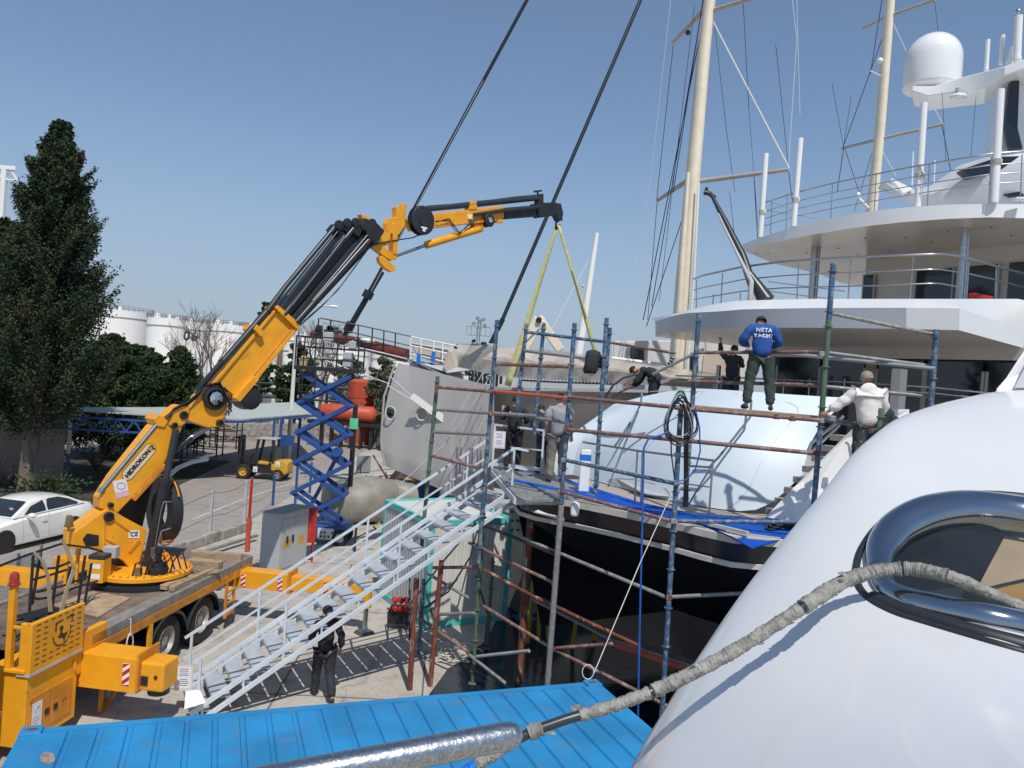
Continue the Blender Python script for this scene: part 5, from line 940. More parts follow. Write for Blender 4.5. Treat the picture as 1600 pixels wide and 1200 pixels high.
MB().prism([P(x, y, 18.2) for x, y in [(1502, 265), (1560, 245), (1640, 242), (1640, 262), (1560, 268), (1516, 276)]], Vector((.05, .4, 0))).build('coaming_window', 'navy', yacht)
MB().prism([P(x, y, 18.15) for x, y in [(1570, 303), (1600, 298), (1600, 306), (1580, 308)]], Vector((.05, .4, 0))).build('coaming_window', 'navy', yacht)
MB().prism([P(x, y, 18.9) for x, y in [(1392, 278), (1427, 295), (1412, 302)]], Vector((.1, .3, 0))).build('wing_panel', 'white', yacht)
for x, y0, y1 in ((1427, 237, 290), (1461, 250, 292)): MB().tube([P(x - 2, y1, 19.2), P(x, y0, 19.2)], .02, 6).build('whip_antenna', 'white', yacht)
for x0, y0, x1, y1 in ((1472, 144, 1478, 255), (1526, 140, 1517, 245)): MB().tube([P(x0, y0, 19), P(x1, y1, 19)], .008, 4).build('stay_wire', 'wire', yacht)
q = P(1593, 311, 15.7); MB().box(q, (.3, .2, .06)).build('deck_cleat', 'white', yacht, bevel=.02)
P = P0_
# --- transom, garage door and steps
Bt = [(868, 742), (895, 742), (924, 747), (958, 759), (992, 770), (1030, 779), (1061, 786), (1100, 793), (1133, 797), (1165, 801), (1185, 803), (1196, 804)]
Tt = [(878, 693), (958, 632), (1032, 604), (1060, 605), (1085, 606), (1110, 607.5), (1135, 609), (1165, 611), (1200, 614), (1240, 617)]
B3 = [G(x, y, 4.05) for x, y in Bt]; rows = []; B3 += [P(x, y, Y) for x, y, Y in [(1222, 776, 13.9), (1252, 744, 13.95), (1284, 709, 14.0), (1312, 680, 14.1)]]; Tt += [(1265, 618.5), (1290, 620), (1312, 621), (1334, 622)]
T3 = [P(x, y, b.y + (1.1 if i > 1 else .3)) for i, ((x, y), b) in enumerate(zip(Tt, B3))]
for _ in range(4):
    for A_ in (B3, T3): A_[2:-1] = [(A_[i - 1] + A_[i] * 2 + A_[i + 1]) / 4 for i in range(2, len(A_) - 1)]
for k in range(9):
    u = k / 8; rows.append([b.lerp(t, u) - VF * (.30 * math.sin(math.pi * u)) + UP * (.12 * math.sin(math.pi * u)) for b, t in zip(B3, T3)])
m_ = MB().loft(rows); bvh_t = None
tr_o = m_.build('transom', 'doorwhite', yacht, smooth=60)
bvh_t = BVHTree.FromPolygons([tuple(v) for v in m_.v], [f for f in m_.f])
def onT(px, py, off=.01):
    d = ray(px, py).normalized(); h = bvh_t.ray_cast(CO, d, 100)[0]; return (h - d * off) if h else P(px, py, 15)
top_back = [p + VF * 1.6 for p in T3[2:]]; MB().loft([T3[2:], top_back]).build('transom_top', 'doorwhite', yacht)
MB().tube([onT(x, y, .004) for x, y in [(1015, 612), (1040, 610), (1100, 612), (1150, 616), (1200, 622), (1235, 630), (1246, 636), (1247, 645), (1235, 660), (1210, 690), (1188, 725), (1172, 760), (1155, 783), (1135, 796)]], .006, 4).build('door_seam', 'cabgrey', tr_o)
for pts in ([(948, 750), (962, 747), (990, 749), (1020, 755), (1042, 764), (1050, 776), (1040, 779), (1010, 773), (975, 763)],):
    g_ = [onT(x, y, .012) for x, y in pts]; MB().add(g_, [tuple(range(len(g_)))]).build('vent_grille', 'cabgrey', tr_o)
# side wall by the steps, steps, and the bright sloping wing
W = [(1232, 806), (1330, 814), (1390, 700), (1420, 655), (1425, 628), (1330, 622)]
stp = [(1330, 623, 12.4), (1300, 660, 12.4), (1285, 680, 12.4)]
m_ = MB(); pts = [G(1200, 818, 4.05), G(1222, 800, 4.05)]
wing = [(1196, 808, 12.6), (1240, 762, 12.5), (1290, 712, 12.4), (1330, 672, 12.3), (1372, 640, 12.3), (1420, 640, 12.3), (1420, 830, 11.8), (1240, 816, 12.2)]
wv = [P(x, y, Y) for x, y, Y in wing]; MB().add(wv, [tuple(range(8))]).build('stair_wing', 'white', yacht, thick=.05)
for k in range(8):
    x0, y0 = 1203 + k * 14.5, 795 - k * 16.5; q = P(x0, y0, 13.3); MB().obox(q - UP * .10 - VU * .10, VF * .3, VU * .5, UP * .10).build('stair_tread', 'teak', yacht); 
steel('stair_handrail', polyY([(1262, 706, 12.3), (1268, 692, 12.3), (1308, 660, 12.2), (1318, 650, 12.2)]), .02, 'chrome'); steel('stair_handrail', polyY([(1262, 706, 12.3), (1272, 702, 12.3), (1312, 664, 12.2)]), .016, 'chrome')
# --- swim platform and counter
edge = [(800, 752), (815, 768), (840, 775), (905, 786), (975, 800), (1052, 817), (1100, 829), (1146, 839), (1233, 847), (1330, 850)]
E3 = [G(x, y, 4.0) for x, y in edge]; E3 += [E3[-1] + VU * 1.2 + VF * .6]
inn = [p + VF * 6 for p in (E3[0], E3[-1])]
def zrow(pts, z, fwd): return [Vector((p.x, p.y, z)) + VF * fwd for p in pts]
dk = [Vector((p.x, p.y, 4.03)) for p in E3] + [Vector((inn[1].x, inn[1].y, 4.03)), Vector((inn[0].x, inn[0].y, 4.03))]
MB().add(dk, [tuple(range(len(dk)))]).build('swim_platform', 'teak', yacht)
MB().loft([zrow(E3, 4.03, 0), zrow(E3, 4.02, -.05), zrow(E3, 3.91, -.05), zrow(E3, 3.90, 0)]).build('rub_rail', 'railcream', yacht, smooth=30)
MB().loft([zrow(E3, 3.90, .02), zrow(E3, 3.62, .05)]).build('navy_band', 'navy', yacht, smooth=50)
MB().loft([zrow(E3, 3.62, 0), zrow(E3, 3.61, -.02), zrow(E3, 3.535, -.02), zrow(E3, 3.53, .03)]).build('lower_rub_rail', 'railcream', yacht, smooth=30)
hull_rows = []
for z, f, sq in ((3.53, .06, 0), (3.3, .45, 0), (3.0, 1.0, 0), (2.5, 1.8, .02), (2.0, 2.7, .05), (1.4, 3.8, .1), (.9, 5.2, .2), (.7, 8, .3)):
    mid = (E3[0] + E3[-1]) / 2; hull_rows.append([Vector((lerp(p.x, mid.x, sq), lerp(p.y, mid.y, sq), z)) + VF * f for p in E3])
MB().loft(hull_rows).build('hull', 'hullblack', yacht, smooth=60)
sb = [E3[-1] + VF * k for k in (0, 3, 7, 12)]; MB().loft([[Vector((p.x, p.y, 7.4)) for p in sb], [Vector((p.x, p.y, 4.05)) for p in sb], [Vector((p.x, p.y, .8)) for p in sb]]).build('starboard_side', 'navy', yacht) if False else None
pb = [E3[0] + VF * k for k in (0, 3, 7, 12)]; MB().loft([[Vector((p.x, p.y, 4.0)) for p in pb], [Vector((p.x, p.y, .8)) + VF * 1 for p in pb]]).build('port_side', 'hullblack', yacht)
# carpet lying on the platform
cp = [(777, 735), (800, 752), (835, 760), (890, 771), (960, 789), (1040, 807), (1100, 820), (1150, 836), (1176, 856), (1192, 850), (1240, 838), (1232, 817), (1150, 808), (1080, 803), (1000, 785), (900, 754), (868, 742), (830, 736)]
cq = [G(x, y, 4.055) for x, y in cp]; cq[7] = G(1146, 840, 4.05); cq[8] = P(1176, 857, cq[7].y - .05); cq[9] = P(1192, 851, cq[7].y - .03)
o = MB().add(cq, [tuple(range(len(cq)))]).build('carpet', 'carpet', None, thick=.012); tag(o, 'bright blue carpet runner laid along the edge of the swim platform', 'carpet')
o = MB().bar(G(1108, 819, 4.09), G(1168, 833, 4.09), .07, .05).build('batten', 'paintwhite', None); tag(o, 'short pale batten lying on the blue carpet', 'batten')
m_ = MB()
for k in range(9): m_.tube([G(1205 + k * 6 + 8 * math.cos(a), 824 - k * .5 + 4 * math.sin(a), 4.07) + UP * .03 * (k % 3) for a in [j * math.pi / 5 for j in range(11)]], .022, 6)
o = m_.build('rope_coil', 'hose', None); tag(o, 'heap of coiled black hose at the foot of the yacht steps', 'hose')
# platform hand rail
PR = thing('platform_rail', 'stainless steel hand rail standing on the swim platform before the garage door', 'rail', P(1060, 800, 13.0))
ry = lambda x: interp(x, [(911, 15.4), (992, 13.9), (1110, 12.6)])
for pts, r in (([(911, 691), (1000, 705), (1117, 720)], .02), ([(990, 745), (1108, 761)], .012)): MB().tube([P(x, y, ry(x)) for x, y in pts], r, 8).build('rail', 'steel', PR, smooth=60)
for x0, y0, x1, y1 in ((996, 706, 991, 797), (1004, 707, 1001, 800), (1114, 722, 1106, 826), (937, 695, 934, 760)): MB().tube([P(x1, y1, ry(x1)), P(x0, y0, ry(x0))], .018, 8).build('post', 'steel', PR, smooth=60)
MB().tube([P(1114, 724, 12.6), P(1075, 790, 13.2)], .015, 6).build('brace', 'steel', PR)
# white mooring post with blue band + white block
q = G(911, 770, 4.05); q.y -= .0; o = thing('mooring_post', 'white square post with a blue band on the swim platform', 'post', q); hp = P(913, 702, q.y).z - 4.05
MB().box(q + UP * hp / 2, (.2, .2, hp)).build('post', 'white', o, bevel=.02); MB().box(q + UP * (hp * .82), (.205, .205, hp * .14)).build('band', 'bluetape', o); MB().box(q + UP * .02, (.24, .24, .06)).build('base_tape', 'bluetape', o)
q = P(898, 795, 13.9); o = MB().box(q, (.16, .22, .26)).build('fender_block', 'white', None, bevel=.05); tag(o, 'small white fender block at the left corner of the platform edge', 'fender')
# hull props (yellow) and dark supports under the yacht
for i, (x0, y0, x1, y1, Y) in enumerate([(838, 868, 826, 985, 18), (845, 872, 843, 980, 18.2), (852, 874, 858, 990, 18.1), (870, 885, 862, 975, 18.5), (925, 915, 930, 985, 18.5), (905, 940, 895, 1000, 17.8)]):
    a, b = P(x0, y0, Y), P(x1, y1, Y); b.z = max(b.z, 0.0); o = MB().tube([a, Vector((b.x, b.y, 0))], .05, 8).build('hull_prop', 'yellowdull', None); tag(o, ('leftmost', 'second from left', 'third from left', 'fourth from left, thicker looking', 'rightmost, hardly visible', 'slanting fifth')[i] + ' of the dull yellow props in the shade under the stern', 'prop', 'yellow props under the yacht')
# ================================================================ blue shipping container
def corner_px(px, py, z): return G(px, py, z)
ZC = 2.59; cA, cB = G(35, 1135, ZC), G(915, 1062, ZC); cd = (cB - cA).normalized(); cB = cA + cd * 6.06; cn = Vector((cd.y, -cd.x, 0)); cn = cn if cn.y < 0 else -cn
ct = thing('shipping_container', 'bright blue steel shipping container with ribbed roof in the foreground', 'container', (cA + cB) / 2 * Vector((1, 1, 0)) + cn * 1.2)
def cbx(mb, u0, u1, v0, v1, z0, z1): return mb.obox(cA * Vector((1, 1, 0)) + cd * u0 + cn * v0 + UP * z0, cd * (u1 - u0), cn * (v1 - v0), UP * (z1 - z0))
# ribbed roof panel: wide pans with narrow dark-sided grooves, and vertical ribs on the walls
rf = MB(); prof = []; n_r = 22; u = .40
prof.append((.13, 0)); prof.append((.36, 0))
while u < 5.75:
    prof += [(u, 0), (u + .012, -.022), (u + .05, -.022), (u + .062, 0)]; u += .2545
prof += [(5.95, 0)]
def crow(v, zz, dz): return [cA * Vector((1, 1, 0)) + cd * a + cn * v + UP * (zz + b * dz) for a, b in prof]
rf.loft([crow(.10, ZC - .035, 0), crow(.16, ZC - .012, 1), crow(2.28, ZC - .012, 1), crow(2.34, ZC - .035, 0)]); rf.build('roof', 'contblue', ct)
m_ = MB(); cbx(m_, 0.15, 5.91, 0, .10, ZC - .16, ZC - .03); cbx(m_, 0.15, 5.91, 2.34, 2.44, ZC - .16, ZC - .03); cbx(m_, 0, .13, .1, 2.34, ZC - .16, ZC - .02); cbx(m_, 5.93, 6.06, .1, 2.34, ZC - .16, ZC - .02)
cbx(m_, 0, .1, 0, .1, 0, ZC - .12); cbx(m_, 5.96, 6.06, 0, .1, 0, ZC - .12); cbx(m_, 0, .1, 2.34, 2.44, 0, ZC - .12); cbx(m_, 5.96, 6.06, 2.34, 2.44, 0, ZC - .12); cbx(m_, .1, 5.96, 0, .1, .0, .15); cbx(m_, .1, 5.96, 2.34, 2.44, 0, .15); m_.build('frame', 'contblue', ct, bevel=.008)
for u0, v0 in ((0, 0), (5.88, 0), (0, 2.27), (5.88, 2.27)):
    m_ = MB(); cbx(m_, u0 - .003, u0 + .183, v0 - .003, v0 + .173, ZC - .125, ZC + .003); cc_ = m_.build('corner_casting', 'contblue', ct, bevel=.012)
    m_ = MB(); q = cA * Vector((1, 1, 0)) + cd * (u0 + .09) + cn * (v0 + .085) + UP * (ZC + .004); m_.add([q + cd * math.cos(a) * .06 + cn * math.sin(a) * .03 for a in [k * math.pi / 8 for k in range(16)]], [tuple(range(16))]); m_.build('casting_hole', 'rust', cc_)
wl = MB()
for v0 in (.04, 2.40):
    row = []; k = 0; u = .1
    while u < 5.95: row += [(u, 0), (u + .07, .036), (u + .14, .036), (u + .21, 0)]; u += .278
    wl.loft([[cA * Vector((1, 1, 0)) + cd * a + cn * (v0 + (b if v0 > 1 else -b) * 1) + UP * z for a, b in row] for z in (.15, ZC - .16)])
cbx(wl, .03, .05, .1, 2.34, .1, ZC - .15); cbx(wl, 6.0, 6.02, .1, 2.34, .1, ZC - .15); wl.build('wall', 'contblue', ct)
for pts, nm in (([(205, 1148), (212, 1143), (224, 1144), (228, 1151), (218, 1158), (207, 1157)], 'rust_patch') if False else ([(62, 1181), (72, 1174), (84, 1177), (86, 1188), (76, 1195), (64, 1191)], 'rust_patch'), ([(890, 1104), (905, 1100), (911, 1106), (898, 1112)], 'rust_patch')):
    g_ = [G(x, y, ZC - .009) for x, y in pts]; MB().add(g_, [tuple(range(len(g_)))]).build(nm, 'rustspot', ct)
# stair and steel tubes
N0, N1 = Vector((-5.05, 12.95, 0)), Vector((.22, 15.35, 3.85)); SW = Vector((-.62, 1.12, 0)); sdv = N1 - N0; sh = Vector((sdv.x, sdv.y, 0)).normalized()
st = thing('boarding_stair', 'long pale grey steel boarding stair rising to the yacht platform', 'stair', N0)
def onst(u, side=0, up=0): return N0 + sdv * u + SW * side + UP * up
for sde in (0, 1):
    MB().bar(onst(0, sde, .13), onst(1, sde, .13), .05, .085).bar(onst(.02, sde, -.12), onst(1, sde, -.12), .05, .085).build('stringer', 'galv', st, bevel=.005)
    m_ = MB()
    for k in range(9): m_.bar(onst((k + .3) / 9, sde, .1), onst((k + .3) / 9 , sde, -.1), .03)
    m_.build('stringer_web', 'galv', st)
NS = 18
for k in range(NS):
    u = (k + .6) / NS; c = onst(u, 0, .0); q = MB()
    q.obox(c - sh * .16 + SW * .03, sh * .30, SW * .94, UP * .01)
    q.obox(c - sh * .172 + SW * .03, sh * .012, SW * .94, UP * -.05); q.build('step', 'treadgrey', st)
for sde, us in ((0, (.02, .255, .60, .985)), (1, (.02, .22, .565, .92))):
    for u in us: MB().bar(onst(u, sde, -.1), onst(u, sde, 1.0), .04).build('rail_post', 'galv', st)
    MB().bar(onst(0.0, sde, 1.0), onst(.985, sde, 1.0), .045, .045).build('handrail', 'galv', st); MB().bar(onst(0.0, sde, .62), onst(.985, sde, .62), .03, .03).build('mid_rail', 'galv', st)
MB().bar(onst(.985, 0, 1.0), onst(.985, 0, 1.0) + Vector((.28, .06, -.04)), .04).bar(onst(.985, 0, .62), onst(.985, 0, .62) + Vector((.28, .06, -.04)), .03).bar(onst(.985, 0, .2), onst(.985, 0, .2) + Vector((.28, .06, -.06)), .03).build('gate_rail', 'galv', st)
def notice(name, parent, c, w_, h_, xd, lines=9):
    xd = Vector(xd).normalized(); n_ = Vector((xd.y, -xd.x, 0)); c = Vector(c)
    o = MB().obox(c - xd * w_ / 2 - UP * h_ / 2, xd * w_, UP * h_, n_ * .012).build(name, 'cabinwhite', parent); MB().obox(c - xd * w_ * .38 - UP * h_ * .4 + n_ * .012, xd * w_ * .76, UP * h_ * .82, n_ * .003).build('paper', 'paper', o)
    L_ = ['EMNIYET', 'TALIMATI'] ; m_ = MB(); rr = random.Random(lines)
    for k in range(lines):
        if k == lines // 2: continue
        w2 = w_ * (.62 * rr.uniform(.65, 1)); m_.obox(c - xd * w2 / 2 + UP * (h_ * .34 - k * h_ * .08) + n_ * .0155, xd * w2, UP * h_ * .028, n_ * .001)
    m_.build('print', 'textblue', o); return o
notice('notice_board', st, P(287.5, 1059, 13.2), .30, .44, (1, .1, 0), 9); notice('notice_board', st, P(780, 687, 16.0), .26, .36, (1, .0, 0), 9)
o = MB().add([G(288, 1108, .3), P(290, 1080, 12.9), P(312, 1077, 13.0), P(322, 1098, 12.8)], [(0, 1, 2, 3)]).build('paper_sheet', 'paper', None, thick=.004); tag(o, 'loose white sheet hanging at the foot of the boarding stair', 'paper')
# gangway platform
gp = [G(769, 733, 4.05), G(806, 776, 4.02), G(820, 783, 4.02), G(936, 778, 4.04), G(862, 741, 4.06)]
gw = thing('gangway_platform', 'grey sheet metal gangway platform joining the stair and the yacht', 'platform', gp[2] * Vector((1, 1, 0)))
MB().prism([p + UP * .02 for p in gp], UP * -.05).build('plate', 'sgrey', gw)
MB().bar(gp[1] - UP * .08, gp[3] - UP * .08, .06, .12).bar(gp[1] - UP * .08, gp[0] - UP * .08, .06, .12).build('edge_beam', 'galv', gw)
for q, hgt in ((gp[0], 1.05), (G(845, 742, 4.06), 1.02)): MB().bar(q, q + UP * hgt, .045).build('post', 'galv', gw)
q0, q1 = gp[0], G(845, 742, 4.06); MB().bar(q0 + UP * 1.03, q1 + UP * 1.0, .045).build('rail', 'galv', gw); MB().bar(q0 + UP * .55, q1 + UP * .55, .03).build('rail', 'galv', gw); MB().bar(q0 + UP * .12, q1 + UP * .12, .03, .08).build('toe_board', 'galv', gw)
for x in (854, 861): q = G(x, 744, 4.06); MB().bar(q, q + UP * .95, .07).build('white_post', 'paintwhite', gw)
q = G(864, 744, 4.06); MB().bar(q, q + UP * 1.0, .10, .10).build('white_post', 'white', gw); MB().box(q + UP * .93, (.11, .11, .1)).build('blue_band', 'bluetape', gw)
for (x, y, Yb) in ((652, 905, 14.9), (684, 880, 15.1)): pass
# rusty support poles under the stair
for x0, y0, x1, y1, r, mm, lb in ((651, 904, 640, 1078, .055, 'rust', 'dark rusty pole holding up the stair, left of the pair'), (690, 876, 672, 1072, .05, 'rust', 'rusty pole with pale top holding up the stair, right of the pair'), (830, 800, 811, 1064, .075, 'rust', 'thick flaking rusty pole under the gangway platform')):
    b = G(x1, y1); a = P(x0, y0, b.y); o = MB().tube([b, a], r, 12).build('support_pole', mm, None, smooth=60); tag(o, lb, 'pole', 'rusty poles under the stair')
# ================================================================ scaffold
FY = [(630, 16.5), (684, 15.9), (770, 14.9), (885, 13.6), (1055, 12.25), (1285, 11.8), (1460, 11.4)]
fy = lambda x, d=0: interp(x, FY) + d
sc = thing('tube_scaffold', 'tall tube scaffold of blue, green and brown pipes round the yacht stern', 'scaffold', (2, 15, 0))
def coll(mb, p, r): mb.lathe([(r + .003, -.012), (r + .028, -.006), (r + .028, .006), (r + .003, .012)], p, n=10)
def spost(x0, y0, x1, y1, m, dy=0, r=.042, ground=False, Y=None, name='upright'):
    Y = Y or fy((x0 + x1) / 2, dy); a, b = P(x0, y0, Y), P(x1, y1, Y)
    if ground: b = Vector((b.x, b.y, 0.0)) if b.z < 1.5 else b; a = Vector((a.x, a.y, a.z))
    mb = MB().tube([b, a], r, 10); zz = a.z - .12
    while zz > b.z + .1: t_ = (zz - b.z) / (a.z - b.z); coll(mb, b.lerp(a, t_), r); zz -= .62
    o = mb.build(name, m, sc, smooth=60); MB().box(b + UP * .006, (.14, .14, .012)).build('base_plate', 'sgrey', o) if b.z < .01 else None
    return o
def sled(pts, m, dy=0, r=.034, Ys=None, name='ledger'):
    q = [P(x, y, (Ys[i] if Ys else fy(x, dy))) for i, (x, y) in enumerate(pts)]; return MB().tube(q, r, 8).build(name, m, sc, smooth=60)
MB().tube([P(877, 790, 13.58), P(855, 1075, 13.58)], .052, 12).build('upright_sleeve', 'sgrey', sc, smooth=60)
spost(684, 588, 657, 870, 'sgreen', ground=True); spost(777, 500, 748, 880, 'sblue', ground=True); spost(898, 505, 855, 1065, 'sblue', ground=True)
spost(1064, 637, 1034, 1130, 'sblue', ground=True); spost(1092, 491, 1070, 792, 'sblue', 1.2); spost(1302, 412, 1295, 500, 'sblue', Y=11.8); spost(1295, 498, 1283, 660, 'sgreen', Y=11.8); spost(1283, 655, 1262, 900, 'sblue', ground=True, Y=11.8); spost(1463, 515, 1450, 700, 'sblue', .2, ground=False)
spost(823, 506, 808, 640, 'sblue', 2.2); spost(850, 505, 834, 680, 'sblue', 2.0); spost(948, 497, 930, 770, 'sblue', 1.6); spost(953, 512, 945, 600, 'sblue', 1.9); spost(1072, 640, 1072, 792, 'black', .8)
spost(1377, 638, 1371, 684, 'sgreen', -.4, Y=10.9); spost(759, 751, 738, 1068, 'sgreen', ground=True, Y=15.4); spost(662, 905, 654, 1020, 'sblue', ground=True, Y=16.6); spost(770, 870, 762, 1000, 'sgreen', ground=True, Y=17.4)
sled([(684, 605), (770, 612)], 'sbrown'); sled([(770, 611), (887, 622)], 'sred', -.06, .033); sled([(885, 620), (1062, 637)], 'sbrown', -.03, .033); sled([(1055, 637), (1285, 657)], 'sbrown', -.04, .034); sled([(1283, 655), (1402, 672)], 'sblue', -.04, .034, Ys=(11.8, 10.9)); sled([(1286, 650), (1306, 654)], 'sbrown', 0, .04, Ys=(12.1, 12)); sled([(1378, 668), (1404, 672)], 'sred', 0, .036, Ys=(11, 10.8))
sled([(683, 640), (775, 646), (838, 650)], 'sgrey'); sled([(678, 675), (760, 679)], 'sgrey'); sled([(675, 712), (748, 731)], 'sbrown'); sled([(775, 569), (890, 573)], 'sbrown'); sled([(823, 519), (945, 534)], 'sblue', 2); sled([(819, 548), (942, 563)], 'sgrey', 2); sled([(884, 671), (1055, 687), (1271, 708)], 'sbrown'); sled([(883, 719), (1052, 755)], 'sblue'); sled([(880, 769), (1049, 814)], 'sbrown'); sled([(1058, 814), (1262, 816)], 'sblue'); sled([(838, 653), (884, 660)], 'sgrey', .5)
for pts, mm in (([(815, 840), (1040, 933)], 'sgrey'), ([(1045, 933), (1180, 926)], 'sgrey'), ([(733, 848), (866, 911)], 'sbrown'), ([(756, 947), (866, 1015), (1100, 1132)], 'sbrown'), ([(869, 1013), (957, 1006)], 'sbrown'), ([(733, 1023), (790, 1068)], 'sgrey'), ([(745, 1026), (827, 1017)], 'hosegrey'), ([(657, 967), (733, 1020)], 'sbrown'), ([(677, 887), (747, 886)], 'sbrown'), ([(680, 960), (742, 958)], 'sgrey'), ([(756, 890), (830, 930), (1000, 1010)], 'rust'), ([(760, 822), (872, 868)], 'black'), ([(668, 896), (733, 935)], 'sgrey'), ([(832, 798), (880, 812)], 'sgrey')):
    sled(pts, mm, 0)
m_ = MB(); 
for k in range(5): m_.tube([P(836 + k, 800 - k * .6, 13.9), P(850 + k * 3, 803 + k, 13.8), P(880, 811 + (k - 2), 13.6)], .018, 5)
m_.build('rope_lashing', 'rope', sc)
for pts, mm, Ys in (([(1089, 551), (1283, 550)], 'sbrown', (13.4, 11.9)), ([(1165, 546), (1461, 576)], 'hosegrey', (13.2, 11.5)), ([(1292, 551), (1461, 573)], 'sgrey', (12.1, 11.7)), ([(1296, 489), (1461, 523)], 'wrapgrey', (12, 11.7)), ([(1075, 596), (1281, 602)], 'sbrown', (13.4, 11.9)), ([(1289, 604), (1457, 620)], 'sgrey', (12.1, 11.7)), ([(952, 535), (1055, 552)], 'sbrown', (16.6, 15.2)), ([(1100, 545), (1020, 585)], 'sgrey', (15, 15.4))):
    sled(pts, mm, 0, .03, Ys)
# boards
bd = MB(); a, b = P(830, 938, 16.4), P(957, 1003, 14.9); s_ = Vector((.5, .4, 0)).normalized() * .28; bd.obox(a, b - a, s_, UP * .05); bd.build('walk_board', 'checker', sc); bd = MB(); a, b = P(960, 1003, 14.8), P(1100, 1050, 13.4); bd.obox(a, b - a, s_, UP * .05).build('walk_board', 'checker', sc); MB().obox(a - UP * .1, b - a, s_ * .1, UP * .12).build('board_edge', 'sred', sc)
a, b = P(1062, 635, 12.4), P(1283, 654, 11.95); MB().obox(a, b - a, Vector((.3, .25, 0)), UP * .035).build('walk_board', 'wood', sc)
for (x, y, Y) in ((1066, 637, 13.5), (1283, 657, 12), (1283, 553, 12.1), (1276, 708, 12), (1060, 686, 13.5), (1057, 755, 13.5), (1052, 814, 13.5), (884, 622, 15.7), (884, 671, 15.7), (880, 719, 15.7), (875, 768, 15.7), (870, 866, 15.7), (866, 913, 15.7), (862, 1014, 15.7), (1045, 933, 13.5), (772, 612, 16.6), (768, 646, 16.6), (684, 605, 17.3), (1238, 654, 12.3), (1213, 651, 12.5), (1340, 663, 11.4), (1318, 660, 11.6)):
    MB().box(P(x, y, fy(x) - .03), (.09, .09, .08)).build('coupler', 'rust' if (x + y) % 3 else 'sgrey', sc, bevel=.012)
for pts, m in (([(1174, 626), (1172, 652), (1150, 680), (1125, 712)], 'sgreen'), ([(1125, 712), (1108, 730), (1078, 728)], 'sgreen'), ([(1003, 616), (1001, 632), (985, 660)], 'hosegrey'), ([(985, 660), (966, 690), (960, 698)], 'sgreen')):
    o = MB().tube([onT(x, y, .35) for x, y in pts], .022, 8).build('bent_pipe', m, sc, smooth=60)
q = P(1066, 613, 12.2); MB().box(q, (.09, .05, .06)).build('green_tape', 'greenlabel', sc)
# hanging jacket
jk = thing('hanging_jacket', 'black jacket hanging on the scaffold near the right sling', 'jacket', P(927, 580, 14.9)); rows = []; c = P(927, 548, 14.9)
for k, (dz, w_, d_) in enumerate([(0, .06, .05), (-.03, .13, .08), (-.10, .15, .10), (-.25, .135, .10), (-.38, .14, .10), (-.44, .10, .07)]):
    rows.append([c + Vector((math.cos(a) * w_ * (1 + .12 * math.sin(3 * a + k)) - .02 * k * .3, math.sin(a) * d_, dz + .02 * math.sin(2 * a + k))) for a in [j * math.pi / 8 for j in range(16)]])
MB().loft(rows, closed=True, cap=True).build('body', 'clothblack', jk, smooth=60); MB().tube([c + Vector((.12, -.02, -.08)), c + Vector((.17, -.02, -.25)), c + Vector((.15, -.02, -.33))], .04, 8).build('sleeve', 'clothblack', jk, smooth=60)
# coiled hoses on the scaffold post
hc = thing('coiled_hose', 'coil of black and grey hoses hung on the blue post before the garage door', 'hose', P(1065, 640, 13.4)); rr = random.Random(8)
for i in range(9):
    cx, cy = 1063 + rr.uniform(-4, 6), 655 + rr.uniform(-6, 6); rx, ry_ = rr.uniform(16, 26), rr.uniform(28, 40); Y = 12.05 + i * .02; ph = rr.uniform(-.2, .2)
    MB().tube([P(cx + rx * math.cos(a) + 4 * math.sin(2 * a + ph), cy + ry_ * math.sin(a), Y) for a in [k * 2 * math.pi / 26 for k in range(27)]], .013, 6).build('hose_loop', ('hose', 'hosegrey', 'hose', 'hosegrey', 'hose')[i % 5], hc, smooth=60)
MB().tube([P(x, y, 12.12) for x, y in [(1086, 637), (1093, 668), (1094, 705), (1086, 735), (1072, 750), (1055, 752)]], .012, 6).build('hose_end', 'hoseblue', hc, smooth=60); MB().tube([P(x, y, 12.12) for x, y in [(1048, 676), (1049, 710), (1054, 748)]], .012, 6).build('hose_end', 'hose', hc, smooth=60)
bh = thing('blue_hose', 'long blue hose dropping past the platform edge to the ground', 'hose', P(1000, 1080, 12.9)); MB().tube([P(x, y, 12.0) for x, y in [(1046, 674), (1030, 681), (1013, 686), (1006, 700), (1004, 800), (1001, 920), (998, 1040), (997, 1110), (996, 1160)]], .016, 8).build('hose', 'hoseblue', bh, smooth=60)
o = MB().tube([P(928, 1052, 9.5), P(1000, 880, 11), P(1050, 770, 12.1)], .006, 5).build('thin_line', 'rope', None); tag(o, 'thin white line running from the container corner up to the scaffold', 'line')
q = G(918, 1060, 2.60); o = MB().tube([q + Vector((math.cos(a) * .07, 0, .08 + math.sin(a) * .09)) for a in [k * math.pi / 8 for k in range(17)]], .006, 5).build('wire_ring', 'galv', None); tag(o, 'thin wire ring standing in the far corner casting of the blue container', 'wire')
# ladder rope lines by the wrapped hull
for pts in ([(868, 400), (866, 480)],): pass
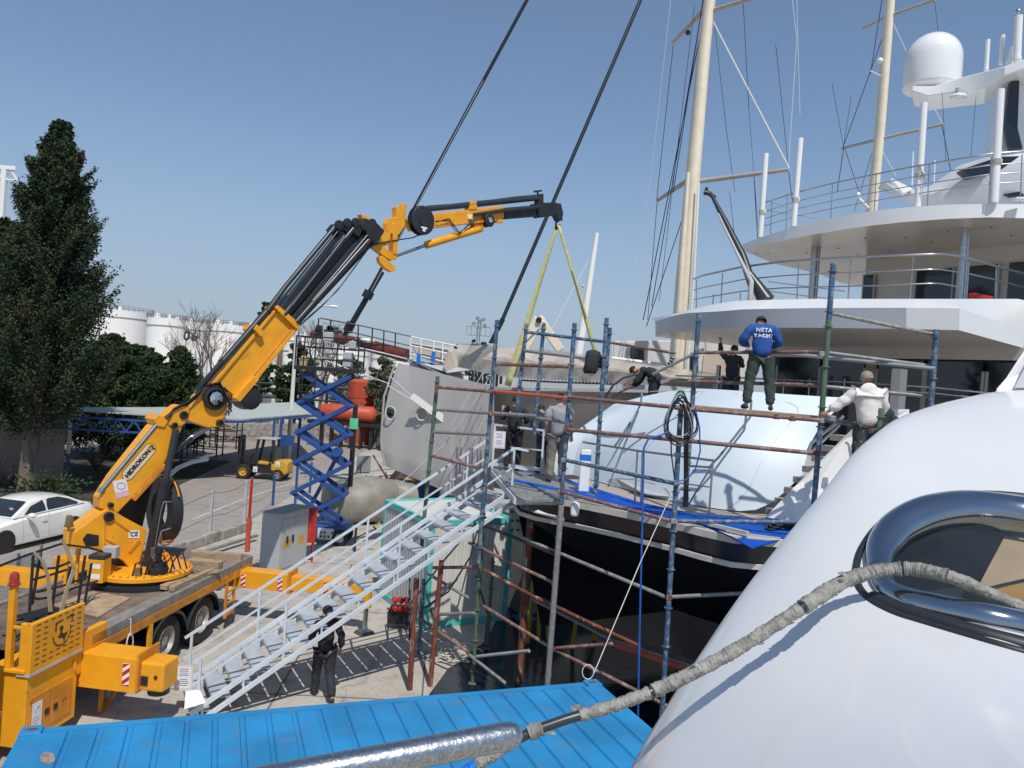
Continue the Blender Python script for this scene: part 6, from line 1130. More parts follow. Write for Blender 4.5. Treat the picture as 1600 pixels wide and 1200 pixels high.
# ================================================================ portable cabin with teal frame
K = G(662, 984); Rr = Vector((1.83, 1.1, 0)).normalized(); Lf = Vector((-Rr.y, Rr.x, 0)); ZK = 2.62
cab = thing('site_cabin', 'off white portable cabin with a teal steel frame behind the stair', 'cabin', K)
def kb(mb, u0, u1, v0, v1, z0, z1): return mb.obox(K + Rr * u0 + Lf * v0 + UP * z0, Rr * (u1 - u0), Lf * (v1 - v0), UP * (z1 - z0))
m_ = MB(); row = []; u = .12
while u < 2.2: row += [(u, 0), (u + .02, .012), (u + .17, .012), (u + .19, 0)]; u += .21
m_.loft([[K + Rr * a - Lf * (b - .04) + UP * z for a, b in row] for z in (.12, ZK - .12)]); m_.build('front_panel', 'cabinwhite', cab)
m_ = MB(); row = []; u = .12
while u < 2.9: row += [(u, 0), (u + .04, .02), (u + .09, .02), (u + .13, 0)]; u += .17
m_.loft([[K + Lf * a - Rr * (b - .04) + UP * z for a, b in row] for z in (.12, ZK - .12)]); m_.build('side_panel', 'cabgrey', cab)
kb(MB(), .06, 2.24, .06, 3.0, .1, ZK - .1).build('body', 'cabinwhite', cab)
m_ = MB(); kb(m_, 0, .12, 0, .12, 0, ZK); kb(m_, 2.2, 2.32, 0, .12, 0, ZK); kb(m_, 0, .12, 2.94, 3.06, 0, ZK); kb(m_, .12, 2.2, 0, .1, 0, .16); kb(m_, .12, 2.2, 0, .1, ZK - .14, ZK); kb(m_, 0, .1, .12, 2.94, 0, .16); kb(m_, 0, .1, .12, 2.94, ZK - .14, ZK); kb(m_, 2.22, 2.32, .12, 3.0, ZK - .14, ZK); kb(m_, .12, 2.2, 2.96, 3.06, ZK - .14, ZK)
m_.build('frame', 'teal', cab, bevel=.008); kb(MB(), .1, 2.22, .1, 2.96, ZK - .09, ZK - .04).build('roof', 'cabinwhite', cab)
MB().add([K + Rr * x - Lf * .0 * 0 + Lf * .02 + UP * z for x, z in [(.14, .25), (.26, .3), (.24, .55), (.15, .5)]], [(0, 1, 2, 3)]).build('rust_mark', 'rustspot', cab)
# dim second unit behind it, under the gangway
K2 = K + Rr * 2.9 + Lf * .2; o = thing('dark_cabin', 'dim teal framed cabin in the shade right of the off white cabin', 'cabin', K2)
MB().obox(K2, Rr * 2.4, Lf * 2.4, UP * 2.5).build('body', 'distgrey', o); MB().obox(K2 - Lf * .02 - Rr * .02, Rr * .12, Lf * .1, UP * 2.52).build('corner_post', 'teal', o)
o = thing('drilled_plate', 'grey perforated steel plate hanging in the shade under the gangway', 'plate', P(826, 800, 16.6)); MB().prism([P(x, y, 16.6) for x, y in [(795, 795), (836, 780), (836, 830), (818, 846), (800, 830)]], Vector((0, .03, 0))).build('plate', 'cabgrey', o)
m_ = MB()
for k in range(12): q = P(800 + (k % 4) * 9, 800 + (k // 4) * 14, 16.58); m_.cyl(q, q + Vector((0, -.012, 0)), .03, n=8)
m_.build('holes', 'black', o)
# generator cart with red reels
q = G(628, 985); o = thing('gas_cart', 'small cart with red drums beside the left corner of the cabin', 'cart', q); m_ = MB()
for k in range(3):
    for j in range(2): c = P(617 + 9 * k, 938 + 12 * j, q.y); m_.lathe([(.05, -.1), (.065, -.09), (.065, .09), (.05, .1)], c, Vector((.3, -.95, 0)), 12)
m_.build('drum', 'red', o, smooth=40); m_ = MB(); m_.bar(P(605, 950, q.y), P(645, 985, q.y), .03); m_.bar(P(640, 900, q.y), G(640, 1000), .04); m_.bar(P(606, 955, q.y), G(606, 1002), .03); m_.box(P(625, 960, q.y + .2), (.5, .4, .35)); m_.build('frame', 'black', o)
# ================================================================ forklift, car, cabinet and so on
b = G(410, 748); fk = thing('forklift', 'yellow and black forklift truck parked before the canopy', 'forklift', b)
def F(x, y, z): return b + Vector((x, y, z))
m_ = MB(); m_.obox(F(-.45, -.45, .35), (1.15, 0, 0), (0, .95, 0), (0, 0, .35)).prism([F(.2, -.47, .65), F(.35, -.47, .98), F(.75, -.47, 1.02), F(.75, -.47, .65)], (0, 1, 0)).build('chassis', 'black', fk, bevel=.02)
MB().prism([F(x, -.5, z) for x, z in [(.55, .55), (.55, 1.0), (1.2, 1.08), (1.4, .98), (1.42, .5), (1.3, .35), (1.1, .35)]], (0, 1.05, 0)).build('counterweight', 'yellow', fk, bevel=.04); MB().prism([F(x, -.49, z) for x, z in [(-.15, .84), (-.1, .98), (.5, .95), (.35, .80)]], (0, 1.0, 0)).build('side_cover', 'yellow', fk, bevel=.02)
MB().obox(F(-.35, -.52, .40), (.22, 0, 0), (0, .02, 0), (0, 0, .28)).obox(F(.8, -.52, .75), (.2, 0, 0), (0, .02, 0), (0, 0, .25)).build('green_sticker', 'paper', fk); MB().prism([F(-.31, -.523, .45), F(-.17, -.523, .45), F(-.24, -.523, .6)], (0, -.003, 0)).prism([F(.83, -.523, .79), F(.97, -.523, .79), F(.9, -.523, .93)], (0, -.003, 0)).build('sticker_mark', 'greenlabel', fk)
for x, r, mm in ((-.85, .38, 'yellow'), (.92, .30, 'rim')):
    for y in (-.48, .48): wheel(fk, F(x, y, r), r, .24, (0, -1 if y < 0 else 1, 0), mm)
m_ = MB()
for x in (-.35, .65):
    for y in (-.45, .45): MB().bar(F(x, y, .9), F(x + (.18 if x < 0 else -.05), y, 2.1), .12).build('roof_post', 'black', fk)
MB().obox(F(-.25, -.5, 2.1), (.95, 0, 0), (0, 1, 0), (0, 0, .06)).build('overhead_guard', 'cabgrey', fk, bevel=.02)
m_ = MB()
for y in (-.35, -.2, .2, .35): m_.bar(F(-1.15, y, .15), F(-1.2, y, 2.2), .13)
for z in (.4, 1.1, 2.05): m_.bar(F(-1.17, -.4, z), F(-1.17, .4, z), .08)
m_.build('mast', 'black', fk); MB().bar(F(-1.2, -.25, .1), F(-2.1, -.25, .08), .12, .04).bar(F(-1.2, .25, .1), F(-2.1, .25, .08), .12, .04).build('fork', 'sgrey', fk); MB().obox(F(-.05, -.25, .95), (.45, 0, 0), (0, .5, 0), (0, 0, .12)).obox(F(.35, -.25, 1.0), (.1, 0, 0), (0, .5, 0), (0, 0, .5)).build('seat', 'hose', fk, bevel=.03)
MB().obox(F(-.85, -.42, .5), (.3, 0, 0), (0, .84, 0), (0, 0, .75)).build('dash_panel', 'black', fk, bevel=.03); MB().obox(F(.62, -.4, 1.0), (.08, 0, 0), (0, .8, 0), (0, 0, .7)).build('rear_panel', 'black', fk, bevel=.03)
m_ = MB(); m_.tube([F(-.5 , -.2, 1.0), F(-.4, -.1, 1.35)], .03, 6); m_.lathe([(.16, 0), (.17, .015), (.16, .03)], F(-.4, -.1, 1.35), (.5, .2, 1), 16); m_.build('steering_wheel', 'hose', fk)
# car: white sedan seen from its left front
cf = G(6, 866); cr = G(101, 842); cax = Vector((.22, .975, 0)).normalized(); cside = Vector((cax.y, -cax.x, 0)); cb0 = cf
car = thing('parked_car', 'white four door sedan parked at the left edge beneath the cypress', 'car', cf + cax * 1.3)
def K3(a, s, z): return cb0 + cax * a - cside * s + UP * z          # a: from front wheel towards the rear; s: across (0 = near side)
secs = [(-.88, .12, .35, .62, .62, .30), (-.7, .04, .25, .70, .72, .2), (-.2, 0, .18, .78, .86, .05), (.45, 0, .18, .86, .96, .0), (.55, 0, .18, .88, .98, .0), (1.2, 0, .18, .9, 1.0, 0), (2.0, 0, .18, .92, 1.02, 0), (2.9, 0, .18, .94, 1.06, 0), (3.2, .02, .2, .94, 1.08, .02), (3.5, .08, .3, .90, 1.02, .1), (3.6, .14, .42, .85, .95, .18)]
rows = []
for a, ins, z0, z1, z2, _ in secs:
    w_ = 1.74; rows.append([K3(a, ins + .02, z0), K3(a, ins, z0 + .18), K3(a, ins - .01, (z0 + z1) / 2), K3(a, ins + .03, z1), K3(a, ins + .14, z2), K3(a, w_ / 2, z2 + .03), K3(a, w_ - ins - .14, z2), K3(a, w_ - ins - .03, z1), K3(a, w_ - ins + .01, (z0 + z1) / 2), K3(a, w_ - ins, z0 + .18), K3(a, w_ - ins - .02, z0)])
MB().loft(rows, closed=True, cap=True).build('body', 'carpaint', car, smooth=35)
gh = [(.35, .12, .97, .97), (1.05, .26, .99, 1.36), (1.5, .29, 1.0, 1.44), (2.1, .29, 1.02, 1.44), (2.5, .27, 1.04, 1.38), (3.1, .16, 1.07, 1.09)]; rows = []
for a, ins, z0, z1 in gh: rows.append([K3(a, .09, z0), K3(a, ins * .85, lerp(z0, z1, .9)), K3(a, ins + .08, z1), K3(a, .87, z1 + (.03 if z1 > 1.1 else 0)), K3(a, 1.74 - ins - .08, z1), K3(a, 1.74 - ins * .85, lerp(z0, z1, .9)), K3(a, 1.65, z0)])
MB().loft(rows).build('roof', 'carpaint', car, smooth=35)
def winp(pts, nm='window'): return MB().add([K3(a, s - .012, z) for a, s, z in pts], [tuple(range(len(pts)))]).build(nm, 'carglass', car)
winp([(.72, .10, 1.03), (1.12, .23, 1.30), (1.55, .255, 1.385), (1.56, .115, 1.035)]); winp([(1.62, .115, 1.035), (1.61, .255, 1.385), (2.12, .25, 1.385), (2.50, .205, 1.28), (2.85, .13, 1.12), (2.8, .11, 1.08)])
ws = [K3(.40, .22, .995), K3(1.02, .34, 1.355), K3(1.02, 1.40, 1.355), K3(.40, 1.52, .995)]; MB().add([p - cax * .02 + UP * .02 for p in ws], [(0, 1, 2, 3)]).build('windscreen', 'carglass', car)
for a in (0, 2.6):
    for s, sg_ in ((.12, 1), (1.62, -1)): wheel(car, K3(a, s, .31), .31, .20, cside * sg_, 'steel')
    MB().lathe([(.37, -.02), (.37, .012)], K3(a, .0, .33), cside, 28).build('wheel_arch', 'black', car)
o = MB().sph(K3(.78, -.14, 1.02), .11, 12, 8, sc=(1.1, .9, .75)).build('door_mirror', 'carpaint', car, smooth=60); MB().bar(K3(.8, .06, .96), K3(.78, -.1, .99), .04).build('mirror_arm', 'carpaint', o)
m_ = MB(); m_.bar(K3(1.3, -.03, .82), K3(1.47, -.03, .825), .02, .03); m_.bar(K3(2.2, -.03, .86), K3(2.37, -.03, .865), .02, .03); m_.build('door_handle', 'carpaint', car)
m_ = MB()
for a, zt in ((.62, .96), (1.58, 1.0), (2.45, .62)): m_.tube([K3(a, -.012, .28), K3(a, -.014, .6), K3(a, .03, zt)], .006, 4)
m_.build('door_gap', 'cabgrey', car); MB().bar(K3(.45, -.012, .24), K3(2.1, -.012, .24), .015, .07).build('sill', 'pipewhite', car)
MB().obox(K3(.25, .9, 1.12) * 0 + K3(.62, .42, 1.16), cside * -.12, cax * .04, UP * .05).build('sticker', 'paperpink', car)
# grey electrical cabinet
A = G(404, 893); B_ = G(457, 890); d_ = (B_ - A).normalized(); nb = Vector((-d_.y, d_.x, 0)); zt = P(409, 800, A.y).z; e = thing('electrical_cabinet', 'tall grey electrical cabinet standing behind the orange rear outrigger', 'cabinet', (A + B_) / 2)
q = [G(404, 893), G(434, 897), G(460, 885)]; fr = q[1] - q[0]; sd2 = (q[2] - q[1]); zt = P(435, 803, q[1].y).z
MB().obox(q[0], fr, sd2 + Vector((.25, .35, 0)), UP * zt).build('body', 'cabgrey', e, bevel=.015); MB().obox(q[0] - fr * .06 - sd2 * .05 + UP * (zt + .002), fr * 1.12, (sd2 + Vector((.25, .35, 0))) * 1.1, UP * .05).build('roof', 'sgrey', e, bevel=.01)
sdn = (sd2 + Vector((.25, .35, 0))); o_ = Vector((fr.y, -fr.x, 0)).normalized(); sn = Vector((sdn.y, -sdn.x, 0)).normalized()
for k in (0, 1): dd = MB().obox(q[1] + sdn * (.04 + .48 * k) + UP * .12, sdn * .45, sn * .015, UP * (zt - .3)).build('door', 'cabgrey', e, bevel=.004); MB().obox(q[1] + sdn * (.12 + .5 * k) + sn * .016 + UP * .72, sdn * .22, sn * .004, UP * .24).build('warning_sign', 'yellow', dd); MB().obox(q[1] + sdn * (.40 - .3 * k + .1 * k) + sn * .016 + UP * .85, sdn * .05, sn * .03, UP * .2).build('handle', 'black', dd)
# red fire cabinet
q = G(478, 878); zt = P(482, 800, q.y).z; z0 = P(478, 846, q.y).z; e = thing('fire_hose_cabinet', 'red fire hose cabinet on thin legs right of the grey cabinet', 'cabinet', q); rot = Matrix.Rotation(R(20), 3, 'Z')
MB().box(q + UP * ((zt + z0) / 2), (.42, .4, zt - z0), rot).build('box', 'red', e, bevel=.01); c = q + UP * zt; v = [c + rot @ Vector(p) for p in [(-.24, -.23, 0), (-.24, .23, 0), (-.24, 0, .14)]]; MB().prism(v, rot @ Vector((.48, 0, 0))).build('roof', 'red', e)
m_ = MB()
for x in (-.17, .17):
    for y in (-.15, .15): p = q + rot @ Vector((x, y, 0)); m_.bar(p, p + UP * z0, .03)
m_.build('legs', 'red', e); MB().box(q + rot @ Vector((.02, -.203, 0)) + UP * ((zt + z0) / 2 + .02), (.05, .02, .3), rot).box(q + rot @ Vector((.213, 0, (zt + z0) / 2)), (.01, .3, zt - z0 - .15), rot).build('door', 'redor', e)
o = MB().lathe([(.2, 0), (.2, .4), (.12, .5)], G(462, 882), n=12).build('hydrant', 'red', None, smooth=40); tag(o, 'small dark red hydrant standing between the grey and red cabinets', 'hydrant')
# red pole
b = G(386, 862); e = thing('red_pole', 'thin pole, bright red below and dark red above, behind the truck deck', 'pole', b); t_ = P(398.5, 749, b.y); mid = b.lerp(Vector((b.x, b.y, t_.z)), .47); MB().cyl(b, mid, .075).build('lower_tube', 'redor', e); MB().cyl(mid, (b.x, b.y, t_.z), .045).build('upper_tube', 'red', e)
# fence: posts, wire and low concrete kerb wall
fp = [((333, 766), (327, 846)), ((386, 751), (381, 822)), ((430, 744), (426, 790)), ((466, 729), (461, 790)), ((489, 722), (484, 770)), ((147, 868) if False else (126, 862), (118, 925))]
fpos = []; fe = thing('post_fence', 'sparse fence of grey and blue steel posts with sagging wire beside the road', 'fence', G(327, 846))
for i, ((x0, y0), (x1, y1)) in enumerate(fp[:5]):
    p = G(x1, y1); t_ = P(x0, y0, p.y); fpos.append((p, t_.z)); MB().bar(p, (p.x, p.y, t_.z), .09).build('post', 'cabgrey' if i < 2 else 'blue', fe)
m_ = MB()
for fr_ in (.95, .5):
    for (p, z), (p2, z2) in zip(fpos, fpos[1:]): m_.tube([p.lerp(p2, k / 6) + UP * (lerp(z, z2, k / 6) * fr_ - .12 * math.sin(math.pi * k / 6)) for k in range(7)], .008, 4)
    (p, z) = fpos[0]; p2 = p + Vector((-.6, -6, 0)); m_.tube([p.lerp(p2, k / 6) + UP * (z * fr_ - .15 * math.sin(math.pi * k / 6)) for k in range(7)], .008, 4)
m_.build('wire', 'wire', fe)
p = G(118, 925); o = MB().bar(p, (p.x, p.y, P(126, 858, p.y).z), .09).build('fence_post', 'sblue', None); tag(o, 'lone blue grey fence post seen through the wire cage, near the white car', 'post')
kw = thing('kerb_wall', 'low weathered concrete kerb wall running behind the truck deck', 'wall', G(330, 850)); m_ = MB(); a, b2_ = G(262, 872), G(395, 828); dd = (b2_ - a); nn = Vector((-dd.y, dd.x, 0)).normalized()
for k in range(5): m_.obox(a + dd * (k / 5) , dd * .19, nn * .22, UP * (.34 - .03 * (k % 2)))
m_.build('blocks', 'barrier', kw, bevel=.03); m_ = MB(); a2 = G(290, 880); b3 = G(400, 845); m_.bar(a2 + UP * .18, b3 + UP * .18, .14, .06); m_.build('rail_beam', 'sgrey', kw)
# chain-link area at the far left: mesh fence with concrete foot
cl = thing('chain_fence', 'low chain link fence at the left edge seen behind the red beacon', 'fence', G(10, 960)); a, b4 = G(-60, 985), G(60, 925); m_ = MB(); dd = b4 - a; n_k = 34
for k in range(n_k): u0 = k / n_k; m_.bar(a + dd * u0, a + dd * min(1, u0 + 1.1 / dd.length) + UP * 1.1, .012); m_.bar(a + dd * u0 + UP * 1.1, a + dd * min(1, u0 + 1.1 / dd.length), .012)
m_.build('mesh', 'hosegrey', cl)
for k in range(4): MB().bar(a + dd * k / 3, a + dd * k / 3 + UP * 1.2, .05).build('post', 'sblue', cl)
# ================================================================ scissor lift
X0, X1, YS, DY = -7.35, -5.50, 26.4, .75; base = .66; lv = 1.04; SL = thing('scissor_lift', 'raised blue scissor lift with a dark caged platform', 'scissor lift', ((X0 + X1) / 2, YS, 0))
for k in range(5):
    z0, z1 = base + k * lv, base + (k + 1) * lv
    for y in (YS, YS + DY):
        MB().bar((X0 + .05, y, z0), (X1 - .05, y, z1), .07, .15).build('arm', 'blue', SL, bevel=.01); MB().bar((X1 - .05, y + .08, z0), (X0 + .05, y + .08, z1), .07, .15).build('arm', 'blue', SL, bevel=.01)
    m_ = MB()
    for x, z in ((X0 + .05, z0), (X1 - .05, z0), ((X0 + X1) / 2, (z0 + z1) / 2)): m_.cyl((x, YS - .06, z), (x, YS + DY + .14, z), .06, n=10)
    m_.build('cross_pin', 'blue', SL, smooth=50)
MB().bar((X0 + .5, YS + .4, base + .3), (X1 - .3, YS + .4, base + 2.6), .12).build('lift_ram', 'blue', SL); MB().cyl((X1 - .35, YS + .3, base + 2.55), (X1 - .35, YS - .1, base + 2.55), .16).build('ram_motor', 'blue', SL, smooth=50)
zt = base + 5 * lv + .1; MB().obox((X0 - .15, YS - .1, zt), (2.25, 0, 0), (0, 1.1, 0), (0, 0, .14)).build('platform', 'black', SL, bevel=.01)
def rl(mb, a, b_, r=.022): return mb.bar(a, b_, r * 2)
m_ = MB()
for x in (X0 - .12, X0 + .55, X0 + 1.3, X1 + .18):
    for y in (YS - .08, YS + .98): rl(m_, (x, y, zt), (x, y, zt + 1.15))
for z in (.4, .8, 1.15):
    for y in (YS - .08, YS + .98): rl(m_, (X0 - .12, y, zt + z), (X1 + .18, y, zt + z))
    for x in (X0 - .12, X1 + .18): rl(m_, (x, YS - .08, zt + z), (x, YS + .98, zt + z))
m_.build('guard_rail', 'black', SL)
m_ = MB(); m_.bar((X0 + .1, YS - .2, zt - .8), (X0 + .1, YS - .2, zt + .1), .04); m_.bar((X0 + .65, YS - .2, zt - .8), (X0 + .65, YS - .2, zt + .1), .04)
for k in range(4): m_.bar((X0 + .1, YS - .2, zt - .75 + k * .24), (X0 + .65, YS - .2, zt - .75 + k * .24), .03)
m_.build('access_ladder', 'black', SL); m_ = MB(); m_.box((X1 - .25, YS + .3, zt + .45), (.3, .3, .5)); m_.box((X1 - .1, YS + .2, zt + .95), (.25, .12, .3)); m_.box((X0 + .9, YS + .2, zt + 1.2), (.35, .2, .3)); m_.bar((X0 + .5, YS + .3, zt + .3), (X1, YS + .3, zt + 1.2), .05); m_.build('control_panel', 'cabgrey', SL, bevel=.02)
MB().obox((X0 - .35, YS - .05, .42), (2.4, 0, 0), (0, .95, 0), (0, 0, .22)).build('chassis', 'blue', SL, bevel=.02); MB().obox((X1 - .8, YS - .1, .2), (.55, 0, 0), (0, .04, 0), (0, 0, .38)).build('side_panel', 'cabinwhite', SL)
m_ = MB()
for k in range(6): m_.box((X1 - .68 + .13 * (k % 4), YS - .105, .30 + .14 * (k // 3)), (.06, .006, .08))
m_.build('panel_marks', 'black', SL)
for x in (X0 + .05, X1 - .05):
    for y in (YS + .0, YS + .85): wheel(SL, (x, y, .27), .27, .2, (0, -1 if y < YS + .4 else 1, 0), 'pipewhite')
MB().box((X1 - .1, YS - .25, .28), (.12, .02, .1)).build('tag', 'greenlabel', SL)
q = P(553, 662, 30); o = MB().box(q, (.32, .05, .42)).build('green_notice', 'greenlabel', None); o2 = None; tag(o, 'small bright green notice between the scissor arms and the orange tank', 'sign')
MB().bar((q.x, q.y + .03, 0), (q.x, q.y + .03, q.z + .8), .12).build('notice_post', 'black', o) if False else tag(MB().bar((q.x, q.y + .09, 0), (q.x, q.y + .09, q.z + .75), .18, .1).build('dark_post', 'black', None), 'short dark post carrying the green notice', 'post')
# ================================================================ tarpaulin wrapped boat, skip, debris, road block
rr = random.Random(12); A = G(512, 812); B_ = G(604, 770); wb = thing('wrapped_boat', 'small boat wrapped in grey tarpaulin behind the scissor lift', 'boat', (A + B_) / 2); ax_ = Vector((3.3, 1.6, 0)); n_ = Vector((-ax_.y, ax_.x, 0)).normalized(); c0_ = G(512, 825) + Vector((0, .3, 0)); rows = []
for i in range(15):
    u = i / 14; w_ = 1.15 * (math.sin(math.pi * min(1, u * 1.0 + .18)) ** .5 if u < .85 else .55); h_ = 1.25 + .35 * math.sin(math.pi * u); row = []
    for k in range(18):
        a = -.25 + (math.pi + .5) * k / 17; x = math.cos(a); z = max(math.sin(a), -.2); rr_n = 1 + rr.uniform(-.025, .025); sq = .75 + .25 * abs(x); row.append(c0_ + ax_ * u + n_ * (-x * w_ * rr_n * (1 if z > -.1 else .85) + 1.0) + UP * (.45 + (z ** .6 * h_ if z > 0 else z * 2.0) * .82 * rr_n))
    rows.append(row)
MB().loft(rows, cap=True).build('tarpaulin', 'tarp', wb, smooth=60); m_ = MB()
for k in range(4): m_.box(c0_ + ax_ * (k / 3.6 + .08) + n_ * 1.0 + UP * .12, (.2, 1.8, .24))
m_.build('wood_blocks', 'wood', wb)
for u in (.25, .55, .8):
    MB().tube([r_[int(1)] * 0 + q_ + UP * .012 for r_ in [rows[int(u * 14)]] for q_ in r_], .012, 5).build('rope', 'wood', wb)
q = G(640, 789); sk = thing('blue_skip', 'blue steel skip topped with planks and a pallet, behind the stair', 'skip', q); m_ = MB(); zt = P(640, 758, q.y).z
MB().obox(q + Vector((-.95, 0, 0)), (2.3, .3, 0), (-.1, 1.4, 0), UP * zt).build('body', mat('deep_blue_paint', (.012, .06, .2), .5), sk, bevel=.03)
MB().obox(q + Vector((-1.2, -.15, zt + .02)), (2.6, .35, .12), (.2, 1.9, .35), UP * .04).build('cover_sheet', 'sbrown', sk); MB().obox(q + Vector((-.8, .35, zt + .16)), (1.9, .2, .08), (.1, .8, .15), UP * .05).build('plywood', 'woodn', sk)
m_ = MB()
for k in range(3): m_.obox(q + Vector((-.5, 1.3 + .2 * k, zt + .45)), (2.4, .3, .05), (0, .12, 0), UP * .04)
m_.build('planks', 'woodn', sk); MB().obox(q + Vector((1.35, -.1, zt - .6)), (.05, 0, 0), (.1, 1.6, .2), UP * .9).build('plastic_sheet', 'film', sk)
db = thing('scrap_heap', 'heap of bent rusty bars and stakes beside the blue skip', 'scrap', G(608, 770)); m_ = MB(); c = G(608, 768)
for k in range(16): p = c + Vector((rr.uniform(-1, 1), rr.uniform(-.6, 1), .1)); m_.tube([p, p + Vector((rr.uniform(-1, 1), rr.uniform(-.4, .4), rr.uniform(.1, .9))), p + Vector((rr.uniform(-1.2, 1.2), rr.uniform(-.4, .4), rr.uniform(.0, .5)))], .03, 5)
m_.tube([P(583, 711, c.y), P(609, 754, c.y)], .05, 6); m_.build('bars', 'rust', db)
q = G(563, 740); o = thing('grey_panel', 'thin grey upright panel standing between the scissor lift and the wrapped hull', 'panel', q); MB().obox((q.x - .25, q.y, P(563, 738, q.y).z), (.75, .3, 0), (0, .04, 0), (0, 0, .95)).build('panel', 'distgrey', o); MB().bar(q, q + UP * .5, .05).build('leg', 'black', o)
# white wrapped roll and pallets further back
q = G(543, 690); o = thing('white_roll', 'white wrapped roll on pallets behind the scissor lift', 'bundle', q); MB().tube([q + Vector((-1.3, -.3, 1.0)), q + Vector((-.2, 0, .7)), q + Vector((1.5, .3, .5)), q + Vector((2.3, .4, .45))], .3, 12, radii=[.22, .45, .55, .35]).build('roll', 'tank', o, smooth=60); MB().box(q + Vector((.6, 0, .12)), (2.6, 1.4, .2)).build('pallet', 'woodn', o)
for i, (x, y, lb) in enumerate([(600, 655, 'pale plank stack on the ground near the arched hut'), (575, 672, 'low grey pallet behind the right side of the scissor lift')]):
    q = G(x, y); o = thing('pallet_stack', lb, 'pallet', q); m_ = MB()
    for k in range(3):
        for j in range(5): m_.box(q + Vector((0, -.5 + j * .28, .08 + .14 * k)), (2.2 if i == 0 else 3, .2, .03))
    m_.build('boards', 'wood', o)
b = G(517, 868) ; o = thing('valve_stand', 'thin black valve stand with a lever right of the scissor lift wheel', 'stand', G(552, 850)); q = G(554, 862); MB().bar(q, (q.x, q.y, P(556, 822, q.y).z), .07).build('post', 'black', o); MB().bar(P(545, 845, q.y), P(588, 826, q.y), .04).bar(P(583, 822, q.y), P(590, 829, q.y), .04).build('lever', 'black', o)
# rope and cable litter on the ground by the scaffold
o = None; m_ = MB(); rr = random.Random(6)
for k in range(9):
    c = G(715 + rr.uniform(-25, 20), 1022 + rr.uniform(-12, 12), .03); r_ = rr.uniform(.15, .5); m_.tube([c + Vector((math.cos(a) * r_ * rr.uniform(.8, 1.2), math.sin(a) * r_ * .6 * rr.uniform(.8, 1.2), .02 * math.sin(a * 3) + .02)) for a in [j * math.pi / 6 for j in range(rr.randint(6, 14))]], .012, 5)
o = m_.build('rope_tangle', 'rope', None); tag(o, 'tangle of pale rope lying on the ground at the green scaffold foot', 'rope')
m_ = MB()
for pts in ([(640, 945), (690, 880), (733, 830)], [(655, 955), (700, 925), (735, 870), (748, 820)], [(744, 900), (762, 960), (758, 1000), (735, 1018)]): m_.tube([P(x, y, 17.6 + .2 * i) for i, (x, y) in enumerate(pts)], .02, 6)
o = m_.build('hanging_cable', 'hose', None); tag(o, 'black cables hanging in loops in front of the off white cabin', 'cable')
# ================================================================ masted sailing yacht behind
scn = thing('sailing_yacht', 'large masted sailing yacht under refit with wrapped grey brown hull and cream masts', 'sailing yacht', P(900, 700, 34) * Vector((1, 1, 0)))
hx = [(640, 563, 690, 36.5), (668, 574, 700, 35.5), (700, 588, 720, 34.6), (735, 598, 740, 33.8), (775, 605, 760, 33), (830, 607, 770, 32.2), (900, 608, 770, 31.5), (980, 609, 760, 31), (1060, 611, 740, 30.8), (1160, 614, 720, 30.8)]
rows = [[], [], [], [], []]
for x, yt, yb, Y in hx:
    t_ = P(x, yt, Y); rows[0].append(t_); rows[1].append(t_ + Vector((0, .4, -.9))); rows[2].append(t_ + Vector((.3, 1.0, -2.2))); rows[3].append(t_ + Vector((.7, 2.0, -3.8))); rows[4].append(Vector((t_.x + 1.2, t_.y + 3.4, .8)))
MB().loft(rows).build('hull', 'hullbrown', scn, smooth=60)
MB().loft([[p + Vector((0, -.03, .02)) for p in rows[0]], [p + Vector((0, -.03, -.1)) for p in rows[0]]]).build('toe_rail', 'cabgrey', scn)
# flared stem plate and white ribbon
MB().add([P(x, y, Y) for x, y, Y in [(640, 563, 36.5), (662, 566, 36), (700, 572, 35.4), (704, 597, 34.7), (668, 580, 35.3)]], [(0, 1, 2, 3, 4)]).build('stem_plate', 'black', scn, thick=.04)
MB().add([P(x, y, Y) for x, y, Y in [(640, 562, 36.6), (700, 572, 35.4), (740, 578, 34), (700, 583, 34.5), (660, 570, 35.8)]], [(0, 1, 2, 3, 4)]).build('bow_flare', 'whitegrey', scn, thick=.04)
m_ = MB()
for k in range(10): c = P(725 + k * 6.4, 594, 33.2); m_.box(c, (.12, .1, .35 + .1 * (k % 3)))
m_.build('machinery', 'black', scn); MB().box(P(728, 591, 33.1), (.22, .05, .22)).build('white_box', 'paper', scn)
# bowsprit and rails
MB().tube([P(487, 521, 38.5), P(560, 536, 37.8), P(636, 556, 37)], .2, 10, radii=[.16, .30, .34]).build('bowsprit', 'bowsprit', scn, smooth=50)
MB().tube([P(540, 539, 37.3), P(600, 552, 36.8), P(660, 567, 36), P(745, 592, 34)], .04, 6).build('whisker_stay', 'galv', scn)
for rl_ in ([(500, 497), (560, 508), (640, 525), (700, 537)], [(545, 518), (640, 540), (700, 553)]): MB().tube([P(x, y, 37.0) for x, y in rl_], .035, 6).build('pulpit_rail', 'black', scn)
for x, y0, y1 in ((498, 497, 520), (517, 500, 524), (541, 504, 533), (560, 508, 537), (582, 513, 541), (600, 517, 546), (618, 520, 549)): MB().tube([P(x, y0, 37), P(x - 1, y1, 37)], .035, 6).build('stanchion', 'black', scn)
for x, y0, y1 in ((642, 528, 555), (658, 528, 560), (678, 533, 562), (692, 536, 566), (706, 540, 570), (716, 541, 562)): MB().tube([P(x, y0, 35.8), P(x - 1, y1, 35.8)], .04, 6).build('stanchion', 'tank', scn)
for rl_ in ([(642, 526), (716, 541)], [(642, 540), (716, 556)], [(642, 553), (716, 570)]): MB().tube([P(x, y, 35.8) for x, y in rl_], .035, 6).build('pulpit_rail', 'tank', scn)
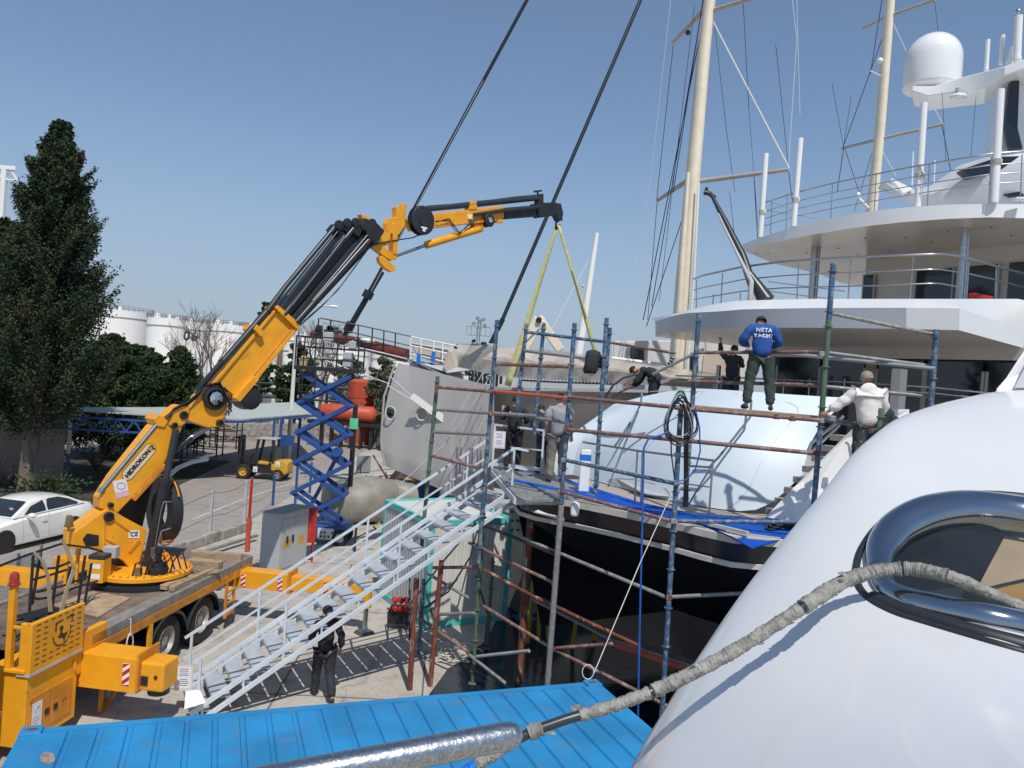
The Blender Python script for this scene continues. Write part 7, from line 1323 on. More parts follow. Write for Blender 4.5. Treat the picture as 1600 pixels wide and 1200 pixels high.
m_ = MB(); m_.sph(P(575, 532, 37.4), .2, 10, 6, sc=(2.2, 1, .7)); m_.build('covered_lamp', 'tank', scn, smooth=60)
m_ = MB(); rr = random.Random(3)
for k in range(22): c = P(492 + rr.uniform(-6, 40), 520 + rr.uniform(-8, 8), 38.2); m_.box(c, (rr.uniform(.1, .3), .2, rr.uniform(.1, .3)))
m_.build('bow_fittings', 'boomgrey', scn)
for x, y in ((654, 561), (677, 558), (702, 562)): MB().box(P(x, y, 35.6), (.18, .1, .5)).build('blue_rag', 'bluetape', scn)
# beige foredeck fairing, knuckle crane
MB().prism([P(x, y, 36) for x, y in [(640, 535), (700, 543), (716, 555), (716, 578), (690, 570), (650, 556)]], Vector((.5, 2.5, 0))).build('foredeck_fairing', 'wrapbeige', scn, bevel=.08)
MB().prism([P(x, y, 34.6) for x, y in [(690, 575), (698, 548), (706, 545), (712, 560), (722, 590), (700, 590)]], Vector((.2, .6, 0))).build('windlass_cover', 'wrapbeige', scn, bevel=.1)
kc = thing('knuckle_crane', 'cream folded knuckle crane arm rising behind the scaffold', 'crane', P(812, 560, 31))
MB().bar(P(800, 580, 31), P(843, 498, 31), .34, .45).build('lower_arm', 'cream', kc, bevel=.04); MB().bar(P(841, 496, 31.1), P(876, 548, 31.1), .28, .36).build('upper_arm', 'cream', kc, bevel=.04); MB().tube([P(818, 535, 30.8), P(842, 512, 30.8)], .05, 8).build('ram', 'galv', kc); MB().cyl(P(842, 500, 30.7), P(842, 500, 31.5), .12).build('pivot', 'black', kc)
# stays
for (x0, y0, x1, y1, Y0, Y1, r, nm) in ((845, -40, 540, 524, 36.5, 38, .085, 'forestay'), (1018, -40, 780, 511, 35.5, 33.5, .085, 'forestay')):
    MB().tube([P(x0, y0, Y0), P(x1, y1, Y1)], r, 8).build(nm, 'darkrod', scn, smooth=60)
MB().tube([P(578, 455, 37.7), P(572, 466, 37.7)], .26, 10).build('furler_drum', 'darkrod', scn, smooth=50); MB().tube([P(597, 424, 37.6), P(549, 507, 37.9)], .14, 10).build('furler_tube', 'darkrod', scn, smooth=50); MB().tube([P(549, 505, 37.9), P(543, 517, 38)], .24, 10).build('furler_drum', 'darkrod', scn, smooth=50); MB().tube([P(543, 515, 38), P(537, 527, 38), P(531, 524, 38)], .12, 8).build('shackle', 'darkrod', scn)
MB().tube([P(786, 498, 33.5), P(777, 516, 33.5)], .11, 8).build('furler_drum', 'darkrod', scn); MB().tube([P(777, 514, 33.5), P(766, 536, 33.4), P(772, 534, 33.4)], .08, 8).build('shackle', 'darkrod', scn)
for x0, y0, x1, y1 in ((822, 0, 580, 455), (1048, 0, 1020, 250), (1020, 250, 997, 420)): MB().tube([P(x0, y0, 36.8), P(x1, y1, 37)], .012, 4).build('wire', 'galv', scn)
def mast(pts, Y, wid, name='mast'):
    n = len(pts); m_ = MB(); q = [P(x, y, Y) for x, y in pts]; rows = []
    for i, p in enumerate(q):
        r = wid[i] / 2 * Y / 1200; rows.append([p + Vector((math.cos(a) * r, math.sin(a) * r * 1.5, 0)) for a in [k * math.pi / 8 for k in range(16)]])
    return m_.loft(rows, closed=True, cap=True).build(name, 'cream', scn, smooth=60)
mast([(1112, -30), (1100, 80), (1083, 270), (1068, 440), (1056, 600)], 36, [17, 19, 22, 24, 26])
mast([(1075, 270), (1066, 400), (1056, 560)], 35, [6, 10, 12], 'boom_track')
MB().tube([P(1092, 285, 35.2), P(1084, 440, 35.2), P(1073, 590, 35.2)], .05, 6).build('halyard', 'tank', scn)
def spr(a, b, Y0, Y1, r=.10): MB().tube([P(*a, Y0), P(*b, Y1)], r, 8, radii=[r, r * .7]).build('spreader', 'creamgrey', scn, smooth=50)
spr((1112, 17), (1180, -4), 36, 33, .12); spr((1104, 12), (1052, 66), 36, 40, .13); spr((1088, 284), (1233, 265), 36, 33, .12); spr((1084, 276), (1028, 313), 36, 40, .13)
MB().sph(P(1075, 51, 38), .13, 8, 6).build('camera', 'black', scn)
mast([(1394, -40), (1386, 60), (1375, 200), (1362, 330), (1352, 420)], 52, [13, 13.5, 14, 15, 15], 'mizzen_mast')
def spr2(a, b, Y0, Y1): MB().tube([P(*a, Y0), P(*b, Y1)], .10, 8).build('spreader', 'creamgrey', scn, smooth=50)
spr2((1389, 25), (1462, -1), 52, 49); spr2((1389, 25), (1349, 44), 52, 56); spr2((1371, 218), (1474, 194), 52, 49); spr2((1371, 218), (1316, 232), 52, 56)
m_ = MB(); m_.sph(P(1375, 95, 51.6), .2, 12, 8); m_.build('radome', 'tank', scn, smooth=60); MB().tube([P(1360, 111, 51.6), P(1377, 119, 51.6)], .04, 6).build('bracket', 'tank', scn); MB().tube([P(1342, 310, 51.6), P(1357, 325, 51.6)], .1, 8).build('radar_arm', 'tank', scn); MB().sph(P(1341, 305, 51.6), .18, 10, 8, sc=(.8, .8, 1.2)).build('radar', 'tank', scn, smooth=60)
W_ = [(1114, 34, 1233, 263, .028, 'tank'), (1116, 36, 1134, 195, .01, 'wire'), (1134, 195, 1148, 300, .01, 'wire'), (1100, -10, 1052, 300, .016, 'darkrod'), (1099, 0, 1018, 480, .016, 'darkrod'), (1097, 40, 1005, 500, .018, 'darkrod'), (1052, 70, 1026, 312, .012, 'darkrod'), (1027, 313, 1012, 500, .012, 'darkrod'), (1070, 330, 1010, 510, .016, 'darkrod'), (1085, 10, 1030, 470, .01, 'wire'),
      (1161, 0, 1170, 170, .012, 'wire'), (1170, 170, 1188, 400, .008, 'wire'), (1238, 0, 1245, 60, .012, 'galv'), (1245, 60, 1232, 260, .012, 'galv'), (1245, 0, 1250, 180, .01, 'galv'), (1212, 70, 1232, 262, .010, 'darkrod'), (1232, 266, 1240, 330, .014, 'darkrod'), (1178, 275, 1184, 380, .014, 'darkrod'), (1140, 300, 1150, 390, .01, 'wire')]
for x0, y0, x1, y1, r, m in W_: MB().tube([P(x0, y0, 36.3), P(x1, y1, 36.3)], r * 1.3, 5).build('rigging_wire', m, scn)
for x0, y0, x1, y1, r, m in [(1394, 33, 1416, 80, .02, 'tank'), (1449, 150, 1472, 192, .02, 'tank'), (1373, 226, 1400, 275, .02, 'tank'), (1378, 0, 1360, 115, .02, 'wire'), (1382, 50, 1317, 231, .02, 'darkrod'), (1318, 232, 1308, 300, .02, 'darkrod'), (1320, 232, 1342, 300, .016, 'darkrod'), (1300, 130, 1318, 230, .012, 'wire'), (1330, 150, 1318, 230, .012, 'wire'), (1362, 240, 1335, 330, .014, 'wire'), (1460, 0, 1466, 50, .012, 'wire'), (1472, 196, 1486, 270, .02, 'darkrod')]:
    MB().tube([P(x0, y0, 52.5), P(x1, y1, 52.5)], r * 1.3, 5).build('rigging_wire', m, scn)
# plastic film screen round the bow
fs = thing('plastic_screen', 'tall clear plastic film screen hung round the bow, with two round holes', 'screen', P(690, 730, 34) * Vector((1, 1, 0)))
nu, nv = 60, 48; V_ = []; rr = random.Random(1)
holes = [(610, 645, 7.5, 10.5), (659, 647, 9, 10)]
fm = MB(); idx = {}
for j in range(nv + 1):
    v = j / nv
    for i in range(nu + 1):
        u = i / nu; y = lerp(lerp(567, 604, u), lerp(728, 800, u), v); xl = 594 + 28 * (1 - v) ** 2.2 + 8 * max(0, v - .85) / .15; x = lerp(xl, 772, u); Y = 34.5 - 2.5 * u + .05 * math.sin(u * 26 + v * 3) * v + (.10 * math.sin(u * 61) * v * v if u > .6 else 0)
        idx[(i, j)] = len(fm.v); fm.v.append(P(x, y, Y)); V_.append((x, y))
for j in range(nv):
    for i in range(nu):
        q = [idx[(i, j)], idx[(i + 1, j)], idx[(i + 1, j + 1)], idx[(i, j + 1)]]; cx = sum(V_[k][0] for k in q) / 4; cy = sum(V_[k][1] for k in q) / 4
        if any(((cx - hx_) / rx) ** 2 + ((cy - hy) / ry2) ** 2 < 1 for hx_, hy, rx, ry2 in holes): continue
        fm.f.append(tuple(q))
fm.build('film', 'film', fs, smooth=60)
for hx_, hy, rx, ry2 in holes: MB().tube([P(hx_ + rx * math.cos(a), hy + ry2 * math.sin(a), interp(hx_, [(594, 34.4), (772, 31.9)])) for a in [k * math.pi / 8 for k in range(17)]], .03, 5).build('hole_rim', 'galv', fs)
m_ = MB(); rr = random.Random(4)
for k in range(9):
    x = 716 + k * 6; m_.tube([P(x, 690 + rr.uniform(-20, 10), 31.8), P(x - 2 + rr.uniform(-3, 3), 750, 31.7), P(x - 4 + rr.uniform(-3, 3), 800, 31.6)], .05, 6, radii=[.01, .07, .04])
m_.build('folds', 'film', fs, smooth=60); MB().tube([P(618, 566, 34.3), P(600, 620, 34.4), P(595, 690, 34.5), P(601, 728, 34.5)], .05, 6).build('edge_seam', 'film', fs)
bt = MB(); a, b = P(641, 618, 33.2), P(706, 662, 32.6); bt.bar(a, b, .35, .06, up=(0, 1, 0)).build('wide_tape', 'tank', fs) if False else MB().prism([P(x, y, 33.2) for x, y in [(640, 622), (646, 614), (706, 658), (702, 668)]], Vector((0, .05, 0))).build('wide_tape', 'tank', fs)
m_ = MB()
for x0, y0, x1, y1 in ((609, 588, 642, 618), (605, 602, 640, 623), (500, 560, 609, 600), (706, 664, 768, 560), (734, 640, 764, 590), (690, 700, 735, 640), (520, 850, 700, 690), (720, 740, 762, 640)): m_.tube([P(x0, y0, 31.5), P(x1, y1, 31.5)], .018, 4)
m_.build('guy_lines', 'galv', fs)
# plastic wrapped superstructure section in the slings
ws_ = thing('wrapped_section', 'long plastic wrapped beige boat section held by the two slings', 'boat section', P(850, 590, 27.5))
tp = [(716, 538), (762, 541), (815, 546), (870, 551), (960, 562), (1040, 575), (1140, 590)]; bo = [(716, 573), (762, 583), (815, 589), (870, 592), (960, 598), (1040, 602), (1140, 610)]
rows = [[P(x, y, 27.6) for x, y in tp], [P(x, (y + y2) / 2, 27.2) for (x, y), (_, y2) in zip(tp, bo)], [P(x, y, 27.5) for x, y in bo], [P(x, y, 27.5) + Vector((.2, 1.6, 0)) for x, y in bo], [P(x, y, 27.6) + Vector((.2, 1.6, 0)) for x, y in tp]]
MB().loft(rows, closed=False).loft([rows[-1], rows[0]]).build('section', 'wrapbeige', ws_, smooth=50)
fr = []
for j in range(9):
    fr.append([P(lerp(714, 1142, i / 60), interp(lerp(714, 1142, i / 60), tp) - 3 + (interp(lerp(714, 1142, i / 60), bo) + 1 - interp(lerp(714, 1142, i / 60), tp) + 3) * j / 8, 27.05 + .05 * math.sin(i * 1.3 + j) + .04 * math.sin(i * .37 * j)) for i in range(61)])
MB().loft(fr).build('film_cover', 'filmthin', ws_, smooth=60)
m_ = MB()
for k in range(44): x = 760 + k * 5.4; y = interp(x, bo); m_.box(P(x, y + .5, 27.25), (.06, .1, .06))
m_.build('toothed_edge', 'black', ws_); MB().tube([P(x, y, 27.3) for x, y in [(815, 594), (870, 597), (960, 600)]], .04, 6).build('lower_lip', 'black', ws_)
# pale roof strip showing under the section, far white mast, white superstructure behind
fw = thing('far_white_hull', 'white boat deck strip showing beneath the wrapped section', 'boat', P(880, 600, 40)); MB().prism([P(x, y, 40) for x, y in [(805, 594), (1010, 600), (1140, 606), (1140, 612), (805, 606)]], Vector((0, 2, 0))).build('deck', 'whitegrey', fw)
fmst = thing('far_mast', 'slim white mast leaning right beyond the right sling', 'mast', P(902, 555, 60)); MB().tube([P(903, 562, 60), P(917, 470, 60), P(933, 364, 60)], .3, 12, radii=[.34, .26, .16]).build('mast', 'tank', fmst, smooth=60); MB().tube([P(909, 447, 59.7), P(912, 447, 59.7)], .12, 6).build('mast_light', 'cabgrey', fmst); MB().tube([P(919, 407, 60), P(860, 520, 60), P(845, 550, 60)], .03, 4).build('stay', 'tank', fmst)
wsb = thing('white_wheelhouse', 'white boat wheelhouse with dark windows behind the cream mast', 'boat', P(1010, 570, 34)); MB().prism([P(x, y, 40) for x, y in [(955, 541), (960, 533), (1110, 531), (1180, 538), (1180, 600), (955, 570)]], Vector((.5, 3, 0))).build('house', 'cabinwhite', wsb, bevel=.05)
for xs in ([(985, 541), (1006, 543), (1006, 564), (985, 562)], [(1079, 551), (1091, 551), (1091, 588), (1079, 588)]): MB().prism([P(x, y, 39.9) for x, y in xs], Vector((0, .05, 0))).build('window', 'glass', wsb)
MB().tube([P(955, 560, 38), P(1035, 570, 38)], .1, 8).build('rub_rail', 'tank', wsb); MB().prism([P(x, y, 36) for x, y in [(1100, 555), (1150, 545), (1160, 600), (1095, 600)]], Vector((.2, 1, 0))).build('beige_cover', 'wrapbeige', wsb)
q = P(1055, 566, 34); m_ = MB()
for k in range(8): m_.sph(P(1048 + rr.uniform(-4, 6), 560 + k * 4, 34.3), .09, 6, 5)
m_.build('mast_winches', 'boomgrey', scn)
# ================================================================ near white hull with chrome window ring
fh = thing('near_yacht', 'glossy white curved yacht side with a chrome ringed window, close at the lower right', 'yacht', P(1400, 1000, 3.6) * Vector((1, 1, 0)) + UP * 4)
CT = [(960, 1262, 3.0), (985, 1200, 3.05), (1040, 1105, 3.2), (1100, 1012, 3.4), (1160, 925, 3.65), (1225, 842, 3.9), (1280, 775, 4.15), (1330, 712, 4.4), (1365, 680, 4.55), (1400, 655, 4.7), (1450, 636, 4.85), (1500, 623, 4.95), (1550, 613, 5.0), (1600, 609, 5.05), (1680, 606, 5.1), (1800, 606, 5.1), (1900, 608, 5.1)]
def catmull(pts, n):
    out = []
    for i in range(len(pts) - 1):
        p0, p1, p2, p3 = (Vector(pts[max(0, min(len(pts) - 1, i + k))]) for k in (-1, 0, 1, 2))
        for k in range(n): t = k / n; out.append(.5 * ((2 * p1) + (p2 - p0) * t + (2 * p0 - 5 * p1 + 4 * p2 - p3) * t * t + (3 * p1 - p0 - 3 * p2 + p3) * t ** 3))
    return out + [Vector(pts[-1])]
cl_ = catmull(CT, 9); TG = Vector((1900, 1480)); NJ = 110; hm = MB(); HP = []
for i, c in enumerate(cl_):
    c2_ = Vector((c.x, c.y)); D = (TG - c2_).length
    hm.v.append(P(c.x + 10, c.y + 10, c.z + 1.4)); HP.append((c.x + 10, c.y + 10)); hm.v.append(P(c.x + 3, c.y + 3, c.z + .35)); HP.append((c.x + 3, c.y + 3))
    for j in range(NJ + 1):
        v = (j / NJ) ** 1.7; q = c2_.lerp(TG, v); s = v * D; B_ = 1.05; S = 620
        k = min(s / S, 1); Y = lerp(c.z, 1.15, v ** .95) - .42 * math.sqrt(max(0, 1 - (1 - min(s / 420, 1)) ** 2)); HP.append((q.x, q.y)); hm.v.append(P(q.x, q.y, Y))
nj = NJ + 3
RC = [(1374, 893, .058), (1376, 866, .07), (1386, 846, .082), (1405, 826, .09), (1440, 808, .095), (1480, 799, .096), (1528, 797, .096), (1600, 806, .096), (1700, 826, .096), (1780, 860, .09), (1800, 920, .08), (1770, 1000, .08), (1700, 1000, .078), (1600, 979, .076), (1520, 962, .074), (1460, 949, .070), (1415, 937, .064), (1386, 920, .056)]
def inside(x, y, poly):
    r = False; n = len(poly); j = n - 1
    for i in range(n):
        xi, yi, xj, yj = poly[i][0], poly[i][1], poly[j][0], poly[j][1]
        if (yi > y) != (yj > y) and x < (xj - xi) * (y - yi) / (yj - yi) + xi: r = not r
        j = i
    return r
full = []; keep = []
for i in range(len(cl_) - 1):
    for j in range(nj - 1):
        f_ = (i * nj + j, (i + 1) * nj + j, (i + 1) * nj + j + 1, i * nj + j + 1); full.append(f_)
        cx = sum(HP[k][0] for k in f_) / 4; cy = sum(HP[k][1] for k in f_) / 4
        if not inside(cx, cy, RC): keep.append(f_)
hbvh = BVHTree.FromPolygons([tuple(v) for v in hm.v], full)
def onH(px, py, off=0.0):
    d = ray(px, py).normalized(); h = hbvh.ray_cast(CO, d, 50)
    return (h[0] - d * off) if h[0] is not None else P(px, py, 3)
hm.f = keep; hm.build('hull_side', 'nearwhite', fh, smooth=80)
rc = catmull([(x, y, r * 1000) for x, y, r in RC] + [(RC[0][0], RC[0][1], RC[0][2] * 1000)], 5); ring = MB(); pts = [onH(c.x, c.y, .01) for c in rc]; ring.tube(pts, .1, 24, cap=False, radii=[c.z / 96 * 31 * p.y / 1200 for c, p in zip(rc, pts)]); ring.build('window_ring', 'ringchrome', fh, smooth=80)
seal = catmull([(x, y, 0) for x, y in [(1337, 893), (1343, 866), (1360, 837), (1386, 811), (1423, 793), (1470, 780), (1528, 772), (1600, 776), (1700, 792), (1820, 840), (1850, 930), (1800, 1050), (1700, 1045), (1600, 1020), (1517, 996), (1447, 975), (1400, 960), (1362, 940), (1342, 918), (1337, 893)]], 5)
MB().tube([onH(c.x, c.y, -.012) for c in seal], .018, 10, cap=False).build('window_seal', 'hose', fh, smooth=80)
seal2 = [(1362, 942), (1400, 958), (1447, 973), (1517, 994), (1600, 1016), (1700, 1038)]; MB().tube([onH(x, y - 6, -.02) for x, y in seal2], .034, 10).build('lower_seal', 'hose', fh, smooth=80)
gl = MB().add([onH(c.x, c.y, -.05) for c in rc[:-1]], [tuple(range(len(rc) - 1))]); gl.build('window_glass', 'clearglass', fh)
def inn_(px, py, d): q = onH(px, py); return q + ray(px, py).normalized() * d
MB().add([inn_(x, y, .9) for x, y in [(1330, 760), (1840, 760), (1860, 1080), (1330, 1000)]], [(0, 1, 2, 3)]).build('cabin_lining', 'boomgrey', fh)
MB().add([inn_(x, y, .22) for x, y in [(1570, 838), (1700, 850), (1700, 915), (1620, 905), (1545, 927), (1526, 921)]], [tuple(range(6))]).build('curtain', 'sailbeige', fh, thick=.005)
MB().add([inn_(x, y, .20) for x, y in [(1538, 926), (1580, 915), (1640, 905), (1700, 918), (1700, 965), (1600, 952), (1566, 943)]], [tuple(range(7))]).build('ochre_cover', 'canvasorange', fh, thick=.005)
MB().tube([inn_(x, y, .18) for x, y in [(1520, 926), (1560, 915), (1600, 906), (1660, 900)]], .006, 5).build('cord', 'hose', fh)
MB().prism([P(x, y, Y) for x, y, Y in [(1550, 616, 5.1), (1560, 606, 5.1), (1572, 590, 5.15), (1600, 546, 5.2), (1650, 470, 5.3), (1900, 470, 5.3), (1900, 640, 5.1), (1600, 616, 5.1)]], Vector((1.25, 1.6, 0))).build('windscreen_side', 'white', fh, bevel=.02)
MB().prism([P(x, y, Y - .02) for x, y, Y in [(1585, 606, 5.1), (1625, 530, 5.2), (1900, 530, 5.2), (1900, 606, 5.1)]], Vector((0, .01, 0))).build('windscreen_panel', 'whitegrey', fh)  # thin pale grey panel on the face of the white windscreen side
cpts = [(1540, 666), (1600, 664), (1700, 668)]; 
# wrapped pole leaning on the ring
PW = [(700, 1228, 2.55), (728, 1208, 2.57), (760, 1185, 2.6), (820, 1149, 2.65), (870, 1129, 2.68), (905, 1118, 2.7), (960, 1102, 2.72), (1020, 1080, 2.75), (1080, 1053, 2.78), (1140, 1021, 2.8), (1200, 984, 2.8), (1260, 945, 2.8), (1310, 913, 2.82), (1350, 897, 2.85), (1400, 889, 2.88), (1440, 891, 2.93), (1490, 903, 3.0), (1540, 925, 3.12), (1590, 946, 3.3), (1640, 955, 3.4)]
hd = {x: onH(x, y).y for x, y, Y in PW if x > 1100}
PW = [(x, y, (hd[x] - (.34 if x < 1300 else .24 if x < 1500 else .12 if x < 1560 else .07)) if x > 1160 else Y) for x, y, Y in PW]
hx0 = PW[10][2]
PW = [(x, y, (lerp(hx0 - .25, hx0, (x - 700) / 500) if x <= 1160 else Y)) for x, y, Y in PW]
wp = thing('wrapped_pole', 'bent pole wrapped in ragged grey tape, leaning from lower left onto the chrome window ring', 'pole', P(1000, 1090, 2.7)); cpp = catmull(PW, 10); rr = random.Random(9)
C3 = [P(c.x, c.y, c.z) for c in cpp]
MB().tube(C3, .022, 12, radii=[8 * p.y / 1200 for p in C3]).build('pole', 'boomgrey', wp, smooth=60)
def wrap(i0, i1, r, m='wrapgrey', nm='tape_wrap'):
    mb = MB(); pts = []; rad = []; r = r / .032 * 10.2 / 1200 * C3[(i0 + i1) // 2].y
    n = (i1 - i0) * 5; k = 0
    for a in range(n + 1):
        u = i0 + a / 5; i = min(int(u), len(C3) - 2); pts.append(C3[i].lerp(C3[i + 1], u - i)); rad.append(r * (1 + .05 * math.sin(a * .21 + 1.8 * math.sin(a * .07)) + .04 * math.sin(a * .9 + 2 * math.sin(a * .31)) + rr.uniform(-.05, .05)))
    n_ = 18; mb.tube(pts, r, n_, radii=rad)
    for vi in range(len(mb.v)):
        i = vi // n_; c = pts[min(i, len(pts) - 1)]; d = mb.v[vi] - c; mb.v[vi] = c + d * (1 + rr.uniform(-.07, .07) + (.10 if rr.random() < .02 else 0))
    return mb.build(nm, m, wp, smooth=70)
L_ = len(C3) - 1; f = lambda px: min(range(len(cpp)), key=lambda i: abs(cpp[i].x - px))
wrap(f(745), f(795), .031); wrap(f(828), f(846), .036); wrap(f(903), f(1014), .030); wrap(f(1017), f(1104), .033); wrap(f(1106), f(1250), .032); wrap(f(1252), f(1408), .034); wrap(f(1413), f(1478), .033); wrap(f(1480), f(1560), .031); wrap(f(1562), f(1638), .029)
wrap(f(705), f(744), .034, 'bluetape', 'blue_tape')
for px, dx, dy in ((1088, -6, -12), (1318, -10, -14), (1305, 8, -10), (1180, 3, 13), (960, -4, 12), (850, 10, 14), (1230, -6, 14)):
    i = f(px); c = cpp[i]; a = P(c.x, c.y - (8 if dy < 0 else -8), c.z - .01); MB().add([a, P(c.x + dx, c.y + dy, c.z - .03), P(c.x + dx + 8, c.y + dy - 2, c.z), P(c.x + 12, c.y - (6 if dy < 0 else -8), c.z - .01)], [(0, 1, 2, 3)]).build('torn_flap', 'wrapgrey', wp, thick=.004)
# chrome rail in the lower foreground
cr_ = thing('chrome_rail', 'thick polished steel rail with a rounded end above the blue container', 'rail', P(600, 1180, 2.6)); a, b = P(330, 1238, 1.75), P(797, 1149, 2.02); ax = (b - a).normalized()
MB().tube([a - ax * 1.5, a, b - ax * .02, b], .05, 28, radii=[.0365, .0365, .0365, .034]).sph(b, .034, 20, 8).build('tube', 'chromedust', cr_, smooth=60)
MB().cyl(a - ax * .3, a - ax * .3 - UP * 1.2, .03).build('stanchion', 'chrome', cr_, smooth=60)
# ================================================================ people
def skin_mesh(name, V_, E_, Rr_, m, parent, sub=2, root=0, disp=0.0):
    me = bpy.data.meshes.new(name); me.from_pydata([tuple(v) for v in V_], E_, []); ob = bpy.data.objects.new(name + '_t', me); col.objects.link(ob)
    sk = ob.modifiers.new('s', 'SKIN'); sk.use_smooth_shade = True; sk.branch_smoothing = .6
    for i, d in enumerate(me.skin_vertices[0].data):
        r = Rr_[i]; d.radius = r if isinstance(r, tuple) else (r, r); d.use_root = (i == root)
    s = ob.modifiers.new('q', 'SUBSURF'); s.levels = s.render_levels = sub
    dg = bpy.context.evaluated_depsgraph_get(); nm = bpy.data.meshes.new_from_object(ob.evaluated_get(dg)); bpy.data.objects.remove(ob)
    nm.name = name; nm.materials.clear(); nm.materials.append(M[m])
    for p in nm.polygons: p.material_index = 0; p.use_smooth = True
    o = bpy.data.objects.new(name, nm); col.objects.link(o); o.parent = parent; return o
BASE = dict(pelvis=(0, 0, .94), waist=(0, .01, 1.07), chest=(0, 0, 1.27), neckb=(0, -.005, 1.45), neck=(0, 0, 1.52), head=(0, .012, 1.60), top=(0, .005, 1.69),
            shL=(-.17, 0, 1.40), elL=(-.23, -.02, 1.12), wrL=(-.24, .05, .88), shR=(.17, 0, 1.40), elR=(.23, -.02, 1.12), wrR=(.24, .05, .88),
            hiL=(-.09, 0, .90), knL=(-.11, .02, .49), anL=(-.12, -.02, .09), toL=(-.13, .15, .035), hiR=(.09, 0, .90), knR=(.11, .02, .49), anR=(.12, -.02, .09), toR=(.14, .15, .035))
def person(label, loc, rz, pose, top_m, leg_m, hair_m, H=1.75, sleeve='long', scale=None, hood=False, group=None, bulk=1.0):
    J = {k: Vector(v) for k, v in BASE.items()}
    for k, v in pose.items(): J[k] = Vector(v)
    t = thing('person', label, 'person', (0, 0, 0), group)
    V_ = []; E_ = []; R_ = []; ix = {}
    def av(n, p, r): ix[n] = len(V_); V_.append(Vector(p)); R_.append(r); return ix[n]
    def ed(a, b): E_.append((ix[a], ix[b]))
    for n, r in (('pelvis', .095), ('waist', .09), ('chest', .105), ('neckb', .062), ('neck', .052)): av(n, J[n], r)
    hd = (J['top'] - J['neck']).normalized(); fw = Vector((0, 1, 0)) if 'face' not in pose else Vector(pose['face']); fw = (fw - hd * fw.dot(hd)).normalized(); sdv_ = hd.cross(fw)
    hc = J['head']
    av('jaw', hc + fw * .028 - hd * .045, .062); av('head', hc + hd * .005 - fw * .01, .088); av('top', hc + hd * .075 - fw * .01, .070)
    for a, b in (('pelvis', 'waist'), ('waist', 'chest'), ('chest', 'neckb'), ('neckb', 'neck'), ('neck', 'jaw'), ('jaw', 'head'), ('head', 'top')): ed(a, b)
    av('nose', hc + fw * .108 - hd * .012, .013); ed('head', 'nose')
    for s in (-1, 1): av('ear%d' % s, hc + sdv_ * (-s) * .090 - fw * .015 - hd * .01, (.012, .022)); ed('head', 'ear%d' % s)
    for s, S in ((-1, 'L'), (1, 'R')):
        av('sh' + S, J['sh' + S], .05); av('el' + S, J['el' + S], .040); av('wr' + S, J['wr' + S], .028); ed('chest', 'sh' + S) if False else ed('neckb', 'sh' + S); ed('sh' + S, 'el' + S); ed('el' + S, 'wr' + S)
        d = (J['wr' + S] - J['el' + S]).normalized(); side = d.cross(Vector((0, 1, 0))); side = side.normalized() if side.length > .2 else Vector((1, 0, 0)); side = side * (1 if side.x * s > 0 else -1)
        nrm = d.cross(side).normalized(); pm = J['wr' + S] + d * .055; av('palm' + S, pm, (.036, .022)); ed('wr' + S, 'palm' + S); curl = nrm if nrm.y > 0 else -nrm
        for k, (off, ln) in enumerate(((-.028, .058), (-.009, .07), (.010, .066), (.028, .05))):
            k0 = pm + d * .035 + side * off; k1 = k0 + d * ln * .55 + curl * .012; k2 = k1 + d * ln * .38 + curl * .030
            for q, nn, r in ((k0, 'a', .0105), (k1, 'b', .0092), (k2, 'c', .0078)): av('f%s%d%s' % (S, k, nn), q, r)
            ed('palm' + S, 'f%s%da' % (S, k)); ed('f%s%da' % (S, k), 'f%s%db' % (S, k)); ed('f%s%db' % (S, k), 'f%s%dc' % (S, k))
        av('th%s0' % S, pm - side * .040 + curl * .012, .012); av('th%s1' % S, pm - side * .052 + d * .035 + curl * .028, .0095); ed('palm' + S, 'th%s0' % S); ed('th%s0' % S, 'th%s1' % S)
        av('hi' + S, J['hi' + S], .065); av('kn' + S, J['kn' + S], .048); av('an' + S, J['an' + S], .038); av('to' + S, J['to' + S], .034); ed('pelvis', 'hi' + S); ed('hi' + S, 'kn' + S); ed('kn' + S, 'an' + S); ed('an' + S, 'to' + S)
    skin_mesh('body', V_, E_, R_, 'skin', t, 1)
    # shirt
    def garment(name, spec, edges, m, sub=2):
        vs = [p for _, p, _ in spec]; rs = [r for _, _, r in spec]; n_ = {n: i for i, (n, _, _) in enumerate(spec)}
        return skin_mesh(name, vs, [(n_[a], n_[b]) for a, b in edges], rs, m, t, sub)
    hem = J['pelvis'].lerp(J['waist'], -.62); b = bulk
    sp = [('hem', hem, .150 * b), ('waist', J['waist'], .160 * b), ('chest', J['chest'], .198 * b), ('nb', J['neckb'] - (J['neckb'] - J['chest']) * .12, .125), ('col', J['neckb'].lerp(J['neck'], .55), .072)]; es = [('hem', 'waist'), ('waist', 'chest'), ('chest', 'nb'), ('nb', 'col')]
    for S in 'LR':
        sp += [('s' + S, J['sh' + S], .098 * b)]; es += [('nb', 's' + S)]
        if sleeve == 'long': sp += [('m' + S, J['sh' + S].lerp(J['el' + S], .5), .080 * b), ('e' + S, J['el' + S], .072 * b), ('w' + S, J['el' + S].lerp(J['wr' + S], .95), .052 * b)]; es += [('s' + S, 'm' + S), ('m' + S, 'e' + S), ('e' + S, 'w' + S)]
        else: sp += [('m' + S, J['sh' + S].lerp(J['el' + S], .78), .082 * b)]; es += [('s' + S, 'm' + S)]
    sh_ = garment('jacket' if top_m in ('clothblack', 'clothnavy') else 'hoodie' if hood else 'shirt', sp, es, top_m)
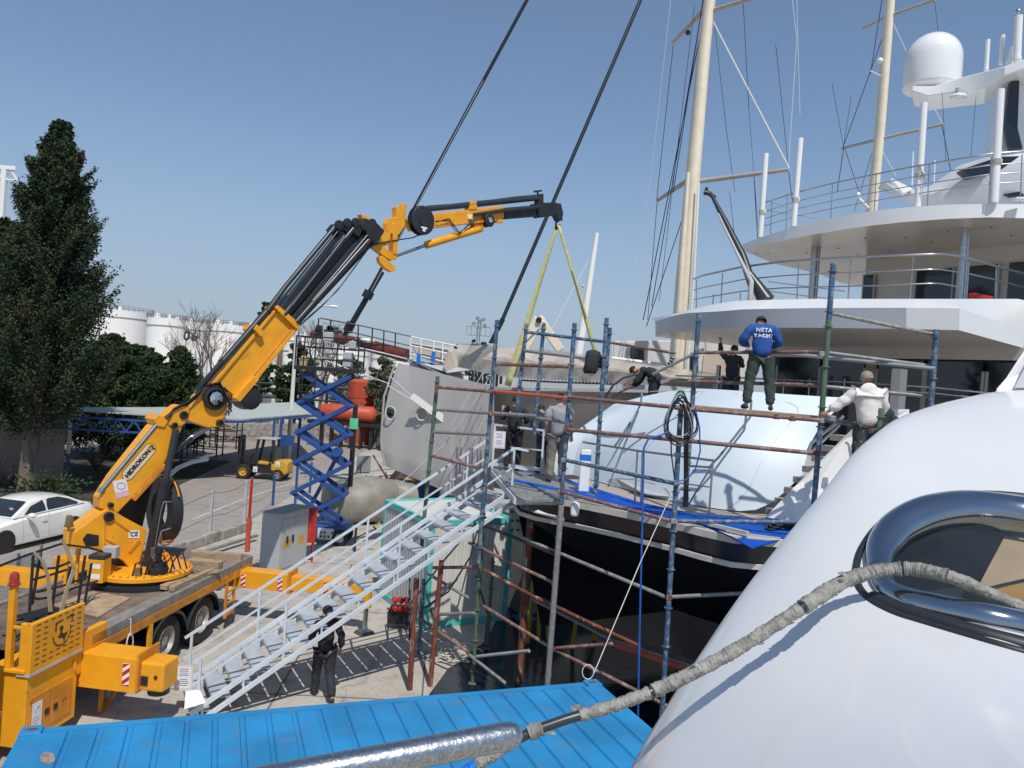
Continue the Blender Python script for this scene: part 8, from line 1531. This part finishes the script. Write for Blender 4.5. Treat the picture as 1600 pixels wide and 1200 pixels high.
    for v in sh_.data.vertices:                                # flatten the trunk front to back, add folds
        c = J['chest']
        if abs(v.co.x) < .24 and v.co.z < J['neckb'].z + .02: v.co.y = c.y * .0 + (v.co.y - lerp(J['waist'].y, c.y, .5)) * .84 + lerp(J['waist'].y, c.y, .5)
        v.co += Vector(v.normal) * (.006 * math.sin(v.co.z * 38 + v.co.x * 22) + .005 * math.sin(v.co.x * 50 - v.co.z * 27))
    sp = [('p', J['pelvis'].lerp(J['waist'], .45), .155)]; es = []
    for S in 'LR': sp += [('h' + S, J['hi' + S] + Vector((0, 0, -.02)), .135), ('t' + S, J['hi' + S].lerp(J['kn' + S], .5), .112), ('k' + S, J['kn' + S], .093), ('c' + S, J['kn' + S].lerp(J['an' + S], .5), .086), ('a' + S, J['an' + S].lerp(J['kn' + S], .02), .078)]; es += [('p', 'h' + S), ('h' + S, 't' + S), ('t' + S, 'k' + S), ('k' + S, 'c' + S), ('c' + S, 'a' + S)]
    tr_ = garment('trousers', sp, es, leg_m)
    for v in tr_.data.vertices: v.co += Vector(v.normal) * (.005 * math.sin(v.co.z * 33 + v.co.x * 25) + .004 * math.sin(v.co.z * 80 + v.co.x * 40) * (1 if v.co.z < .6 else .3))
    for S in 'LR':
        a, c = J['an' + S], J['to' + S]; garment('shoe', [('a', a + Vector((0, 0, -.01)), .05), ('h', Vector((a.x, a.y, .042)) - (c - a).normalized() * .02 if False else a + Vector((0, -.01, -.05)), .045), ('m', a.lerp(c, .55) + Vector((0, 0, -.01)), .044), ('t', c, .038)], [('a', 'h'), ('h', 'm'), ('m', 't')], 'shoe')
    # hair: a cap over the back and top of the skull
    hb = MB(); X = hd.cross(fw); 
    for i in range(11):
        for j in range(20):
            th = math.pi * .62 * i / 10; a = 2 * math.pi * j / 20; d = hd * math.cos(th) + (fw * math.cos(a) + X * math.sin(a)) * math.sin(th); lim = d.dot(fw)
            r = .0985; hb.v.append(hc + hd * .018 - fw * .012 + d * r * (1 + rnd.uniform(-.02, .03)) * (1.0 if abs(d.dot(X)) < .8 else .93))
    hb.f = [(i * 20 + j, (i + 1) * 20 + j, (i + 1) * 20 + (j + 1) % 20, i * 20 + (j + 1) % 20) for i in range(10) for j in range(20) if not (fw.dot(hb.v[(i + 1) * 20 + j] - hc) > .045 and hd.dot(hb.v[(i + 1) * 20 + j] - hc) < .07)]; hb.build('hair', hair_m, t, smooth=80)
    if hood:
        hq = J['neckb'] - fw * .085 - UP * .04; MB().sph(hq, .12, 14, 10, sc=(1.0, .42, .85)).build('hood', top_m, t, smooth=60)
    s = H / 1.75; t.scale = (s, s, s); t.rotation_euler = (0, 0, rz); t.location = Vector(loc); return t, sh_, J
pz = G(868, 744, 4.07); q = P(868, 744, 16.1)
g1, s1, J1 = person('man in a grey t-shirt and khaki trousers standing on the yacht platform, seen from behind', (q.x, 16.1, 4.06), R(8), dict(elL=(-.26, -.03, 1.13), wrL=(-.22, .12, .92), elR=(.25, 0, 1.12), wrR=(.28, .10, .9), head=(0, .03, 1.59), top=(0, .05, 1.68)), 'clothgrey', 'clothkhaki', 'hairdark', 1.92, sleeve='short', bulk=1.12)
# print on the shirt back
q = P(799, 735, 17.6)
g2, s2, J2 = person('man in black workwear holding the scaffold with his left hand, standing at the gangway', (q.x, 17.6, 4.04), R(-4), dict(elL=(-.30, .02, 1.16), wrL=(-.30, .14, 1.36), elR=(.29, .05, 1.17), wrR=(.22, .22, 1.12), head=(.0, .02, 1.60)), 'clothblack', 'clothblack', 'hairdark', 1.78, bulk=1.1)
q = P(848, 742, 17.5)
g3, s3, J3 = person('man in dark clothes half hidden beside the man in the grey t-shirt', (q.x, 17.5, 4.06), R(20), dict(chest=(-.02, .12, 1.24), neckb=(-.03, .22, 1.38), neck=(-.03, .26, 1.44), head=(-.03, .32, 1.49), top=(-.03, .37, 1.56), shL=(-.19, .18, 1.33), shR=(.13, .18, 1.33), elL=(-.27, .2, 1.08), wrL=(-.18, .4, 1.0), elR=(.22, .25, 1.08), wrR=(.16, .45, 1.0)), 'clothnavy', 'clothnavy', 'hairdark', 1.70)
# blue shirt
fz = P(1184, 641, 12.25)
g4, s4, J4 = person('man in a royal blue shirt with white lettering, standing on the scaffold board', (fz.x, 12.25, fz.z), R(-3), dict(chest=(0, .06, 1.25), neckb=(0, .12, 1.41), neck=(0, .17, 1.46), head=(.01, .235, 1.49), top=(.01, .30, 1.55), shL=(-.19, .08, 1.37), shR=(.19, .08, 1.37), elL=(-.33, .12, 1.14), wrL=(-.17, .34, 1.10), elR=(.33, .12, 1.14), wrR=(.18, .34, 1.10), hiL=(-.10, 0, .90), knL=(-.17, .02, .48), anL=(-.20, -.02, .09), toL=(-.24, .13, .035), hiR=(.10, 0, .90), knR=(.16, .02, .48), anR=(.20, -.02, .09), toR=(.25, .13, .035)), 'clothblue', 'clothgreen', 'hairdark', 1.66, bulk=1.1)
def on_shirt(sh, tt, H, s_, size, oz, m, yb=-.6, bold=.0015):
    me = sh.data; bv = BVHTree.FromPolygons([tuple(v.co) for v in me.vertices], [tuple(p.vertices) for p in me.polygons])
    def onto(v, z):
        h = bv.ray_cast(Vector((v.x, yb, v.z)), Vector((0, 1, 0)), 2)[0]; return Vector((v.x, (h.y if h else 0) - .018, v.z))
    o = text(s_, size, (0, yb, oz), (1, 0, 0), (0, 0, 1), m, 'back_print', None, onto=onto, bold=bold, spc=1.12); o.parent = sh; return o
def dense_print(sh, lines):
    for s_, size, oz in lines: on_shirt(sh, None, 0, s_, size, oz, 'textwhite')
dense_print(s4, [('NETA', .098, 1.345), ('YACHT', .090, 1.25)])
me = s2.data; bv2 = BVHTree.FromPolygons([tuple(v.co) for v in me.vertices], [tuple(p.vertices) for p in me.polygons])
def bk(x, z): h = bv2.ray_cast(Vector((x, -.6, z)), Vector((0, 1, 0)), 2)[0]; return Vector((x, (h.y if h else -.12) - .006, z))
m_ = MB()
for z0, z1 in ((1.30, 1.312), (1.275, 1.283)): m_.add([bk(-.08 + .02 * k, z) for z in (z0, z1) for k in range(11)], [(k, k + 1, k + 12, k + 11) for k in range(10)])
m_.add([bk(-.12, 1.36), bk(-.095, 1.35), bk(-.085, 1.29), bk(-.10, 1.28)], [(0, 1, 2, 3)]); o = m_.build('back_print', 'textwhite', None); o.parent = s2
# hoodie man
q = P(1362, 600, 11.0)
g5, s5, J5 = person('grey haired man in a white hoodie and dark patterned trousers, gripping the scaffold rail', (q.x, 11.0, 4.96), R(-6), dict(chest=(-.01, .05, 1.26), neckb=(-.01, .09, 1.42), neck=(-.01, .12, 1.49), head=(-.02, .155, 1.565), top=(-.02, .18, 1.65), shL=(-.18, .08, 1.38), elL=(-.36, .12, 1.19), wrL=(-.52, .16, 1.06), shR=(.17, .05, 1.38), elR=(.24, .14, 1.12), wrR=(.16, .36, 1.1), face=(.15, 1, 0)), 'clothwhite', 'clothpattern', 'hairgrey', 1.76, hood=True, bulk=1.14)
q = P(1400, 645, 11.9)
g6, s6, J6 = person('dark haired man crouching half hidden behind the man in the white hoodie', (q.x, 11.9, 4.92), R(60), dict(chest=(0, .1, 1.06), neckb=(0, .16, 1.18), neck=(0, .2, 1.24), head=(0, .24, 1.30), top=(0, .27, 1.38), pelvis=(0, -.15, .8), waist=(0, -.04, .92), shL=(-.17, .12, 1.14), shR=(.17, .12, 1.14), elL=(-.22, .2, .9), wrL=(-.12, .4, .95), elR=(.22, .2, .9), wrR=(.12, .4, .95), hiL=(-.09, -.13, .76), hiR=(.09, -.13, .76), knL=(-.13, .12, .46), knR=(.13, .12, .46)), 'clothblack', 'clothblack', 'hairdark', 1.72)
# leaning man behind the door, shade man reaching up, walker under the stair
q = P(1022, 605, 18.6)
g7, s7, J7 = person('man in black bending forward with a hose behind the top of the garage door', (q.x, 18.6, 5.45), R(68), dict(pelvis=(0, -.12, .93), waist=(0, -.02, 1.04), chest=(0, .22, 1.12), neckb=(0, .38, 1.14), neck=(0, .44, 1.13), head=(0, .52, 1.12), top=(0, .59, 1.11), face=(0, .2, -1), shL=(-.16, .32, 1.12), shR=(.16, .32, 1.12), elL=(-.2, .42, .86), wrL=(-.12, .6, .74), elR=(.2, .42, .88), wrR=(.12, .62, .72)), 'clothblack', 'clothblack', 'hairdark', 1.76)
MB_ = MB().tube([P(x, y, 18.2) for x, y in [(997, 584), (975, 590), (958, 602), (945, 622)]], .025, 8).tube([P(x, y, 18.2) for x, y in [(990, 604), (970, 612), (956, 622)]], .02, 8); o = MB_.build('work_hose', 'hose', None); tag(o, 'black hose held by the bending man, running down left', 'hose')
q = P(1141, 612, 20.0)
g8, s8, J8 = person('man in the shade under the overhang, reaching up to a pillar with his left arm', (q.x, 20.0, 5.62), R(-10), dict(elL=(-.28, .12, 1.52), wrL=(-.30, .2, 1.78), elR=(.26, .12, 1.2), wrR=(.2, .3, 1.3), head=(.03, .03, 1.6)), 'clothblack', 'clothnavy', 'hairdark', 1.86)
q = G(503, 1092)
g9, s9, J9 = person('man in dark clothes walking on the quay under the boarding stair', (q.x, q.y, 0.0), R(25), dict(pelvis=(0, 0, .93), hiL=(-.09, 0, .89), knL=(-.10, .16, .50), anL=(-.10, .18, .10), toL=(-.11, .36, .05), hiR=(.09, 0, .89), knR=(.10, -.06, .48), anR=(.11, -.34, .14), toR=(.12, -.20, .035), elR=(.27, -.10, 1.14), wrR=(.28, .0, .90), elL=(-.26, .06, 1.13), wrL=(-.24, .22, .95)), 'clothblack', 'clothblack', 'hairdark', 1.78)
